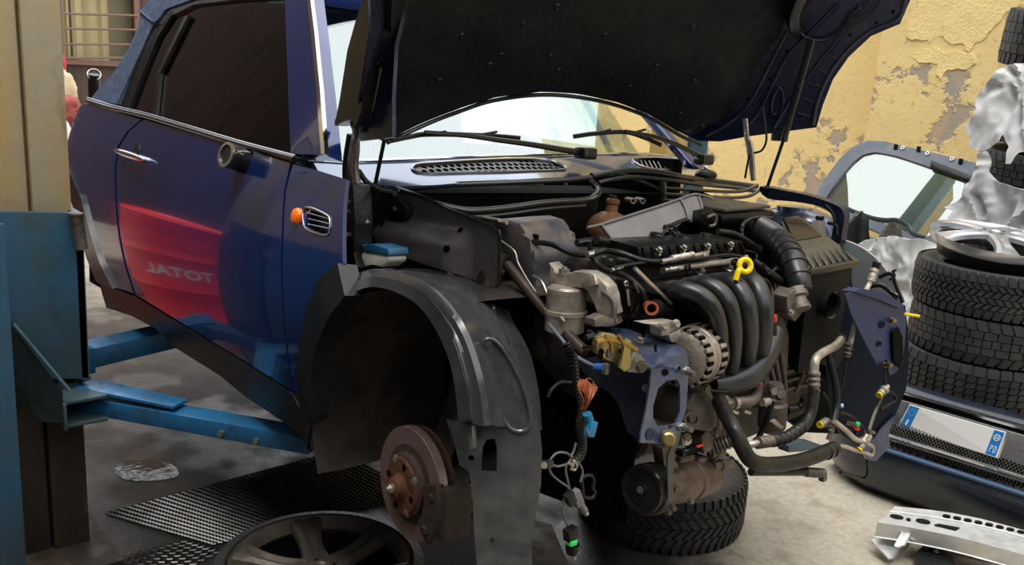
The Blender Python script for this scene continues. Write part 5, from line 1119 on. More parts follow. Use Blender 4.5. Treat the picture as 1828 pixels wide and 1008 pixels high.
bm = new(); sheet(bm, RS, [(1163, 655), (1160, 690), (1154, 730), (1144, 772), (1142, 790), (1116, 770), (1100, 720), (1080, 700), (1060, 690), (1040, 672), (1030, 655), (1045, 645), (1068, 640), (1110, 648)],
      [circ(1152, 694, 7, 14, 9)], t=.004, step=.025); cobj('radiator_support_side', bm, BLUEIN)
bm = new(); rod(bm, [(1105, 664, .36), (1114, 690, .37), (1122, 722, .38)], 0, .38, .006, 8, flat=(.6, (1, 0, 0))); cobj('support_bead', bm, ALUD)
bm = new(); c = cx(1160, 775, .47); disc(bm, c, (1, 0, 0), .007, .002, 4); lathe(bm, [(.006, 0), (.012, 0), (.012, .002), (.006, .002)], c, (1, 0, 0), 20, closed=True); cobj('square_nut_hole', bm, BLUEIN, rfp)
for x, y, dx_ in ((1223, 662, 24), (1216, 762, 26)):
    bm = new(); p = cx(x, y, .47); d = (cx(x+dx_, y+8, .53)-p).normalized(); disc(bm, p, d, .010, .008, 6, .001); tube(bm, [p, p+d*.05], .0052, 12, rf=lambda t, s: .0052+.0005*math.sin(s*4000)); cobj('bumper_stud', bm, STEEL, rfp)
bm = new(); c = cx(1190, 779, .47); a_ = V((.75, -.6, .1)).normalized(); lathe(bm, [(0, .026), (.010, .026), (.014, .022), (.0135, .018), (.015, .014), (.0135, .010), (.015, .006), (.013, 0), (0, 0)], c, a_, 20); cobj('threaded_adjuster', bm, BRASS, rfp)
# black inside of the near radiator support, seen through the hole
# --- hood latch
bm = new(); prism(bm, [(1068, 602), (1082, 594), (1098, 596), (1105, 606), (1113, 604), (1122, 616), (1116, 640), (1110, 652), (1098, 650), (1086, 640), (1066, 632), (1064, 615)], 0, .475, (-.012, 0, 0), .003); lt = cobj('hood_latch', bm, BRASS)
bm = new(); prism(bm, [(1113, 618), (1120, 604), (1128, 608), (1124, 630), (1128, 652), (1116, 664), (1106, 656), (1112, 640)], 0, .49, (-.006, 0, 0), .002); cobj('latch_plate', bm, mat('olive_zinc_plate', (.34, .28, .10), .4, .7, bump=(60, .3)), lt)
bm = new(); prism(bm, [(1118, 655), (1135, 628), (1146, 634), (1156, 648), (1156, 658), (1148, 666), (1120, 664)], 0, .48, (-.008, 0, 0), .002); cobj('latch_mount_plate', bm, mat('grey_zinc_plate', (.20, .19, .16), .42, .7, bump=(60, .3)), lt)
bm = new(); rod(bm, [(1063, 610), (1085, 606), (1108, 610), (1125, 618), (1136, 624)], 0, .488, .005, 8); rod(bm, [(1080, 600), (1090, 612), (1092, 628)], 0, .49, .004, 8); rod(bm, [(1104, 598), (1112, 612)], 0, .492, .0035, 8); cobj('latch_lever', bm, mat('amber_zinc', (.34, .20, .05), .35, .8), lt, split=True)
bm = new(); bolt(bm, cx(1144, 654, .49), (1, -.4, 0), .009, .007); bolt(bm, cx(1141, 609, .47), (.3, 0, 1), .006, .006); cobj('latch_bolt', bm, ALUD, lt)
for x, y, r in ((1073, 628, .006), (1108, 627, .005), (1107, 655, .005), (1090, 630, .010), (1072, 636, .005)):
    bm = new(); disc(bm, cx(x, y, .4765), (1, 0, 0), r, .002, 14); cobj('latch_hole' if r != .010 else 'latch_pawl', bm, DARK if r != .010 else ALUD, lt)
bm = new(); prism(bm, [(1062, 570), (1080, 562), (1098, 570), (1100, 582), (1062, 584)], 0, .36, (-.03, 0, 0), .004); cobj('latch_bracket', bm, ALUD)
bm = new(); rod(bm, [(1045, 603), (1060, 600), (1072, 606)], 0, .46, .006, 8); rod(bm, [(1042, 620), (1056, 622), (1066, 628)], 0, .45, .004, 8); rod(bm, [(1050, 590), (1060, 597)], 0, .44, .004, 8); cobj('latch_cable', bm, RUB, split=True)
# --- compressor with pulley, belt
c = cx(1147, 873, .37); e_ = cx(1268, 846, .34); ax = (e_-c).normalized(); ln = (e_-c).length
bm = new(); lathe(bm, [(0, ln*.18), (.040, ln*.18), (.046, ln*.24), (.047, ln*.62), (.050, ln*.63), (.050, ln*.68), (.046, ln*.70), (.044, ln*.94), (.034, ln*1.02), (0, ln*1.02)], c, ax, 36); cp = cobj('air_compressor', bm, mat('brown_oily_aluminium', (.17, .12, .09), .42, .45, dirt=((.08, .055, .04), 9, .42, .7), bump=(50, .25)))
bm = new(); pr = [(0, -.008), (.012, -.008), (.014, .0), (.040, .002), (.044, -.006), (.050, -.006), (.052, .0)]
for k in range(5): pr += [(.049, .006+k*.007), (.053, .009+k*.007)]
pr += [(.053, .042), (.044, .044), (0, .044)]
lathe(bm, pr, c, ax, 40); pu = cobj('compressor_pulley', bm, BLKSAT, cp); bm = new(); bolt(bm, c-ax*.008, -ax, .0055, .005); cobj('pulley_bolt', bm, STEEL, pu)
bm = new(); x_, y_, z_ = axisframe(ax)
up = V((0, 0, 1)); up = (up-ax*up.dot(ax)).normalized(); fw = ax.cross(up).normalized()
if fw.x < 0: fw = -fw
bt_ = []
for k in range(9): t = -PI*.5-.3+k*(PI*.62)/8; bt_.append(c+ax*.022+(fw*math.cos(t)+up*math.sin(t))*.055)
bt_ += [cx(1196, 820, .43), cx(1206, 785, .44), cx(1212, 745, .42)]
bm = new(); tube(bm, bt_, .012, 8, smooth=3, flat=(1, ax)); 
bm.free(); bm = new()
P = crom(bt_, 4); L_ = []
for i, p in enumerate(P):
    T_ = (P[min(i+1, len(P)-1)]-P[max(i-1, 0)]).normalized(); nn_ = T_.cross(ax).normalized(); L_.append([bm.verts.new(p+ax*a+nn_*b) for a, b in ((-.011, -.002), (.011, -.002), (.011, .002), (-.011, .002))])
for a, b in zip(L_, L_[1:]):
    for k in range(4): bm.faces.new((a[k], a[(k+1) % 4], b[(k+1) % 4], b[k]))
bm.faces.new(L_[0]); bm.faces.new(L_[-1][::-1]); cobj('drive_belt', bm, mat('belt_rubber', (.075, .070, .062), .6, bump=(120, .2)))
bm = new(); q = c+ax*ln*.72+up*.045; box(bm, q, (.04, .04, .02), Matrix((ax.cross(up), ax, up)).transposed(), .005); cobj('compressor_port_block', bm, cp.data.materials[0], cp)
for (x, y) in ((1200, 905), (1192, 912), (1232, 892), (1205, 870)):
    bm = new(); bolt(bm, cx(x, y, .42), (.9, -.3, 0), .006, .008); cobj('compressor_bolt', bm, ALUD, cp)
bm = new(); prism(bm, [(1182, 800), (1196, 796), (1210, 812), (1212, 835), (1198, 850), (1186, 830)], 0, .38, (-.03, 0, 0), .004); rod(bm, [(1210, 820), (1235, 815)], 0, .40, .008, 8); cobj('compressor_bracket', bm, ALUD, cp, split=True)
bm = new(); rod(bm, [(1215, 808, .42), (1228, 805, .42), (1240, 802, .42)], 0, .42, .009, 10, rf=lambda t, s: .008+.0018*math.sin(s*1400)); sp = cobj('sensor_plug', bm, BLKPL); bm = new(); rod(bm, [(1238, 799), (1254, 794)], 0, .42, .003, 8); cobj('red_locking_tab', bm, RED, sp, label='red locking tab')
bm = new(); bolt(bm, cx(1226, 786, .42), (.9, -.4, 0), .008, .006); cobj('bracket_bolt', bm, STEEL)
for (x0, y0, x1, y1) in ((1268, 810, 1290, 806), (1272, 832, 1306, 826)):
    bm = new(); rod(bm, [(x0, y0), (x1, y1)], 0, .37, .012, 14, rf=lambda t, s: .0105+.003*(1 if .35 < t < .55 else 0)); cobj('compressor_fitting', bm, ALUD, cp)
# crank pulley in the dark
bm = new(); c = cx(1095, 760, .22); lathe(bm, [(.02, .01), (.055, .01), (.062, .004), (.078, .0), (.085, .006), (.085, .03), (0, .03)], c, (0, 1, 0), 36); cobj('crank_pulley', bm, mat('rusty_dark_steel', (.05, .022, .015), .7, .3, bump=(40, .4)))
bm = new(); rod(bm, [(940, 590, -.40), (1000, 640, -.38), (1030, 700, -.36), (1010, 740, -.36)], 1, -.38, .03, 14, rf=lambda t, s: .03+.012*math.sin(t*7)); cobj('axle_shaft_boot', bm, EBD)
bm = new(); prism(bm, [(905, 530), (940, 540), (1010, 600), (1030, 650), (1035, 720), (1000, 700), (960, 640), (930, 590)], 1, -.42, (0, .12, 0), .02); cobj('frame_rail', bm, mat('purple_black_frame', (.035, .028, .030), .5, .2, dirt=((.08, .055, .04), 9, .45, .75), bump=(30, .3)))
# --- wiring loom hanging at the front
bm = new(); rod(bm, [(1026, 632, .42), (1030, 665, .43), (1032, 700, .44), (1038, 735, .45), (1036, 760, .45), (1040, 790, .45), (1036, 812, .45), (1025, 825, .45)], 0, .44, .0065, 12, rf=lambda t, s: (.0045+.004*min(1, max(0, (t-.45)*8)))+.0006*math.sin(s*900)); lo_ = cobj('hanging_wiring_loom', bm, RUB)
bm = new()
for k in range(9): rod(bm, [(1008+k*2.2, 616+k*5), (1012+k*2.2, 622+k*5)], 0, .40, .003, 6)
bm.free()
bm = new(); rod(bm, [(1010, 612, .40), (1020, 636, .41), (1026, 655, .42)], 0, .41, .011, 10, rf=lambda t, s: .009+.0025*math.sin(s*2*PI/.007)); cobj('convoluted_sleeve', bm, BLKPL, lo_)
random.seed(3)
for k in range(14):
    a = (1040+random.uniform(-3, 6), 730+random.uniform(-6, 2)); t = (k/13); b = (1034+t*30, 676+abs(t-.3)*18+random.uniform(-4, 4))
    bm = new(); rod(bm, [(*a, .455), (a[0]+2+t*10, 712, .46+random.uniform(0, .012)), (b[0]-2+t*4, 692, .465), (*b, .46), (b[0]+random.uniform(-8, 8), b[1]+random.uniform(-4, 6), .455)], 0, .46, .0011, 5); cobj('copper_coloured_wire', bm, COPPER, lo_)
bm = new(); a = cx(1048, 738, .47); b = cx(1052, 750, .47); tube(bm, [a, b], .0085, 8); a = cx(1051, 753, .475); b = cx(1058, 776, .475); bc = cobj('blue_connector', bm, CYAN)
bm = new(); d = (b-a); box(bm, (a+b)/2, (.014, .018, d.length), Matrix.Rotation(-.25, 3, 'X'), .003); cobj('connector_body', bm, CYAN, bc); bm = new(); rod(bm, [(1047, 764), (1052, 778), (1061, 777)], 0, .48, .0015, 6); cobj('retaining_clip', bm, STEEL, bc)
bm = new(); rod(bm, [(978, 708), (985, 694), (1000, 682), (1020, 682)], 0, .40, .003, 6); cobj('small_cable', bm, RUB)
for pts in ([(1026, 822), (1012, 828), (995, 832), (985, 828)], [(1022, 815), (1010, 808), (995, 808), (984, 818), (980, 830)], [(980, 832), (984, 845), (998, 858), (1012, 868), (1018, 878)], [(1028, 790), (1024, 805), (1018, 816)], [(1020, 818), (1010, 835), (1014, 860), (1018, 876)], [(1008, 888), (1004, 905), (1008, 925), (1014, 940)], [(1032, 824), (1040, 840), (1036, 860)]):
    bm = new(); rod(bm, pts, 0, .46, .0022, 6); cobj('loose_wire', bm, mat('grey_wire', (.13, .12, .12), .4), lo_)
bm = new(); rod(bm, [(1016, 826), (1022, 832), (1024, 822), (1030, 830), (1026, 838), (1018, 836)], 0, .465, .0028, 6); cobj('taped_splice', bm, STEEL, lo_)
bm = new(); p = cx(977, 828, .46); box(bm, p, (.012, .022, .014), bev=.003); pw = cobj('ring_terminal_plug', bm, BLKSAT); bm = new(); disc(bm, cx(970, 828, .465), (.8, -.5, 0), .006, .006, 12); cobj('silver_terminal', bm, STEEL, pw)
def plug(x, y, x2, y2, r, m_=BLKPL):
    a = cx(x, y, .47); b = cx(x2, y2, .47); bm = new(); d = (b-a).normalized(); s_ = d.cross(V((1, 0, 0))).normalized(); box(bm, (a+b)/2, (r*1.5, r*2, (b-a).length), Matrix((V((1, 0, 0)), s_, d)).transposed(), r*.2); return cobj('wiring_plug', bm, m_)
pg = plug(1014, 880, 1022, 898, .009)
pg2 = plug(1025, 876, 1034, 900, .009, mat('grey_connector', (.14, .13, .13), .4)); bm = new(); a = cx(1034, 898, .47); b = cx(1043, 912, .47); tube(bm, [a, b], .008, 12); cobj('connector_nose', bm, mat('grey_connector', (0, 0, 0)), pg2); bm = new(); tube(bm, [b, cx(1047, 917, .47)], .0055, 10); cobj('bright_terminal', bm, STEEL, pg2)
bm = new(); p = [(1040, 852), (1055, 848), (1060, 858), (1058, 870), (1062, 880), (1056, 888), (1042, 886), (1040, 872)]; tube(bm, ctrace(p, 0, .44), .0035, 8, closed=True); cobj('rubber_grommet', bm, RUB)
pg3 = plug(1018, 942, 1020, 962, .012)
bm = new(); p = cx(1021, 968, .475); box(bm, p, (.012, .017, .010), bev=.002); cobj('green_plug_insert', bm, mat('bright_green_plastic', (.03, .62, .12), .4), pg3, label='green insert')
bm = new(); p = cx(1022, 977, .47); lathe(bm, [(0, -.012), (.010, -.012), (.013, -.004), (.013, .006), (0, .006)], p, (0, 0, 1), 14); cobj('lamp_socket', bm, BLKPL, pg3); bm = new(); tube(bm, [cx(1024, 984, .47), cx(1025, 998, .47)], (.006, .004), 10); cobj('small_lamp', bm, mat('clear_bulb', (.5, .48, .45), .15, trans=.5), pg3)

# --- wheel well, suspension, brake
LC = V((0, 0, .275)); RL = .355
bm = new(); n = 18; rows = []
for i in range(n+1):
    t = math.radians(75+i*(205-75)/n)
    rows.append([bm.verts.new(LC+V((math.cos(t)*(RL+.006*math.sin(j*1.7+i*.5)), -.80+.40*j/6, math.sin(t)*RL))) for j in range(7)])
for a, b in zip(rows, rows[1:]):
    for j in range(6): bm.faces.new((a[j], a[j+1], b[j+1], b[j]))
cobj('rear_arch_liner', bm, WELL)
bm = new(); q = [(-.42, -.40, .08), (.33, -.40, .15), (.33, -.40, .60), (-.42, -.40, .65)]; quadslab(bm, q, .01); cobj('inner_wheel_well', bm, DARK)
bm = new(); prism(bm, [(557, 690), (700, 660), (705, 740), (700, 812), (600, 815), (560, 806)], 0, -.36, (-.02, 0, 0), .004); cobj('floor_pan_corner', bm, WELL)
# disc, hub, shield, caliper, knuckle
DC = cy(738, 862, -.72); DA = V((-.03, -1, .0)).normalized()
bm = new(); lathe(bm, [(.074, -.010), (.127, -.010), (.129, -.008), (.129, .010), (.127, .012), (.080, .012)], DC, DA, 64); bdk = cobj('brake_disc', bm, DISC)
bm = new(); lathe(bm, [(.090, .0125), (.080, .013), (.074, .014), (.072, .026), (.066, .030), (.0, .030)], DC, DA, 48); cobj('disc_bell', bm, mat('dark_brown_rust', (.055, .035, .028), .75, .2, bump=(60, .3)), bdk)
bm = new(); lathe(bm, [(.066, .0305), (.062, .035), (.030, .035), (.026, .040), (.022, .052), (.017, .054), (0, .054)], DC, DA, 40); hb_ = cobj('wheel_hub', bm, RUST)
x_, y_, z_ = axisframe(DA)
for k in range(4):
    t = k*PI/2+.5; bm = new(); p = DC+DA*.0345+(x_*math.cos(t)+y_*math.sin(t))*.050; disc(bm, p, DA, .0075, .0015, 14); cobj('stud_hole', bm, DARK, hb_)
for k in range(4):
    t = k*PI/2+1.28; bm = new(); p = DC+DA*.031+(x_*math.cos(t)+y_*math.sin(t))*.058; ball(bm, p, (.012, .006, .012), 10, 6); cobj('hub_scallop', bm, DISC, hb_)
bm = new(); lathe(bm, [(0, .070), (.006, .070), (.007, .066), (.011, .066), (.013, .060), (.013, .052), (0, .052)], DC, DA, 12); cobj('axle_nut', bm, STEEL, hb_)
bm = new(); lathe(bm, [(.03, -.03), (.126, -.03), (.128, -.02), (.03, -.022)], DC, DA, 40, closed=True); cobj('dust_shield', bm, mat('dark_rust', (.05, .025, .018), .8, bump=(40, .3)))
bm = new()
A1_ = lambda t, r, h: DC+DA*h+(V((1, 0, 0))*math.cos(t)+V((0, 0, 1))*math.sin(t))*r
for h0, h1 in ((.014, .034), (-.05, -.014)):
    pts = [A1_(math.radians(a), .112+.02*math.sin((a+40)/50*2), 0) for a in range(-38, 24, 6)]
    rr = []
    for a in range(-40, 26, 6):
        t = math.radians(a); rr.append([bm.verts.new(A1_(t, r, h)) for r, h in ((.088, h0), (.140, h0), (.146, (h0+h1)/2), (.140, h1), (.092, h1))])
    for a, b in zip(rr, rr[1:]):
        for k in range(5): bm.faces.new((a[k], a[(k+1) % 5], b[(k+1) % 5], b[k]))
    bm.faces.new(rr[0]); bm.faces.new(rr[-1][::-1])
box(bm, A1_(-.12, .145, -.01), (.03, .07, .12), bev=.01); cal = cobj('brake_caliper', bm, mat('old_brake_casting', (.05, .040, .028), .6, .3, dirt=((.05, .035, .025), 12, .4, .7), bump=(60, .4)))
bm = new(); disc(bm, A1_(.14, .12, .030), DA, .009, .008, 6, .002); disc(bm, A1_(-.55, .12, .030), DA, .012, .012, 6, .002); cobj('caliper_bolt', bm, EBD, cal, split=True)
bm = new(); tube(bm, [DC-DA*.03, DC-DA*.16, DC-DA*.30], .032, 14); tube(bm, [DC-DA*.05, V((-.02, -.60, .42)), V((-.03, -.52, .70))], .028, 14); tube(bm, [DC-DA*.05+V((0, 0, -.06)), V((.02, -.5, .10)), V((0, -.36, .18))], .022, 12); cobj('suspension_knuckle', bm, EBD)

# front half of the plastic arch liner, hanging free
def LS(th, k):
    """liner surface: th angle round the wheel, k 0 at the outer edge .. 1 inboard"""
    return None
LNo = [(626, 517), (650, 500), (700, 497), (740, 508), (775, 540), (805, 590), (825, 650), (838, 700), (846, 752), (838, 760), (842, 805)]
inn = [(627, 524), (660, 512), (700, 519), (740, 540), (770, 575), (793, 620), (805, 660), (812, 700), (816, 745)]
def lp_(a):   # inner (near) edge at y=-.80
    return [CF.at(x, y, 1, -.80) for x, y in a]
edge0 = crom([CF.at(x, y, 1, -.805) for x, y in [(627, 523), (660, 512), (700, 519), (740, 540), (770, 575), (793, 620), (806, 660), (814, 705), (818, 752)]], 5)
edge1 = crom([CF.at(x, y, 1, -.800) for x, y in [(630, 510), (662, 499), (706, 504), (750, 524), (785, 560), (812, 605), (828, 655), (838, 705), (843, 752)]], 5)
edge2 = crom([CF.at(x, y, 1, -.785) for x, y in [(631, 500), (664, 490), (712, 496), (760, 516), (798, 552), (827, 600), (846, 655), (858, 708), (864, 760)]], 5)
edge3 = crom([CF.at(x, y, 1, v) for x, y, v in [(632, 495, -.74), (668, 484, -.72), (722, 482, -.70), (780, 494, -.68), (838, 520, -.66), (876, 562, -.64), (905, 620, -.62), (926, 690, -.61), (936, 765, -.60)]], 5)
edge4 = crom([CF.at(x, y, 1, v) for x, y, v in [(633, 494, -.70), (672, 482, -.66), (730, 478, -.62), (796, 486, -.58), (862, 510, -.56), (905, 560, -.54), (944, 625, -.54), (962, 700, -.54), (968, 768, -.54)]], 5)
bm = new()
def loft(bm, rows_, t=.004, sub=1):
    R_ = []
    for r_ in rows_: R_.append(r_)
    m_ = len(R_); n_ = len(R_[0]); top_ = [[bm.verts.new(p) for p in r_] for r_ in R_]
    bot_ = []
    for i in range(m_):
        rr = []
        for j in range(n_):
            a = R_[min(i+1, m_-1)][j]-R_[max(i-1, 0)][j]; b = R_[i][min(j+1, n_-1)]-R_[i][max(j-1, 0)]; nn_ = a.cross(b).normalized()
            if nn_.dot(CF.c-R_[i][j]) < 0: nn_ = -nn_
            rr.append(bm.verts.new(R_[i][j]-nn_*t))
        bot_.append(rr)
    for i in range(m_-1):
        for j in range(n_-1):
            bm.faces.new((top_[i][j], top_[i][j+1], top_[i+1][j+1], top_[i+1][j])); bm.faces.new((bot_[i][j], bot_[i+1][j], bot_[i+1][j+1], bot_[i][j+1]))
    for i in range(m_-1):
        bm.faces.new((top_[i][0], top_[i+1][0], bot_[i+1][0], bot_[i][0])); bm.faces.new((top_[i][-1], bot_[i][-1], bot_[i+1][-1], top_[i+1][-1]))
    for j in range(n_-1):
        bm.faces.new((top_[0][j], bot_[0][j], bot_[0][j+1], top_[0][j+1])); bm.faces.new((top_[-1][j], top_[-1][j+1], bot_[-1][j+1], bot_[-1][j]))
def between(a, b, t, off=0):
    out = []
    for i, (p, q) in enumerate(zip(a, b)):
        d = p.lerp(q, t); u_ = (d-LC-V((0, d.y, 0))); u_.y = 0; out.append(d+u_.normalized()*off)
    return out
rows_ = [edge0, between(edge0, edge1, .35, .004), between(edge0, edge1, .75, .010), edge1, between(edge1, edge2, .3, -.008), between(edge1, edge2, .7, -.008), edge2, between(edge2, edge3, .08, .010), between(edge2, edge3, .35, .006), between(edge2, edge3, .7, .002), edge3, between(edge3, edge4, .5, -.004), edge4]
loft(bm, rows_); al_ = cobj('front_arch_liner', bm, LINER)
LB = Surf(CF.at(900, 800, 1, -.70), (.55, .83, 0), (-.12, .0, 1), lambda u, v: -.6*max(0, u-.04)**2-.010*math.exp(-((u-.02)**2*900+(v-.09)**2*160))+.004*noise.noise(V((u*20, v*20, 0))))
bm = new(); sheet(bm, LB, [(818, 700), (838, 690), (862, 650), (900, 600), (930, 640), (952, 690), (966, 752), (968, 800), (962, 860), (950, 910), (938, 970), (934, 1060), (838, 1060), (836, 960), (838, 880), (834, 845), (818, 836), (812, 800), (800, 755), (822, 757)],
      [[(862, 800), (870, 786), (884, 784), (887, 800), (884, 842), (856, 843)], circ(840, 821, 5.5, 12, 5.5), [(862, 966), (870, 960), (873, 965), (866, 973)]], t=.004, step=.02)
cobj('arch_liner_lower_apron', bm, LINER, al_)
bm = new(); ov = crom2([(868, 625), (880, 607), (900, 612), (925, 650), (944, 700), (950, 745), (938, 765), (912, 762), (890, 720), (873, 670)], 4)
tube(bm, [LB.px(x, y, .002) for x, y in ov], .0045, 8, closed=True, smooth=0); cobj('pressed_oval_bead', bm, LINER, al_)
bm = new(); tube(bm, [CF.at(x, y, 1, -.62) for x, y in [(876, 568), (850, 562), (838, 572), (842, 590)]], .010, 8); tube(bm, [CF.at(x, y, 1, -.60) for x, y in [(800, 490), (850, 520), (878, 545), (880, 562)]], .006, 8); cobj('moulded_ridge', bm, LINER, al_, split=True)
bm = new(); prism(bm, [(802, 760), (818, 752), (836, 758), (838, 800), (832, 812), (816, 800), (812, 782)], 1, -.79, (0, .02, 0), .004); cobj('liner_clip_tab', bm, LINER, al_)
bm = new(); prism(bm, [(878, 545), (890, 556), (905, 590), (915, 610), (905, 600), (884, 575)], 1, -.56, (0, .03, 0), .004); cobj('blue_clip_mount', bm, LINER, al_)
bm = new(); tube(bm, [cy(846, 519, -.58), cy(849, 527, -.58)], .004, 8); cobj('blue_clip', bm, mat('bright_blue_plastic', (0, 0, 0)), al_, label='small blue clip')

# ================================================================== LOOSE THINGS IN THE YARD
def tread(bm, R, W, rings, R_in=None, seg=64):
    """tyre carcass along +Z centred on 0, R outer radius, W width"""
    ri = R_in or R*.68
    pr = [(ri, -W*.36), (ri*1.02, -W*.42), (R*.84, -W*.50), (R*.93, -W*.49), (R*.975, -W*.44), (R*.99, -W*.36), (R*.992, 0), (R*.99, W*.36), (R*.975, W*.44), (R*.93, W*.49), (R*.84, W*.50), (ri*1.02, W*.42), (ri, W*.36)]
    lathe(bm, pr, (0, 0, 0), (0, 0, 1), seg)
def blocks(bm, R, W, rowsdef, n):
    """tread blocks: rowsdef = (z0, z1, skew, fill, r0) per rib row"""
    for (z0, z1, sk, fill, n_) in rowsdef:
        N_ = n_ or n
        for k in range(N_):
            t0 = 2*PI*k/N_; dt = 2*PI/N_*fill
            def P(t, z, r): 
                zz = abs(z)/(W/2); dr = 0 if zz < .78 else (zz-.78)**2*R*.55
                return V((math.cos(t)*(r-dr), math.sin(t)*(r-dr), z))
            r0, r1 = R*.975, R*1.0+.001
            q = [(t0, z0), (t0+dt, z0), (t0+dt+sk, z1), (t0+sk, z1)]
            vb = [bm.verts.new(P(t, z, r0)) for t, z in q]; vt = [bm.verts.new(P(t+(dt*.05 if i in (0, 3) else -dt*.05), z, r1)) for i, (t, z) in enumerate(q)]
            bm.faces.new(vt)
            for i in range(4): j = (i+1) % 4; bm.faces.new((vb[i], vb[j], vt[j], vt[i]))
def tyre(name, loc, R, W, kind, label, group=None, rotz=0, M=None):
    t = thing(name, label, 'tyre', loc, group); 
    if M is not None: t.matrix_world = M
    else: t.rotation_euler = (0, 0, rotz)
    bm = new(); tread(bm, R-.004, W, 0); obj('carcass', bm, TYRE, t)
    bm = new(); w_ = W
    D = {'a': ([(-.49*w_, -.30*w_, .02, .80, 58), (-.28*w_, -.16*w_, .05, .7, 70), (-.14*w_, -.02*w_, -.05, .7, 70), (.0*w_, .13*w_, .05, .7, 70), (.15*w_, .27*w_, -.05, .7, 70), (.29*w_, .49*w_, -.02, .80, 58)]),
         'b': ([(-.49*w_, -.28*w_, .05, .82, 46), (-.26*w_, -.10*w_, .0, .97, 40), (-.08*w_, .08*w_, .0, .93, 60), (.10*w_, .26*w_, .0, .97, 40), (.28*w_, .49*w_, -.05, .82, 46)]),
         'c': ([(-.49*w_, -.30*w_, 0, .90, 44), (-.28*w_, -.15*w_, .02, .86, 54), (-.13*w_, -.01*w_, .02, .86, 54), (.01*w_, .13*w_, .02, .86, 54), (.15*w_, .28*w_, .02, .86, 54), (.30*w_, .49*w_, 0, .90, 44)]),
         'v': ([(-.49*w_, -.34*w_, .0, .62, 56), (-.32*w_, -.20*w_, .06, .62, 56), (-.18*w_, -.01*w_, .10, .60, 56), (.01*w_, .18*w_, -.10, .60, 56), (.20*w_, .32*w_, -.06, .62, 56), (.34*w_, .49*w_, .0, .62, 56)])}[kind]
    blocks(bm, R, W, D, 50); obj('tread', bm, TYRE, t, recalc=False); return t
# stack of tyres
sx_, sy_ = .105, 1.98
G = 'tyres stacked beside the yellow wall'
tyre('tyre', (sx_+.0, sy_, .090), .315, .172, 'c', 'lowest dusty grey tyre of the tall stack, mostly hidden by the bumper')
tyre('tyre', (sx_, sy_+.01, .270), .312, .172, 'c', 'second tyre from the bottom of the stack, just above the number plate', rotz=.4)
tyre('tyre', (sx_-.01, sy_, .455), .322, .180, 'c', 'wide tyre in the middle of the stack with square tread blocks', rotz=.9)
tyre('tyre', (sx_+.01, sy_, .637), .308, .172, 'b', 'second tyre from the top of the stack with long smooth ribs', rotz=.3)
tyre('tyre', (sx_, sy_+.01, .815), .315, .172, 'a', 'top tyre of the stack with fine zigzag tread under the silver wheel', rotz=.1)
# alloy wheel lying face up on the stack
def alloy(root, R, spokes, m_, mrim, depth=.05, twist=0, hub=.20, dome=0, lip=.12):
    bm = new(); lathe(bm, [(R*.90, -.030), (R*.93, -.012), (R*.985, .010), (R, .014), (R, .004), (R*.97, -.02), (R*.93, -.022), (R*.88, -.018)], (0, 0, 0), (0, 0, 1), 72, closed=True); obj('wheel_rim', bm, mrim, root)
    bm = new(); lathe(bm, [(0, -.020+dome), (R*.06, -.018+dome), (R*.10, -.010+dome), (R*hub, -.014+dome), (R*hub*1.15, -.045+dome), (0, -.05)], (0, 0, 0), (0, 0, 1), 40); hbo = obj('wheel_centre', bm, m_, root)
    for k in range(spokes):
        a = 2*PI*k/spokes+twist; bm = new()
        rr = []
        for i in range(9):
            t = i/8; r = R*(hub*.8+(.965-hub*.8)*t); w_ = R*(.085+.10*(1-t)**2+.13*t**2.2); z = -.014+.024*math.sin(t*PI*.5)-.012*math.sin(t*PI)+dome*(1-t**2); th = .020
            c_, s_ = math.cos(a), math.sin(a)
            rr.append([bm.verts.new((c_*r-s_*y, s_*r+c_*y, zz)) for y, zz in ((-w_, z-th), (-w_*.9, z-.003), (-w_*.5, z+.004), (0, z-.002), (w_*.5, z+.004), (w_*.9, z-.003), (w_, z-th))])
        for p, q in zip(rr, rr[1:]):
            for i in range(6): bm.faces.new((p[i], p[i+1], q[i+1], q[i]))
            bm.faces.new((p[0], q[0], q[-1], p[-1]))
        bm.faces.new(rr[0]); bm.faces.new(rr[-1][::-1]); obj('spoke', bm, m_, root)
    for k in range(5 if spokes == 5 else 4):
        a = 2*PI*k/(5 if spokes == 5 else 4)+.6; bm = new(); disc(bm, (R*.145*math.cos(a), R*.145*math.sin(a), -.0135+dome), (0, 0, 1), R*.032, .002, 14); obj('bolt_hole', bm, DARK, hbo)
wl = thing('alloy_wheel', 'silver alloy wheel lying flat on top of the tyre stack', 'wheel', (.065, 1.96, .990))
wl.rotation_euler = (.10, .08, .35)
alloy(wl, .235, 5, WHEELSIL, WHEELSIL, dome=.05, lip=.05); bm = new(); lathe(bm, [(.190, -.075), (.205, -.02), (.19, -.02), (.18, -.075)], (0, 0, .0), (0, 0, 1), 40, closed=True); obj('wheel_barrel', bm, BLKPL, wl)
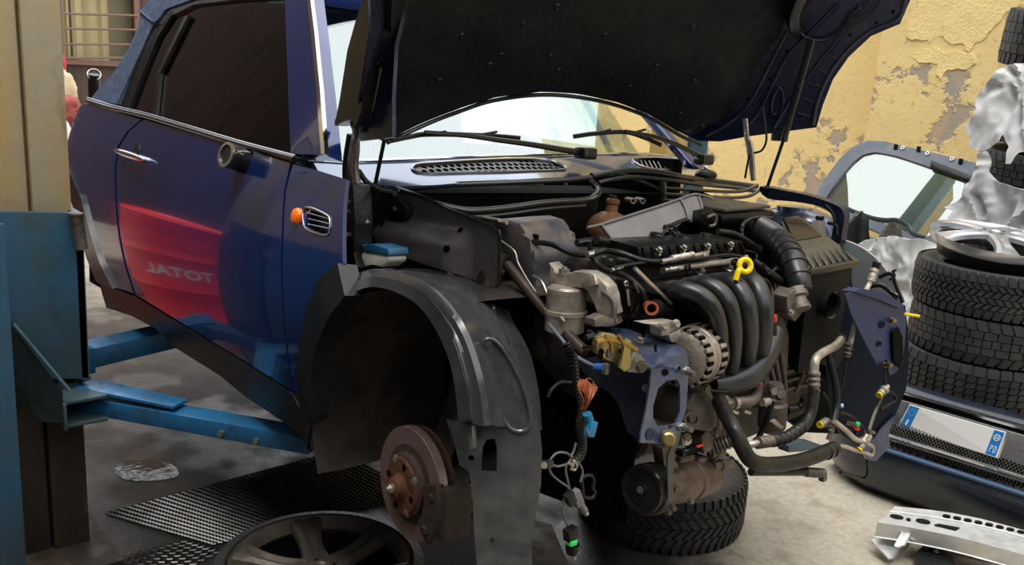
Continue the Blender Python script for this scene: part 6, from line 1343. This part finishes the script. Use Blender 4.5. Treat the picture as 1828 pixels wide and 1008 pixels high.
# mossy, dusty tyre under that wheel is the stack's top one; upper tyres wrapped in plastic behind
def ty2(px, py, y, R, W, label, tilt=(0, 0, 0)):
    p = wy(px, py, y); t = tyre('tyre', p, R, W, 'b', label); t.rotation_euler = tilt; bpy.context.view_layer.update(); return t
tA = ty2(1880, 306, 2.72, .31, .17, 'dark tyre poking out between the white plastic sheets at right', (.05, .05, 0))
tB = ty2(1925, 74, 2.72, .30, .24, 'tyre at the upper right corner above the white plastic', (.08, .1, 0))
def hidden_stack(x, y, z0, z1, label, group):
    n = max(1, int((z1-z0)/.165)); st = (z1-z0)/n; src = None
    for k in range(n):
        if src is None: src = tyre('tyre', (x, y, z0+st*(k+.5)), .305, st-.004, 'b', label, group); continue
        r = src.copy(); COL.objects.link(r); r.location = (x, y, z0+st*(k+.5)); r.rotation_euler = (0, 0, k*.7)
        for ch in src.children: c_ = ch.copy(); COL.objects.link(c_); c_.parent = r
hidden_stack(tA.location.x, 2.72, 0, tA.location.z-.115, 'tyre in the rear stack, hidden behind the front stack and plastic sheets', 'tyres of the rear stack under the plastic')
hidden_stack(tA.location.x+.02, 2.72, tA.location.z+.115, tB.location.z-.155, 'tyre of the rear stack wrapped by the upper white plastic sheet', 'tyres of the rear stack inside the plastic')
# crumpled plastic
def crumple(name, c, s, label, cat, m_, amp=.25, fold=6, seed=0, sub=5, R=None, droop=0):
    bm = new(); r = bmesh.ops.create_icosphere(bm, subdivisions=sub, radius=1)
    for v in r['verts']:
        p = v.co.copy(); q = p*1.1+V((seed, seed*.7, 0))
        n1 = noise.noise(q*1.4); n2 = 1-abs(noise.noise(V((q.x*fold, q.y*fold, q.z*fold*.35))))*2; n3 = 1-abs(noise.noise(q*fold*1.3+V((3, 1, 2))))*2
        dd = noise.voronoi(q*fold*.55, distance_metric='DISTANCE')[0]; d3 = noise.voronoi(V((q.x*fold*1.3, q.y*fold*1.3, q.z*fold*.5)), distance_metric='DISTANCE')[0]
        k = 1+amp*n1+amp*.75*(dd[1]-dd[0])+amp*.28*(d3[1]-d3[0])+amp*.10*n2
        d = V((p.x*s[0], p.y*s[1], p.z*s[2]))*k; v.co = R @ d if R else d
    o = obj(name, bm, m_, None, ang=.5); o.location = c; return tag(o, label, cat)
def drape(outline, y, label, seed, bulge=.07):
    uvp = []
    def h(u, v):
        q = V((u*5+seed, v*5, seed*.3)); q2 = V((u*9+seed+noise.noise(q)*2.0, v*3.2+noise.noise(q+V((5, 5, 5)))*1.5, seed)); q3 = V((u*22+seed, v*12+noise.noise(q)*3, 1))
        return bulge+.05*noise.noise(q*.8)+.030*(1-2.4*abs(noise.noise(q2)))+.012*(1-2*abs(noise.noise(q3)))
    xs_ = [p[0] for p in outline]; ys_ = [p[1] for p in outline]
    S_ = Surf(wy((min(xs_)+max(xs_))/2, (min(ys_)+max(ys_))/2, y), (1, -.1, 0), (0, .12, 1), h, WF)
    bm = new(); sheet(bm, S_, jag(outline, .10, 2), t=.004, step=.012); o = obj('plastic_sheet', bm, PLASTIC, None, ang=.9); return tag(o, label, 'plastic sheet')
drape([(1800, 117), (1772, 135), (1758, 158), (1742, 175), (1743, 196), (1722, 226), (1729, 262), (1746, 271), (1760, 268), (1776, 256), (1790, 240), (1800, 262), (1793, 292), (1803, 292), (1818, 272), (1860, 262), (1900, 230), (1900, 130), (1850, 112)], 2.26, 'crumpled white plastic sheet draped over tyres at the right edge', 1.3)
drape([(1746, 274), (1762, 270), (1770, 285), (1766, 306), (1780, 324), (1810, 334), (1860, 338), (1900, 342), (1900, 400), (1735, 398), (1712, 394), (1690, 390), (1700, 376), (1684, 371), (1716, 352), (1722, 330), (1738, 306)], 2.34, 'lower white plastic sheet just above the silver wheel', 4.2, .03)
drape([(1518, 450), (1560, 428), (1610, 424), (1690, 440), (1700, 700), (1570, 700), (1548, 600)], 2.46, 'white plastic sheet bundled on the floor behind the tyre stack', 9.1)
0 and crumple('plastic_sheet', wy(1818, 200, 2.08), (.21, .11, .17), 'crumpled white plastic sheet draped over tyres at the right edge', 'plastic sheet', PLASTIC, .42, 5, 1.3, 5)
0 and crumple('plastic_sheet', wy(1800, 366, 2.20), (.22, .11, .085), 'lower white plastic sheet just above the silver wheel', 'plastic sheet', PLASTIC, .5, 6, 4.2, 5)
0 and crumple('plastic_sheet', wy(1590, 560, 2.45), (.26, .16, .36), 'white plastic sheet bundled on the floor behind the tyre stack', 'plastic sheet', PLASTIC, .2, 4, 9.1, 5)
def floorbag(px, py, y, sx, sy, top):
    p = wy(px, py, y); zt = p.z+top; return V((p.x, p.y, zt/2)), (sx, sy, zt/2*.92)
a_, s_ = floorbag(1532, 400, 2.52, .10, .05, .09)
crumple('rubbish_bag', a_, s_, 'black bag stuffed between car nose and leaning rear window', 'bag', mat('black_bag', (.012, .013, .015), .35, bump=(30, .4)), .14, 4, 2.2, 4)
a_, s_ = floorbag(1592, 408, 2.63, .09, .05, .08)
crumple('rubbish_bag', a_, s_, 'dark grey-green bag behind the black one by the leaning window', 'bag', mat('grey_green_bag', (.05, .052, .042), .6, dirt=((.11, .11, .09), 10, .45, .7), bump=(40, .4)), .12, 4, 6.2, 4)
# tailgate leaning on the wall
tg = thing('tailgate', 'grey tailgate with pale rear window leaning against the yellow wall', 'tailgate', wy(1600, 480, 3.30))
TGM = Matrix.Translation(-tg.location)
TW = Surf(wy(1600, 340, 3.25), (1, .0, 0), (0, .48, .88), lambda u, v: -.03*u*u, WF)
def tob(name, bm, m_, **k): return obj(name, bm, m_, tg, pinv=TGM, **k)
outer = [(1448, 360), (1470, 322), (1498, 284), (1522, 262), (1548, 251), (1580, 252), (1620, 262), (1680, 276), (1740, 290), (1738, 330), (1724, 400), (1700, 440), (1640, 450), (1560, 410), (1490, 380)]
inner = [(1472, 356), (1492, 326), (1520, 292), (1540, 276), (1562, 271), (1600, 278), (1660, 298), (1722, 322), (1716, 370), (1690, 412), (1645, 424), (1600, 408), (1545, 388), (1500, 372)]
bm = new(); sheet(bm, TW, outer, [inner], t=.05, step=.06); tob('tailgate_frame', bm, mat('dusty_blue_grey_panel', (.115, .135, .17), .4, .2, dirt=((.20, .20, .20), 8, .45, .75)))
bm = new(); ua = TW.uv(1490, 380)[0]; ub = TW.uv(1700, 440)[0]; vt = TW.uv(1600, 425)[1]; vf = -(TW.o.z)/TW.e2.z+.01
sheet_uv(bm, TW, [(ua, vt+.02), ((ua+ub)/2, vt-.03), (ub, vt+.0), (ub-.02, vf), (ua+.06, vf)], t=.05, step=.08, lift=-.006); tob('tailgate_lower_panel', bm, MATS['dusty_blue_grey_panel'])
bm = new(); sheet(bm, TW, inner, t=.005, step=.08, lift=-.012); tob('rear_window', bm, GL_TAIL)
bm = new(); tube(bm, [TW.px(x, y, -.01) for x, y in inner], .008, 8, closed=True, smooth=3); tob('window_seal', bm, GREYPL)
bm = new(); tube(bm, [TW.px(x, y, .0) for x, y in [(1482, 356), (1520, 375), (1556, 388), (1580, 392), (1600, 392), (1618, 400), (1628, 415), (1650, 424)]], .011, 8); tob('lower_glass_band', bm, mat('dark_frit_band', (.03, .05, .06), .3))
bm = new(); q = [TW.px(x, y, .02) for x, y in [(1664, 288), (1735, 315), (1733, 326), (1662, 302)]]; quadslab(bm, q, .02, .004); tob('tailgate_handle', bm, BLKSAT)
bm = new(); 
for x, y in ((1600, 263), (1641, 267), (1716, 289)): p = TW.px(x, y, .008); box(bm, p, (.022, .01, .03), bev=.002)
tob('black_clip', bm, BLKSAT, split=True)
bm = new()
for x, y in ((1612, 264), (1656, 274), (1700, 284)): lathe(bm, [(.006, 0), (.012, 0), (.012, .003), (.006, .003)], TW.px(x, y, .004), TW.n, 14, closed=True)
tob('clip_hole', bm, SILVER, split=True)
# front bumper with the number plate, standing on the floor
bu = thing('front_bumper', 'dark blue front bumper with chrome grille strips and Italian number plate on the floor', 'bumper', (.15, 1.45, 0))
BMt = Matrix.Translation(-bu.location)
def bob(name, bm, m_, par=None, **k):
    return obj(name, bm, m_, par or bu, pinv=BMt if par is None else Matrix.Identity(4), **k)
XS = [-.24, -.19, -.12, -.03, .06, .2, .35, .5, .65, .8, .95]
def by(x, base, slope=.13):  # plan curve: nose runs along x, wrapping back at the left end
    c = max(0, .02-x); return base+slope*(x-.04)+2.2*c*c
def strip(bm, prof, xs=XS, t=.012, ends=True):
    """prof: list of (y offset, z) swept along the plan curve"""
    rows2 = []
    for x in xs: rows2.append([V((x, by(x, 0)+y, z)) for y, z in prof])
    n_ = len(prof)
    F_ = [[bm.verts.new(p) for p in r_] for r_ in rows2]; B_ = [[bm.verts.new(p+V((0, t, 0))) for p in r_] for r_ in rows2]
    for i in range(len(xs)-1):
        for j in range(n_-1):
            bm.faces.new((F_[i][j], F_[i+1][j], F_[i+1][j+1], F_[i][j+1])); bm.faces.new((B_[i][j], B_[i][j+1], B_[i+1][j+1], B_[i+1][j]))
        bm.faces.new((F_[i][0], B_[i][0], B_[i+1][0], F_[i+1][0])); bm.faces.new((F_[i][-1], F_[i+1][-1], B_[i+1][-1], B_[i][-1]))
    for i in (0, -1):
        for j in range(n_-1): bm.faces.new((F_[i][j], F_[i][j+1], B_[i][j+1], B_[i][j]))
bm = new(); strip(bm, [(1.45, .0), (1.40, .05), (1.375, .12), (1.37, .19), (1.375, .215), (1.39, .222)]); bob('bumper_skin', bm, DBUMP)
bm = new(); strip(bm, [(1.372, .212), (1.374, .220), (1.380, .224)], t=.014); bob('blue_edge_strip', bm, mat('light_blue_edge_paint', (.05, .085, .15), .3, .2))  # thin lighter blue strip along the skin's upper edge
XM = [x for x in XS if x > -.1]
bm = new()
n = 90
for k in range(n):
    x = -.02+k*.0125
    for s_ in (1, -1):
        a = V((x, by(x, 1.42), .225)); b = V((x+s_*.022, by(x+s_*.022, 1.425), .262)); 
        if b.x < -.02: continue
        tube(bm, [a, b], .0014, 4, smooth=0)
bob('lower_mesh', bm, STEEL, kind='stuff')
bm = new(); strip(bm, [(1.455, .21), (1.455, .30), (1.50, .40)], XM, .01); bob('grille_backing', bm, DARK)
bm = new()
for k in range(90):
    x = -.02+k*.0125
    for s_ in (1, -1):
        a = V((x, by(x, 1.425), .268)); b = V((x+s_*.06, by(x+s_*.06, 1.452), .34))
        if b.x < -.02: continue
        tube(bm, [a, b], .0014, 4, smooth=0)
bob('upper_mesh', bm, STEEL, kind='stuff')
bm = new(); strip(bm, [(1.402, .252), (1.394, .258), (1.396, .266), (1.408, .270)], XM, .012); bob('chrome_strip', bm, CHROME)
bm = new(); strip(bm, [(1.504, .398), (1.496, .404), (1.500, .412), (1.512, .416)], XM, .012); bob('chrome_strip', bm, CHROME)
bm = new(); strip(bm, [(1.53, .412), (1.545, .424), (1.575, .432)], XM, .012); bob('bumper_upper_edge', bm, DBUMP)
# number plate
Q = [wz(1624, 721, .40), wz(1797, 771, .40), wz(1780, 816, .30), wz(1604, 760, .30)]
def pq(u, v, k=0):      # u across 0..1, v down 0..1
    n_ = (Q[1]-Q[0]).cross(Q[3]-Q[0]).normalized()
    if n_.dot(CAM-Q[0]) < 0: n_ = -n_
    return (Q[0].lerp(Q[1], u)).lerp(Q[3].lerp(Q[2], u), v)+n_*k
def slabq(bm, u0, v0, u1, v1, k0, k1, bev=0): hexa(bm, [pq(u0, v0, k0), pq(u1, v0, k0), pq(u1, v1, k0), pq(u0, v1, k0)], [pq(u0, v0, k1), pq(u1, v0, k1), pq(u1, v1, k1), pq(u0, v1, k1)], bev)
bm = new(); slabq(bm, -.16, -.02, 1.35, 1.02, -.016, -.006, .002); ph = bob('plate_carrier', bm, mat('grey_plate_carrier', (.13, .135, .14), .5, dirt=((.2, .2, .2), 8, .5, .75)))
bm = new(); slabq(bm, -.02, -.04, 1.02, 1.04, -.006, .001, .002); bob('plate_frame', bm, SILVER, ph)
WHT = mat('plate_white', (.88, .88, .88), .3); PBL = mat('plate_blue', (.02, .22, .62), .35)
bm = new(); slabq(bm, .0, .0, 1, 1, .001, .004, .0); npl = bob('number_plate', bm, WHT, ph)
bm = new(); slabq(bm, .012, .03, .115, .97, .004, .005); slabq(bm, .888, .03, .985, .97, .004, .005); bob('blue_band', bm, PBL, ph, split=True)
bm = new()
def ppt(u, v, k=.0055): return pq(u, v, k)
for k in range(12):
    a = 2*PI*k/12; cc = (.064+.032*math.cos(a), .27+.125*math.sin(a)); pts = []
    for j in range(10): r_ = (1 if j % 2 == 0 else .4); b_ = 2*PI*j/10-PI/2; pts.append(bm.verts.new(ppt(cc[0]+.0075*r_*math.cos(b_), cc[1]+.029*r_*math.sin(b_))))
    bm.faces.new(pts)
bob('ring_of_stars', bm, mat('star_pale', (.35, .62, .85), .4), ph, kind='stuff')
bm = new(); slabq(bm, .054, .60, .074, .84, .005, .0057); bob('country_letter', bm, WHT, ph)
def seg(bm, pts, w_=.009): tube(bm, [ppt(u, v) for u, v in pts], .0017, 6, smooth=0)
bm = new(); tube(bm, [ppt(.936+.030*math.cos(2*PI*k/20), .28+.115*math.sin(2*PI*k/20)) for k in range(20)], .0014, 6, closed=True, smooth=0)
bob('year_ring', bm, WHT, ph)
PW2 = mat('plate_pale_print', (.55, .75, .92), .4)
bm = new(); tube(bm, [ppt(.925+.0065*math.cos(2*PI*k/12), .28+.052*math.sin(2*PI*k/12)) for k in range(12)], .0012, 5, closed=True, smooth=0); bob('year_digit', bm, WHT, ph)
bm = new(); tube(bm, [ppt(u, v) for u, v in ((.953, .235), (.942, .235), (.941, .275), (.950, .270), (.954, .295), (.950, .325), (.940, .322))], .0012, 5, smooth=0); bob('year_digit', bm, WHT, ph)
bm = new(); tube(bm, [ppt(u, v) for u, v in ((.912, .86), (.912, .60), (.922, .60), (.929, .63), (.929, .69), (.922, .72), (.912, .72))], .0019, 6, smooth=0); bob('province_letter', bm, PW2, ph)
bm = new(); tube(bm, [ppt(u, v) for u, v in ((.947, .86), (.947, .60), (.957, .60), (.966, .65), (.966, .81), (.957, .86), (.947, .86))], .0019, 6, smooth=0); bob('province_letter', bm, PW2, ph)
bm = new(); c = pq(-.07, .45, -.005); bolt(bm, c, (Q[1]-Q[0]).cross(Q[3]-Q[0])*(-1 if ((Q[1]-Q[0]).cross(Q[3]-Q[0])).dot(CAM-Q[0]) < 0 else 1), .004, .003); bob('carrier_screw', bm, STEEL, ph)
bm = new(); c = pq(1.18, .40, -.005); bolt(bm, c, (Q[1]-Q[0]).cross(Q[3]-Q[0])*(-1 if ((Q[1]-Q[0]).cross(Q[3]-Q[0])).dot(CAM-Q[0]) < 0 else 1), .004, .003); bob('carrier_screw', bm, STEEL, ph)
# aluminium crash bar at the lower right
cb = thing('crash_bar', 'bare aluminium bumper crash bar lying on the concrete at lower right', 'crash bar', (.3, 1.05, 0))
CBt = Matrix.Translation(-cb.location)
def cbo(name, bm, m_, **k): return obj(name, bm, m_, cb, pinv=CBt, **k)
xs = [0, .25, .5, .75, 1.0, 1.25]
def cbl(t, a, b, z): p = wz(*a, z); q = wz(*b, z); d = q-p; r_ = p+d*t; return r_+V((0, -.035*t*(t-1), 0))
def rowz(a, b, z): return [cbl(t, a, b, z) for t in xs]
Tb = [wz(x, y, .135) for x, y in [(1597, 903), (1650, 908), (1700, 915), (1750, 925), (1800, 938), (1860, 955)]]; Tm = [wz(x, y, .130) for x, y in [(1588, 913), (1650, 921), (1700, 929), (1760, 941), (1810, 954), (1870, 972)]]; Tf = [wz(x, y, .130) for x, y in [(1566, 932), (1620, 940), (1700, 956), (1760, 971), (1828, 990), (1890, 1010)]]
Bf = [p+V((-.003, .006, -.055)) for p in Tf]; Bb = [p+V((0, 0, -.065)) for p in Tb]
bm = new(); R5 = [Tb, Tm, Tf, Bf, Bb]; vv = [[bm.verts.new(p) for p in r_] for r_ in R5]
for i in range(5):
    j = (i+1) % 5
    for k in range(5): bm.faces.new((vv[i][k], vv[i][k+1], vv[j][k+1], vv[j][k]))
for k in (0, -1): bm.faces.new([vv[i][k] for i in range(5)])
bmesh.ops.bevel(bm, geom=[e for e in bm.edges if e.calc_face_angle(0) > .5], offset=.003, segments=2, affect='EDGES'); cbo('bar_beam', bm, ALUBAR)
for rr_, dz_ in ((Tm, .002), (Bf, -.002)):
    bm = new(); tube(bm, [p+V((0, -.001, dz_)) for p in rr_], .003, 6); cbo('beam_ridge', bm, ALUBAR)
bm = new()
for k, (x, y, rx, ry) in enumerate([(1601, 921, 12, 3.2), (1622, 926, 4, 2), (1648, 929, 13, 3.5)]+[(1690+k*19, 919.5+k*3.4+k*k*.09, 7, 2.0) for k in range(8)]):
    z = .1345 if k < 3 else .1375; pts = [wz(x+rx*math.cos(t*PI/8), y+ry*math.sin(t*PI/8)+rx*math.cos(t*PI/8)*.18, z) for t in range(16)]
    a = addv(bm, pts); b = addv(bm, [p-V((0, 0, .007)) for p in pts]); bm.faces.new(a); bm.faces.new(b[::-1])
    for i in range(16): bm.faces.new((a[i], b[i], b[(i+1) % 16], a[(i+1) % 16]))
pts = [wz(x, y, .1345) for x, y in [(1668, 936), (1676, 934), (1713, 941), (1706, 945)]]; a = addv(bm, pts); b = addv(bm, [p-V((0, 0, .007)) for p in pts]); bm.faces.new(a); bm.faces.new(b[::-1])
for i in range(4): bm.faces.new((a[i], b[i], b[(i+1) % 4], a[(i+1) % 4]))
cbo('bar_hole', bm, mat('hole_dark', (.01, .009, .008), .8, spec=.1), split=True)
bm = new(); q = [wz(1555, 963, .05), wz(1575, 950, .06), wz(1618, 962, .05), wz(1588, 997, .03)]; hexa(bm, q, [p+V((0, 0, -.008)) for p in q], .002)
q = [wz(1588, 997, .03), wz(1618, 962, .05), wz(1622, 972, .012), wz(1592, 999, .008)]; hexa(bm, q, [p+V((.004, .008, 0)) for p in q], .001); cbo('end_bracket', bm, ALUBAR, split=True)
bm = new(); q = [wz(1612, 944, .115), wz(1624, 943, .115), wz(1623, 955, .11), wz(1614, 972, .085), wz(1604, 976, .075), wz(1596, 973, .075)]; A = addv(bm, q); B = addv(bm, [p+V((.002, .004, -.006)) for p in q]); bm.faces.new(A); bm.faces.new(B[::-1])
for i in range(6): bm.faces.new((A[i], B[i], B[(i+1) % 6], A[(i+1) % 6]))
cbo('bent_tab', bm, ALUBAR)
bm = new(); q = [wz(1620, 944, .115), wz(1652, 948, .115), wz(1658, 966, .085), wz(1626, 964, .085)]; hexa(bm, q, [p+V((.01, .05, -.01)) for p in q], .004); cbo('crush_can', bm, ALUBAR)
bm = new(); tube(bm, [wz(1655, 965, .055), wz(1700, 985, .055), wz(1780, 1010, .055), wz(1850, 1035, .055)], .022, 10); cbo('inner_web', bm, ALUD)
sk = thing('black_bracket', 'black bolted bracket half under the crash bar at the bottom edge', 'bracket', (.42, 1.0, 0))
bm = new(); q = [wz(1634, 985, .045), wz(1648, 974, .05), wz(1700, 996, .05), wz(1720, 1030, .04), wz(1634, 1030, .04)]
A = addv(bm, q); B = addv(bm, [V((p.x, p.y, .002)) for p in q]); bm.faces.new(A); bm.faces.new(B[::-1])
for i in range(5): bm.faces.new((A[i], B[i], B[(i+1) % 5], A[(i+1) % 5]))
o = obj('bracket_body', bm, BLKPL, sk); o.matrix_parent_inverse = Matrix.Translation(-sk.location)
for x, y in ((1652, 977), (1671, 984)):
    bm = new(); bolt(bm, wz(x, y, .055), (0, 0, 1), .008, .010); o = obj('bracket_bolt', bm, ALUD, sk); o.matrix_parent_inverse = Matrix.Translation(-sk.location)
# floor tyre under the engine, leaning slightly
c = wz(1180, 872, .10)
tv = tyre('tyre', c, .30, .195, 'v', 'winter tyre with arrow tread lying on the floor under the compressor'); tv.location = (c.x, c.y, .100); tv.rotation_euler = (0, 0, .3)
bm = new(); lathe(bm, [(.19, -.06), (.205, -.03), (.205, .05), (.18, .05), (.06, .0), (0, .0), (0, -.02), (.1, -.03)], (0, 0, 0), (0, 0, 1), 40); obj('wheel_rim', bm, WHEELGR, tv)
# dusty alloy wheel under the brake
c = wz(572, 1004, .19)
wf = thing('alloy_wheel', 'dusty brown-grey alloy wheel with tyre flat on the floor under the brake disc', 'wheel', (c.x, c.y, .19)); wf.rotation_euler = (0, 0, .75)
alloy(wf, .245, 6, WHEELGR, WHEELGR, hub=.22)
bm = new(); 
Rt, Wt = .300, .19; pr = [(.245, .0), (.258, .012), (.285, .006), (.297, -.02), (Rt, -.05), (Rt, -.14), (.297, -.17), (.285, -.185), (.25, -.188), (.24, -.17)]
lathe(bm, pr, (0, 0, 0), (0, 0, 1), 64, closed=True); obj('low_profile_tyre', bm, mat('near_black_tyre', (.012, .012, .012), .5, bump=(90, .2)), wf)
# expanded-metal grating let into the floor, and a looser piece in front of it
def grating(name, q, nx, ny, r, label, h0=.006, skip=0, clip=None):
    bm = new(); q = [V(p) for p in q]
    def P(u, v): return q[0].lerp(q[1], u).lerp(q[3].lerp(q[2], u), v)+V((0, 0, h0))
    for i in range(nx):
        for j in range(ny):
            if clip and not clip((i+.5)/nx, (j+.5)/ny): continue
            u0, v0 = i/nx, j/ny; du, dv = 1/nx, 1/ny; a, b, c_, d_ = P(u0, v0+dv/2), P(u0+du/2, v0), P(u0+du, v0+dv/2), P(u0+du/2, v0+dv)
            for s_, e_ in ((a, b), (b, c_), (c_, d_), (d_, a)):
                T_ = (e_-s_).normalized(); n_ = T_.cross(V((0, 0, 1)))*r
                vs = addv(bm, [s_-n_, e_-n_, e_+n_+V((0, 0, r*1.4)), s_+n_+V((0, 0, r*1.4))]); vs2 = addv(bm, [s_-n_-V((0, 0, r)), e_-n_-V((0, 0, r)), e_+n_, s_+n_])
                bm.faces.new(vs); bm.faces.new(vs2[::-1]); bm.faces.new((vs[0], vs2[0], vs2[1], vs[1])); bm.faces.new((vs[2], vs2[2], vs2[3], vs[3]))
    o = obj(name, bm, mat('wet_dark_steel', (.06, .06, .062), .28, .8, dirt=((.03, .025, .02), 12, .45, .7)), None, recalc=False); return tag(o, label, 'grating')
g0 = grating('expanded_metal_grating', [wz(185, 918, 0), wz(600, 806, 0), wz(760, 880, 0), wz(380, 975, 0)], 38, 34, .0017, 'dark wet expanded-metal grating on the floor between lift post and wheel')
g1 = grating('expanded_metal_grating', [wz(200, 1000, 0), wz(330, 965, 0), wz(400, 985, 0), wz(250, 1060, 0)], 10, 7, .0016, 'thin diamond mesh piece at the bottom edge beside the lift post foot')
# puddle
bm = new(); pts = crom2([(205, 828), (240, 822), (285, 820), (312, 832), (318, 848), (290, 856), (240, 858), (212, 850)], 4)
A = addv(bm, [wz(x, y, .0022) for x, y in pts]); bm.faces.new(A); B = addv(bm, [wz(x, y, .0002) for x, y in pts]); bm.faces.new(B[::-1])
for i in range(len(A)): bm.faces.new((A[i], B[i], B[(i+1) % len(A)], A[(i+1) % len(A)]))
tag(obj('puddle', bm, mat('water_film', (.03, .028, .026), .05, spec=1, bump=(28, .5))), 'small bright puddle reflecting the sky beyond the jack arm', 'puddle')
# flat plank beside the liner
bm = new(); q = [wz(948, 925, .03), wz(985, 935, .03), wz(1030, 1040, .03), wz(925, 1040, .03)]; hexa(bm, q, [V((p.x, p.y, .001)) for p in q], .004)
tag(obj('wooden_plank', bm, mat('oily_wood', (.05, .042, .034), .7, dirt=((.1, .085, .065), 9, .45, .7), bump=(20, .4))), 'dark oily plank on the floor below the hanging wiring', 'plank')
# clutter behind the car at the far left
tag(crumple('red_hat', wx(97, 115, -5.3), (.05, .07, .12), 'small red hat on top of the heap behind the lift post', 'hat', mat('red_cloth', (.50, .02, .035), .6), .15, 3, 1, 3), 'small red hat on top of the heap behind the lift post', 'hat')
crumple('cream_cloth', wx(104, 170, -5.1), (.08, .11, .17), 'cream cloth heaped behind the lift post under the red hat', 'cloth', mat('cream_cloth', (.62, .50, .33), .8), .25, 4, 5, 4)
crumple('red_bag', wx(114, 205, -4.85), (.08, .12, .13), 'dark red woven bag squeezed between lift post and car', 'bag', mat('dull_red_bag', (.30, .06, .05), .7), .25, 5, 8, 4)
crumple('white_bag', wx(106, 240, -4.55)-V((0, 0, .36)), (.10, .10, .47), 'white bag below the dark red one behind the car tail', 'bag', mat('white_bag', (.7, .68, .66), .5), .2, 4, 3, 3)
bm = new(); a = wx(168, 133, -4.6); lathe(bm, [(.035, 0), (.040, .0), (.042, .004), (.036, .006)], a, (.75, -.2, .55), 24, closed=True)
pp = thing('black_pipe', 'black bent pipe with bare rim standing behind the soft top', 'pipe', (a.x, a.y, 0)); o = obj('pipe_rim', bm, STEEL, pp); o.matrix_parent_inverse = Matrix.Translation(-pp.location)
bm = new(); tube(bm, [(a.x, a.y, 0), a+V((-.02, .0, -.30)), a+V((-.015, 0, -.08)), a], .036, 16); o = obj('pipe_body', bm, BLKPL, pp); o.matrix_parent_inverse = Matrix.Translation(-pp.location)
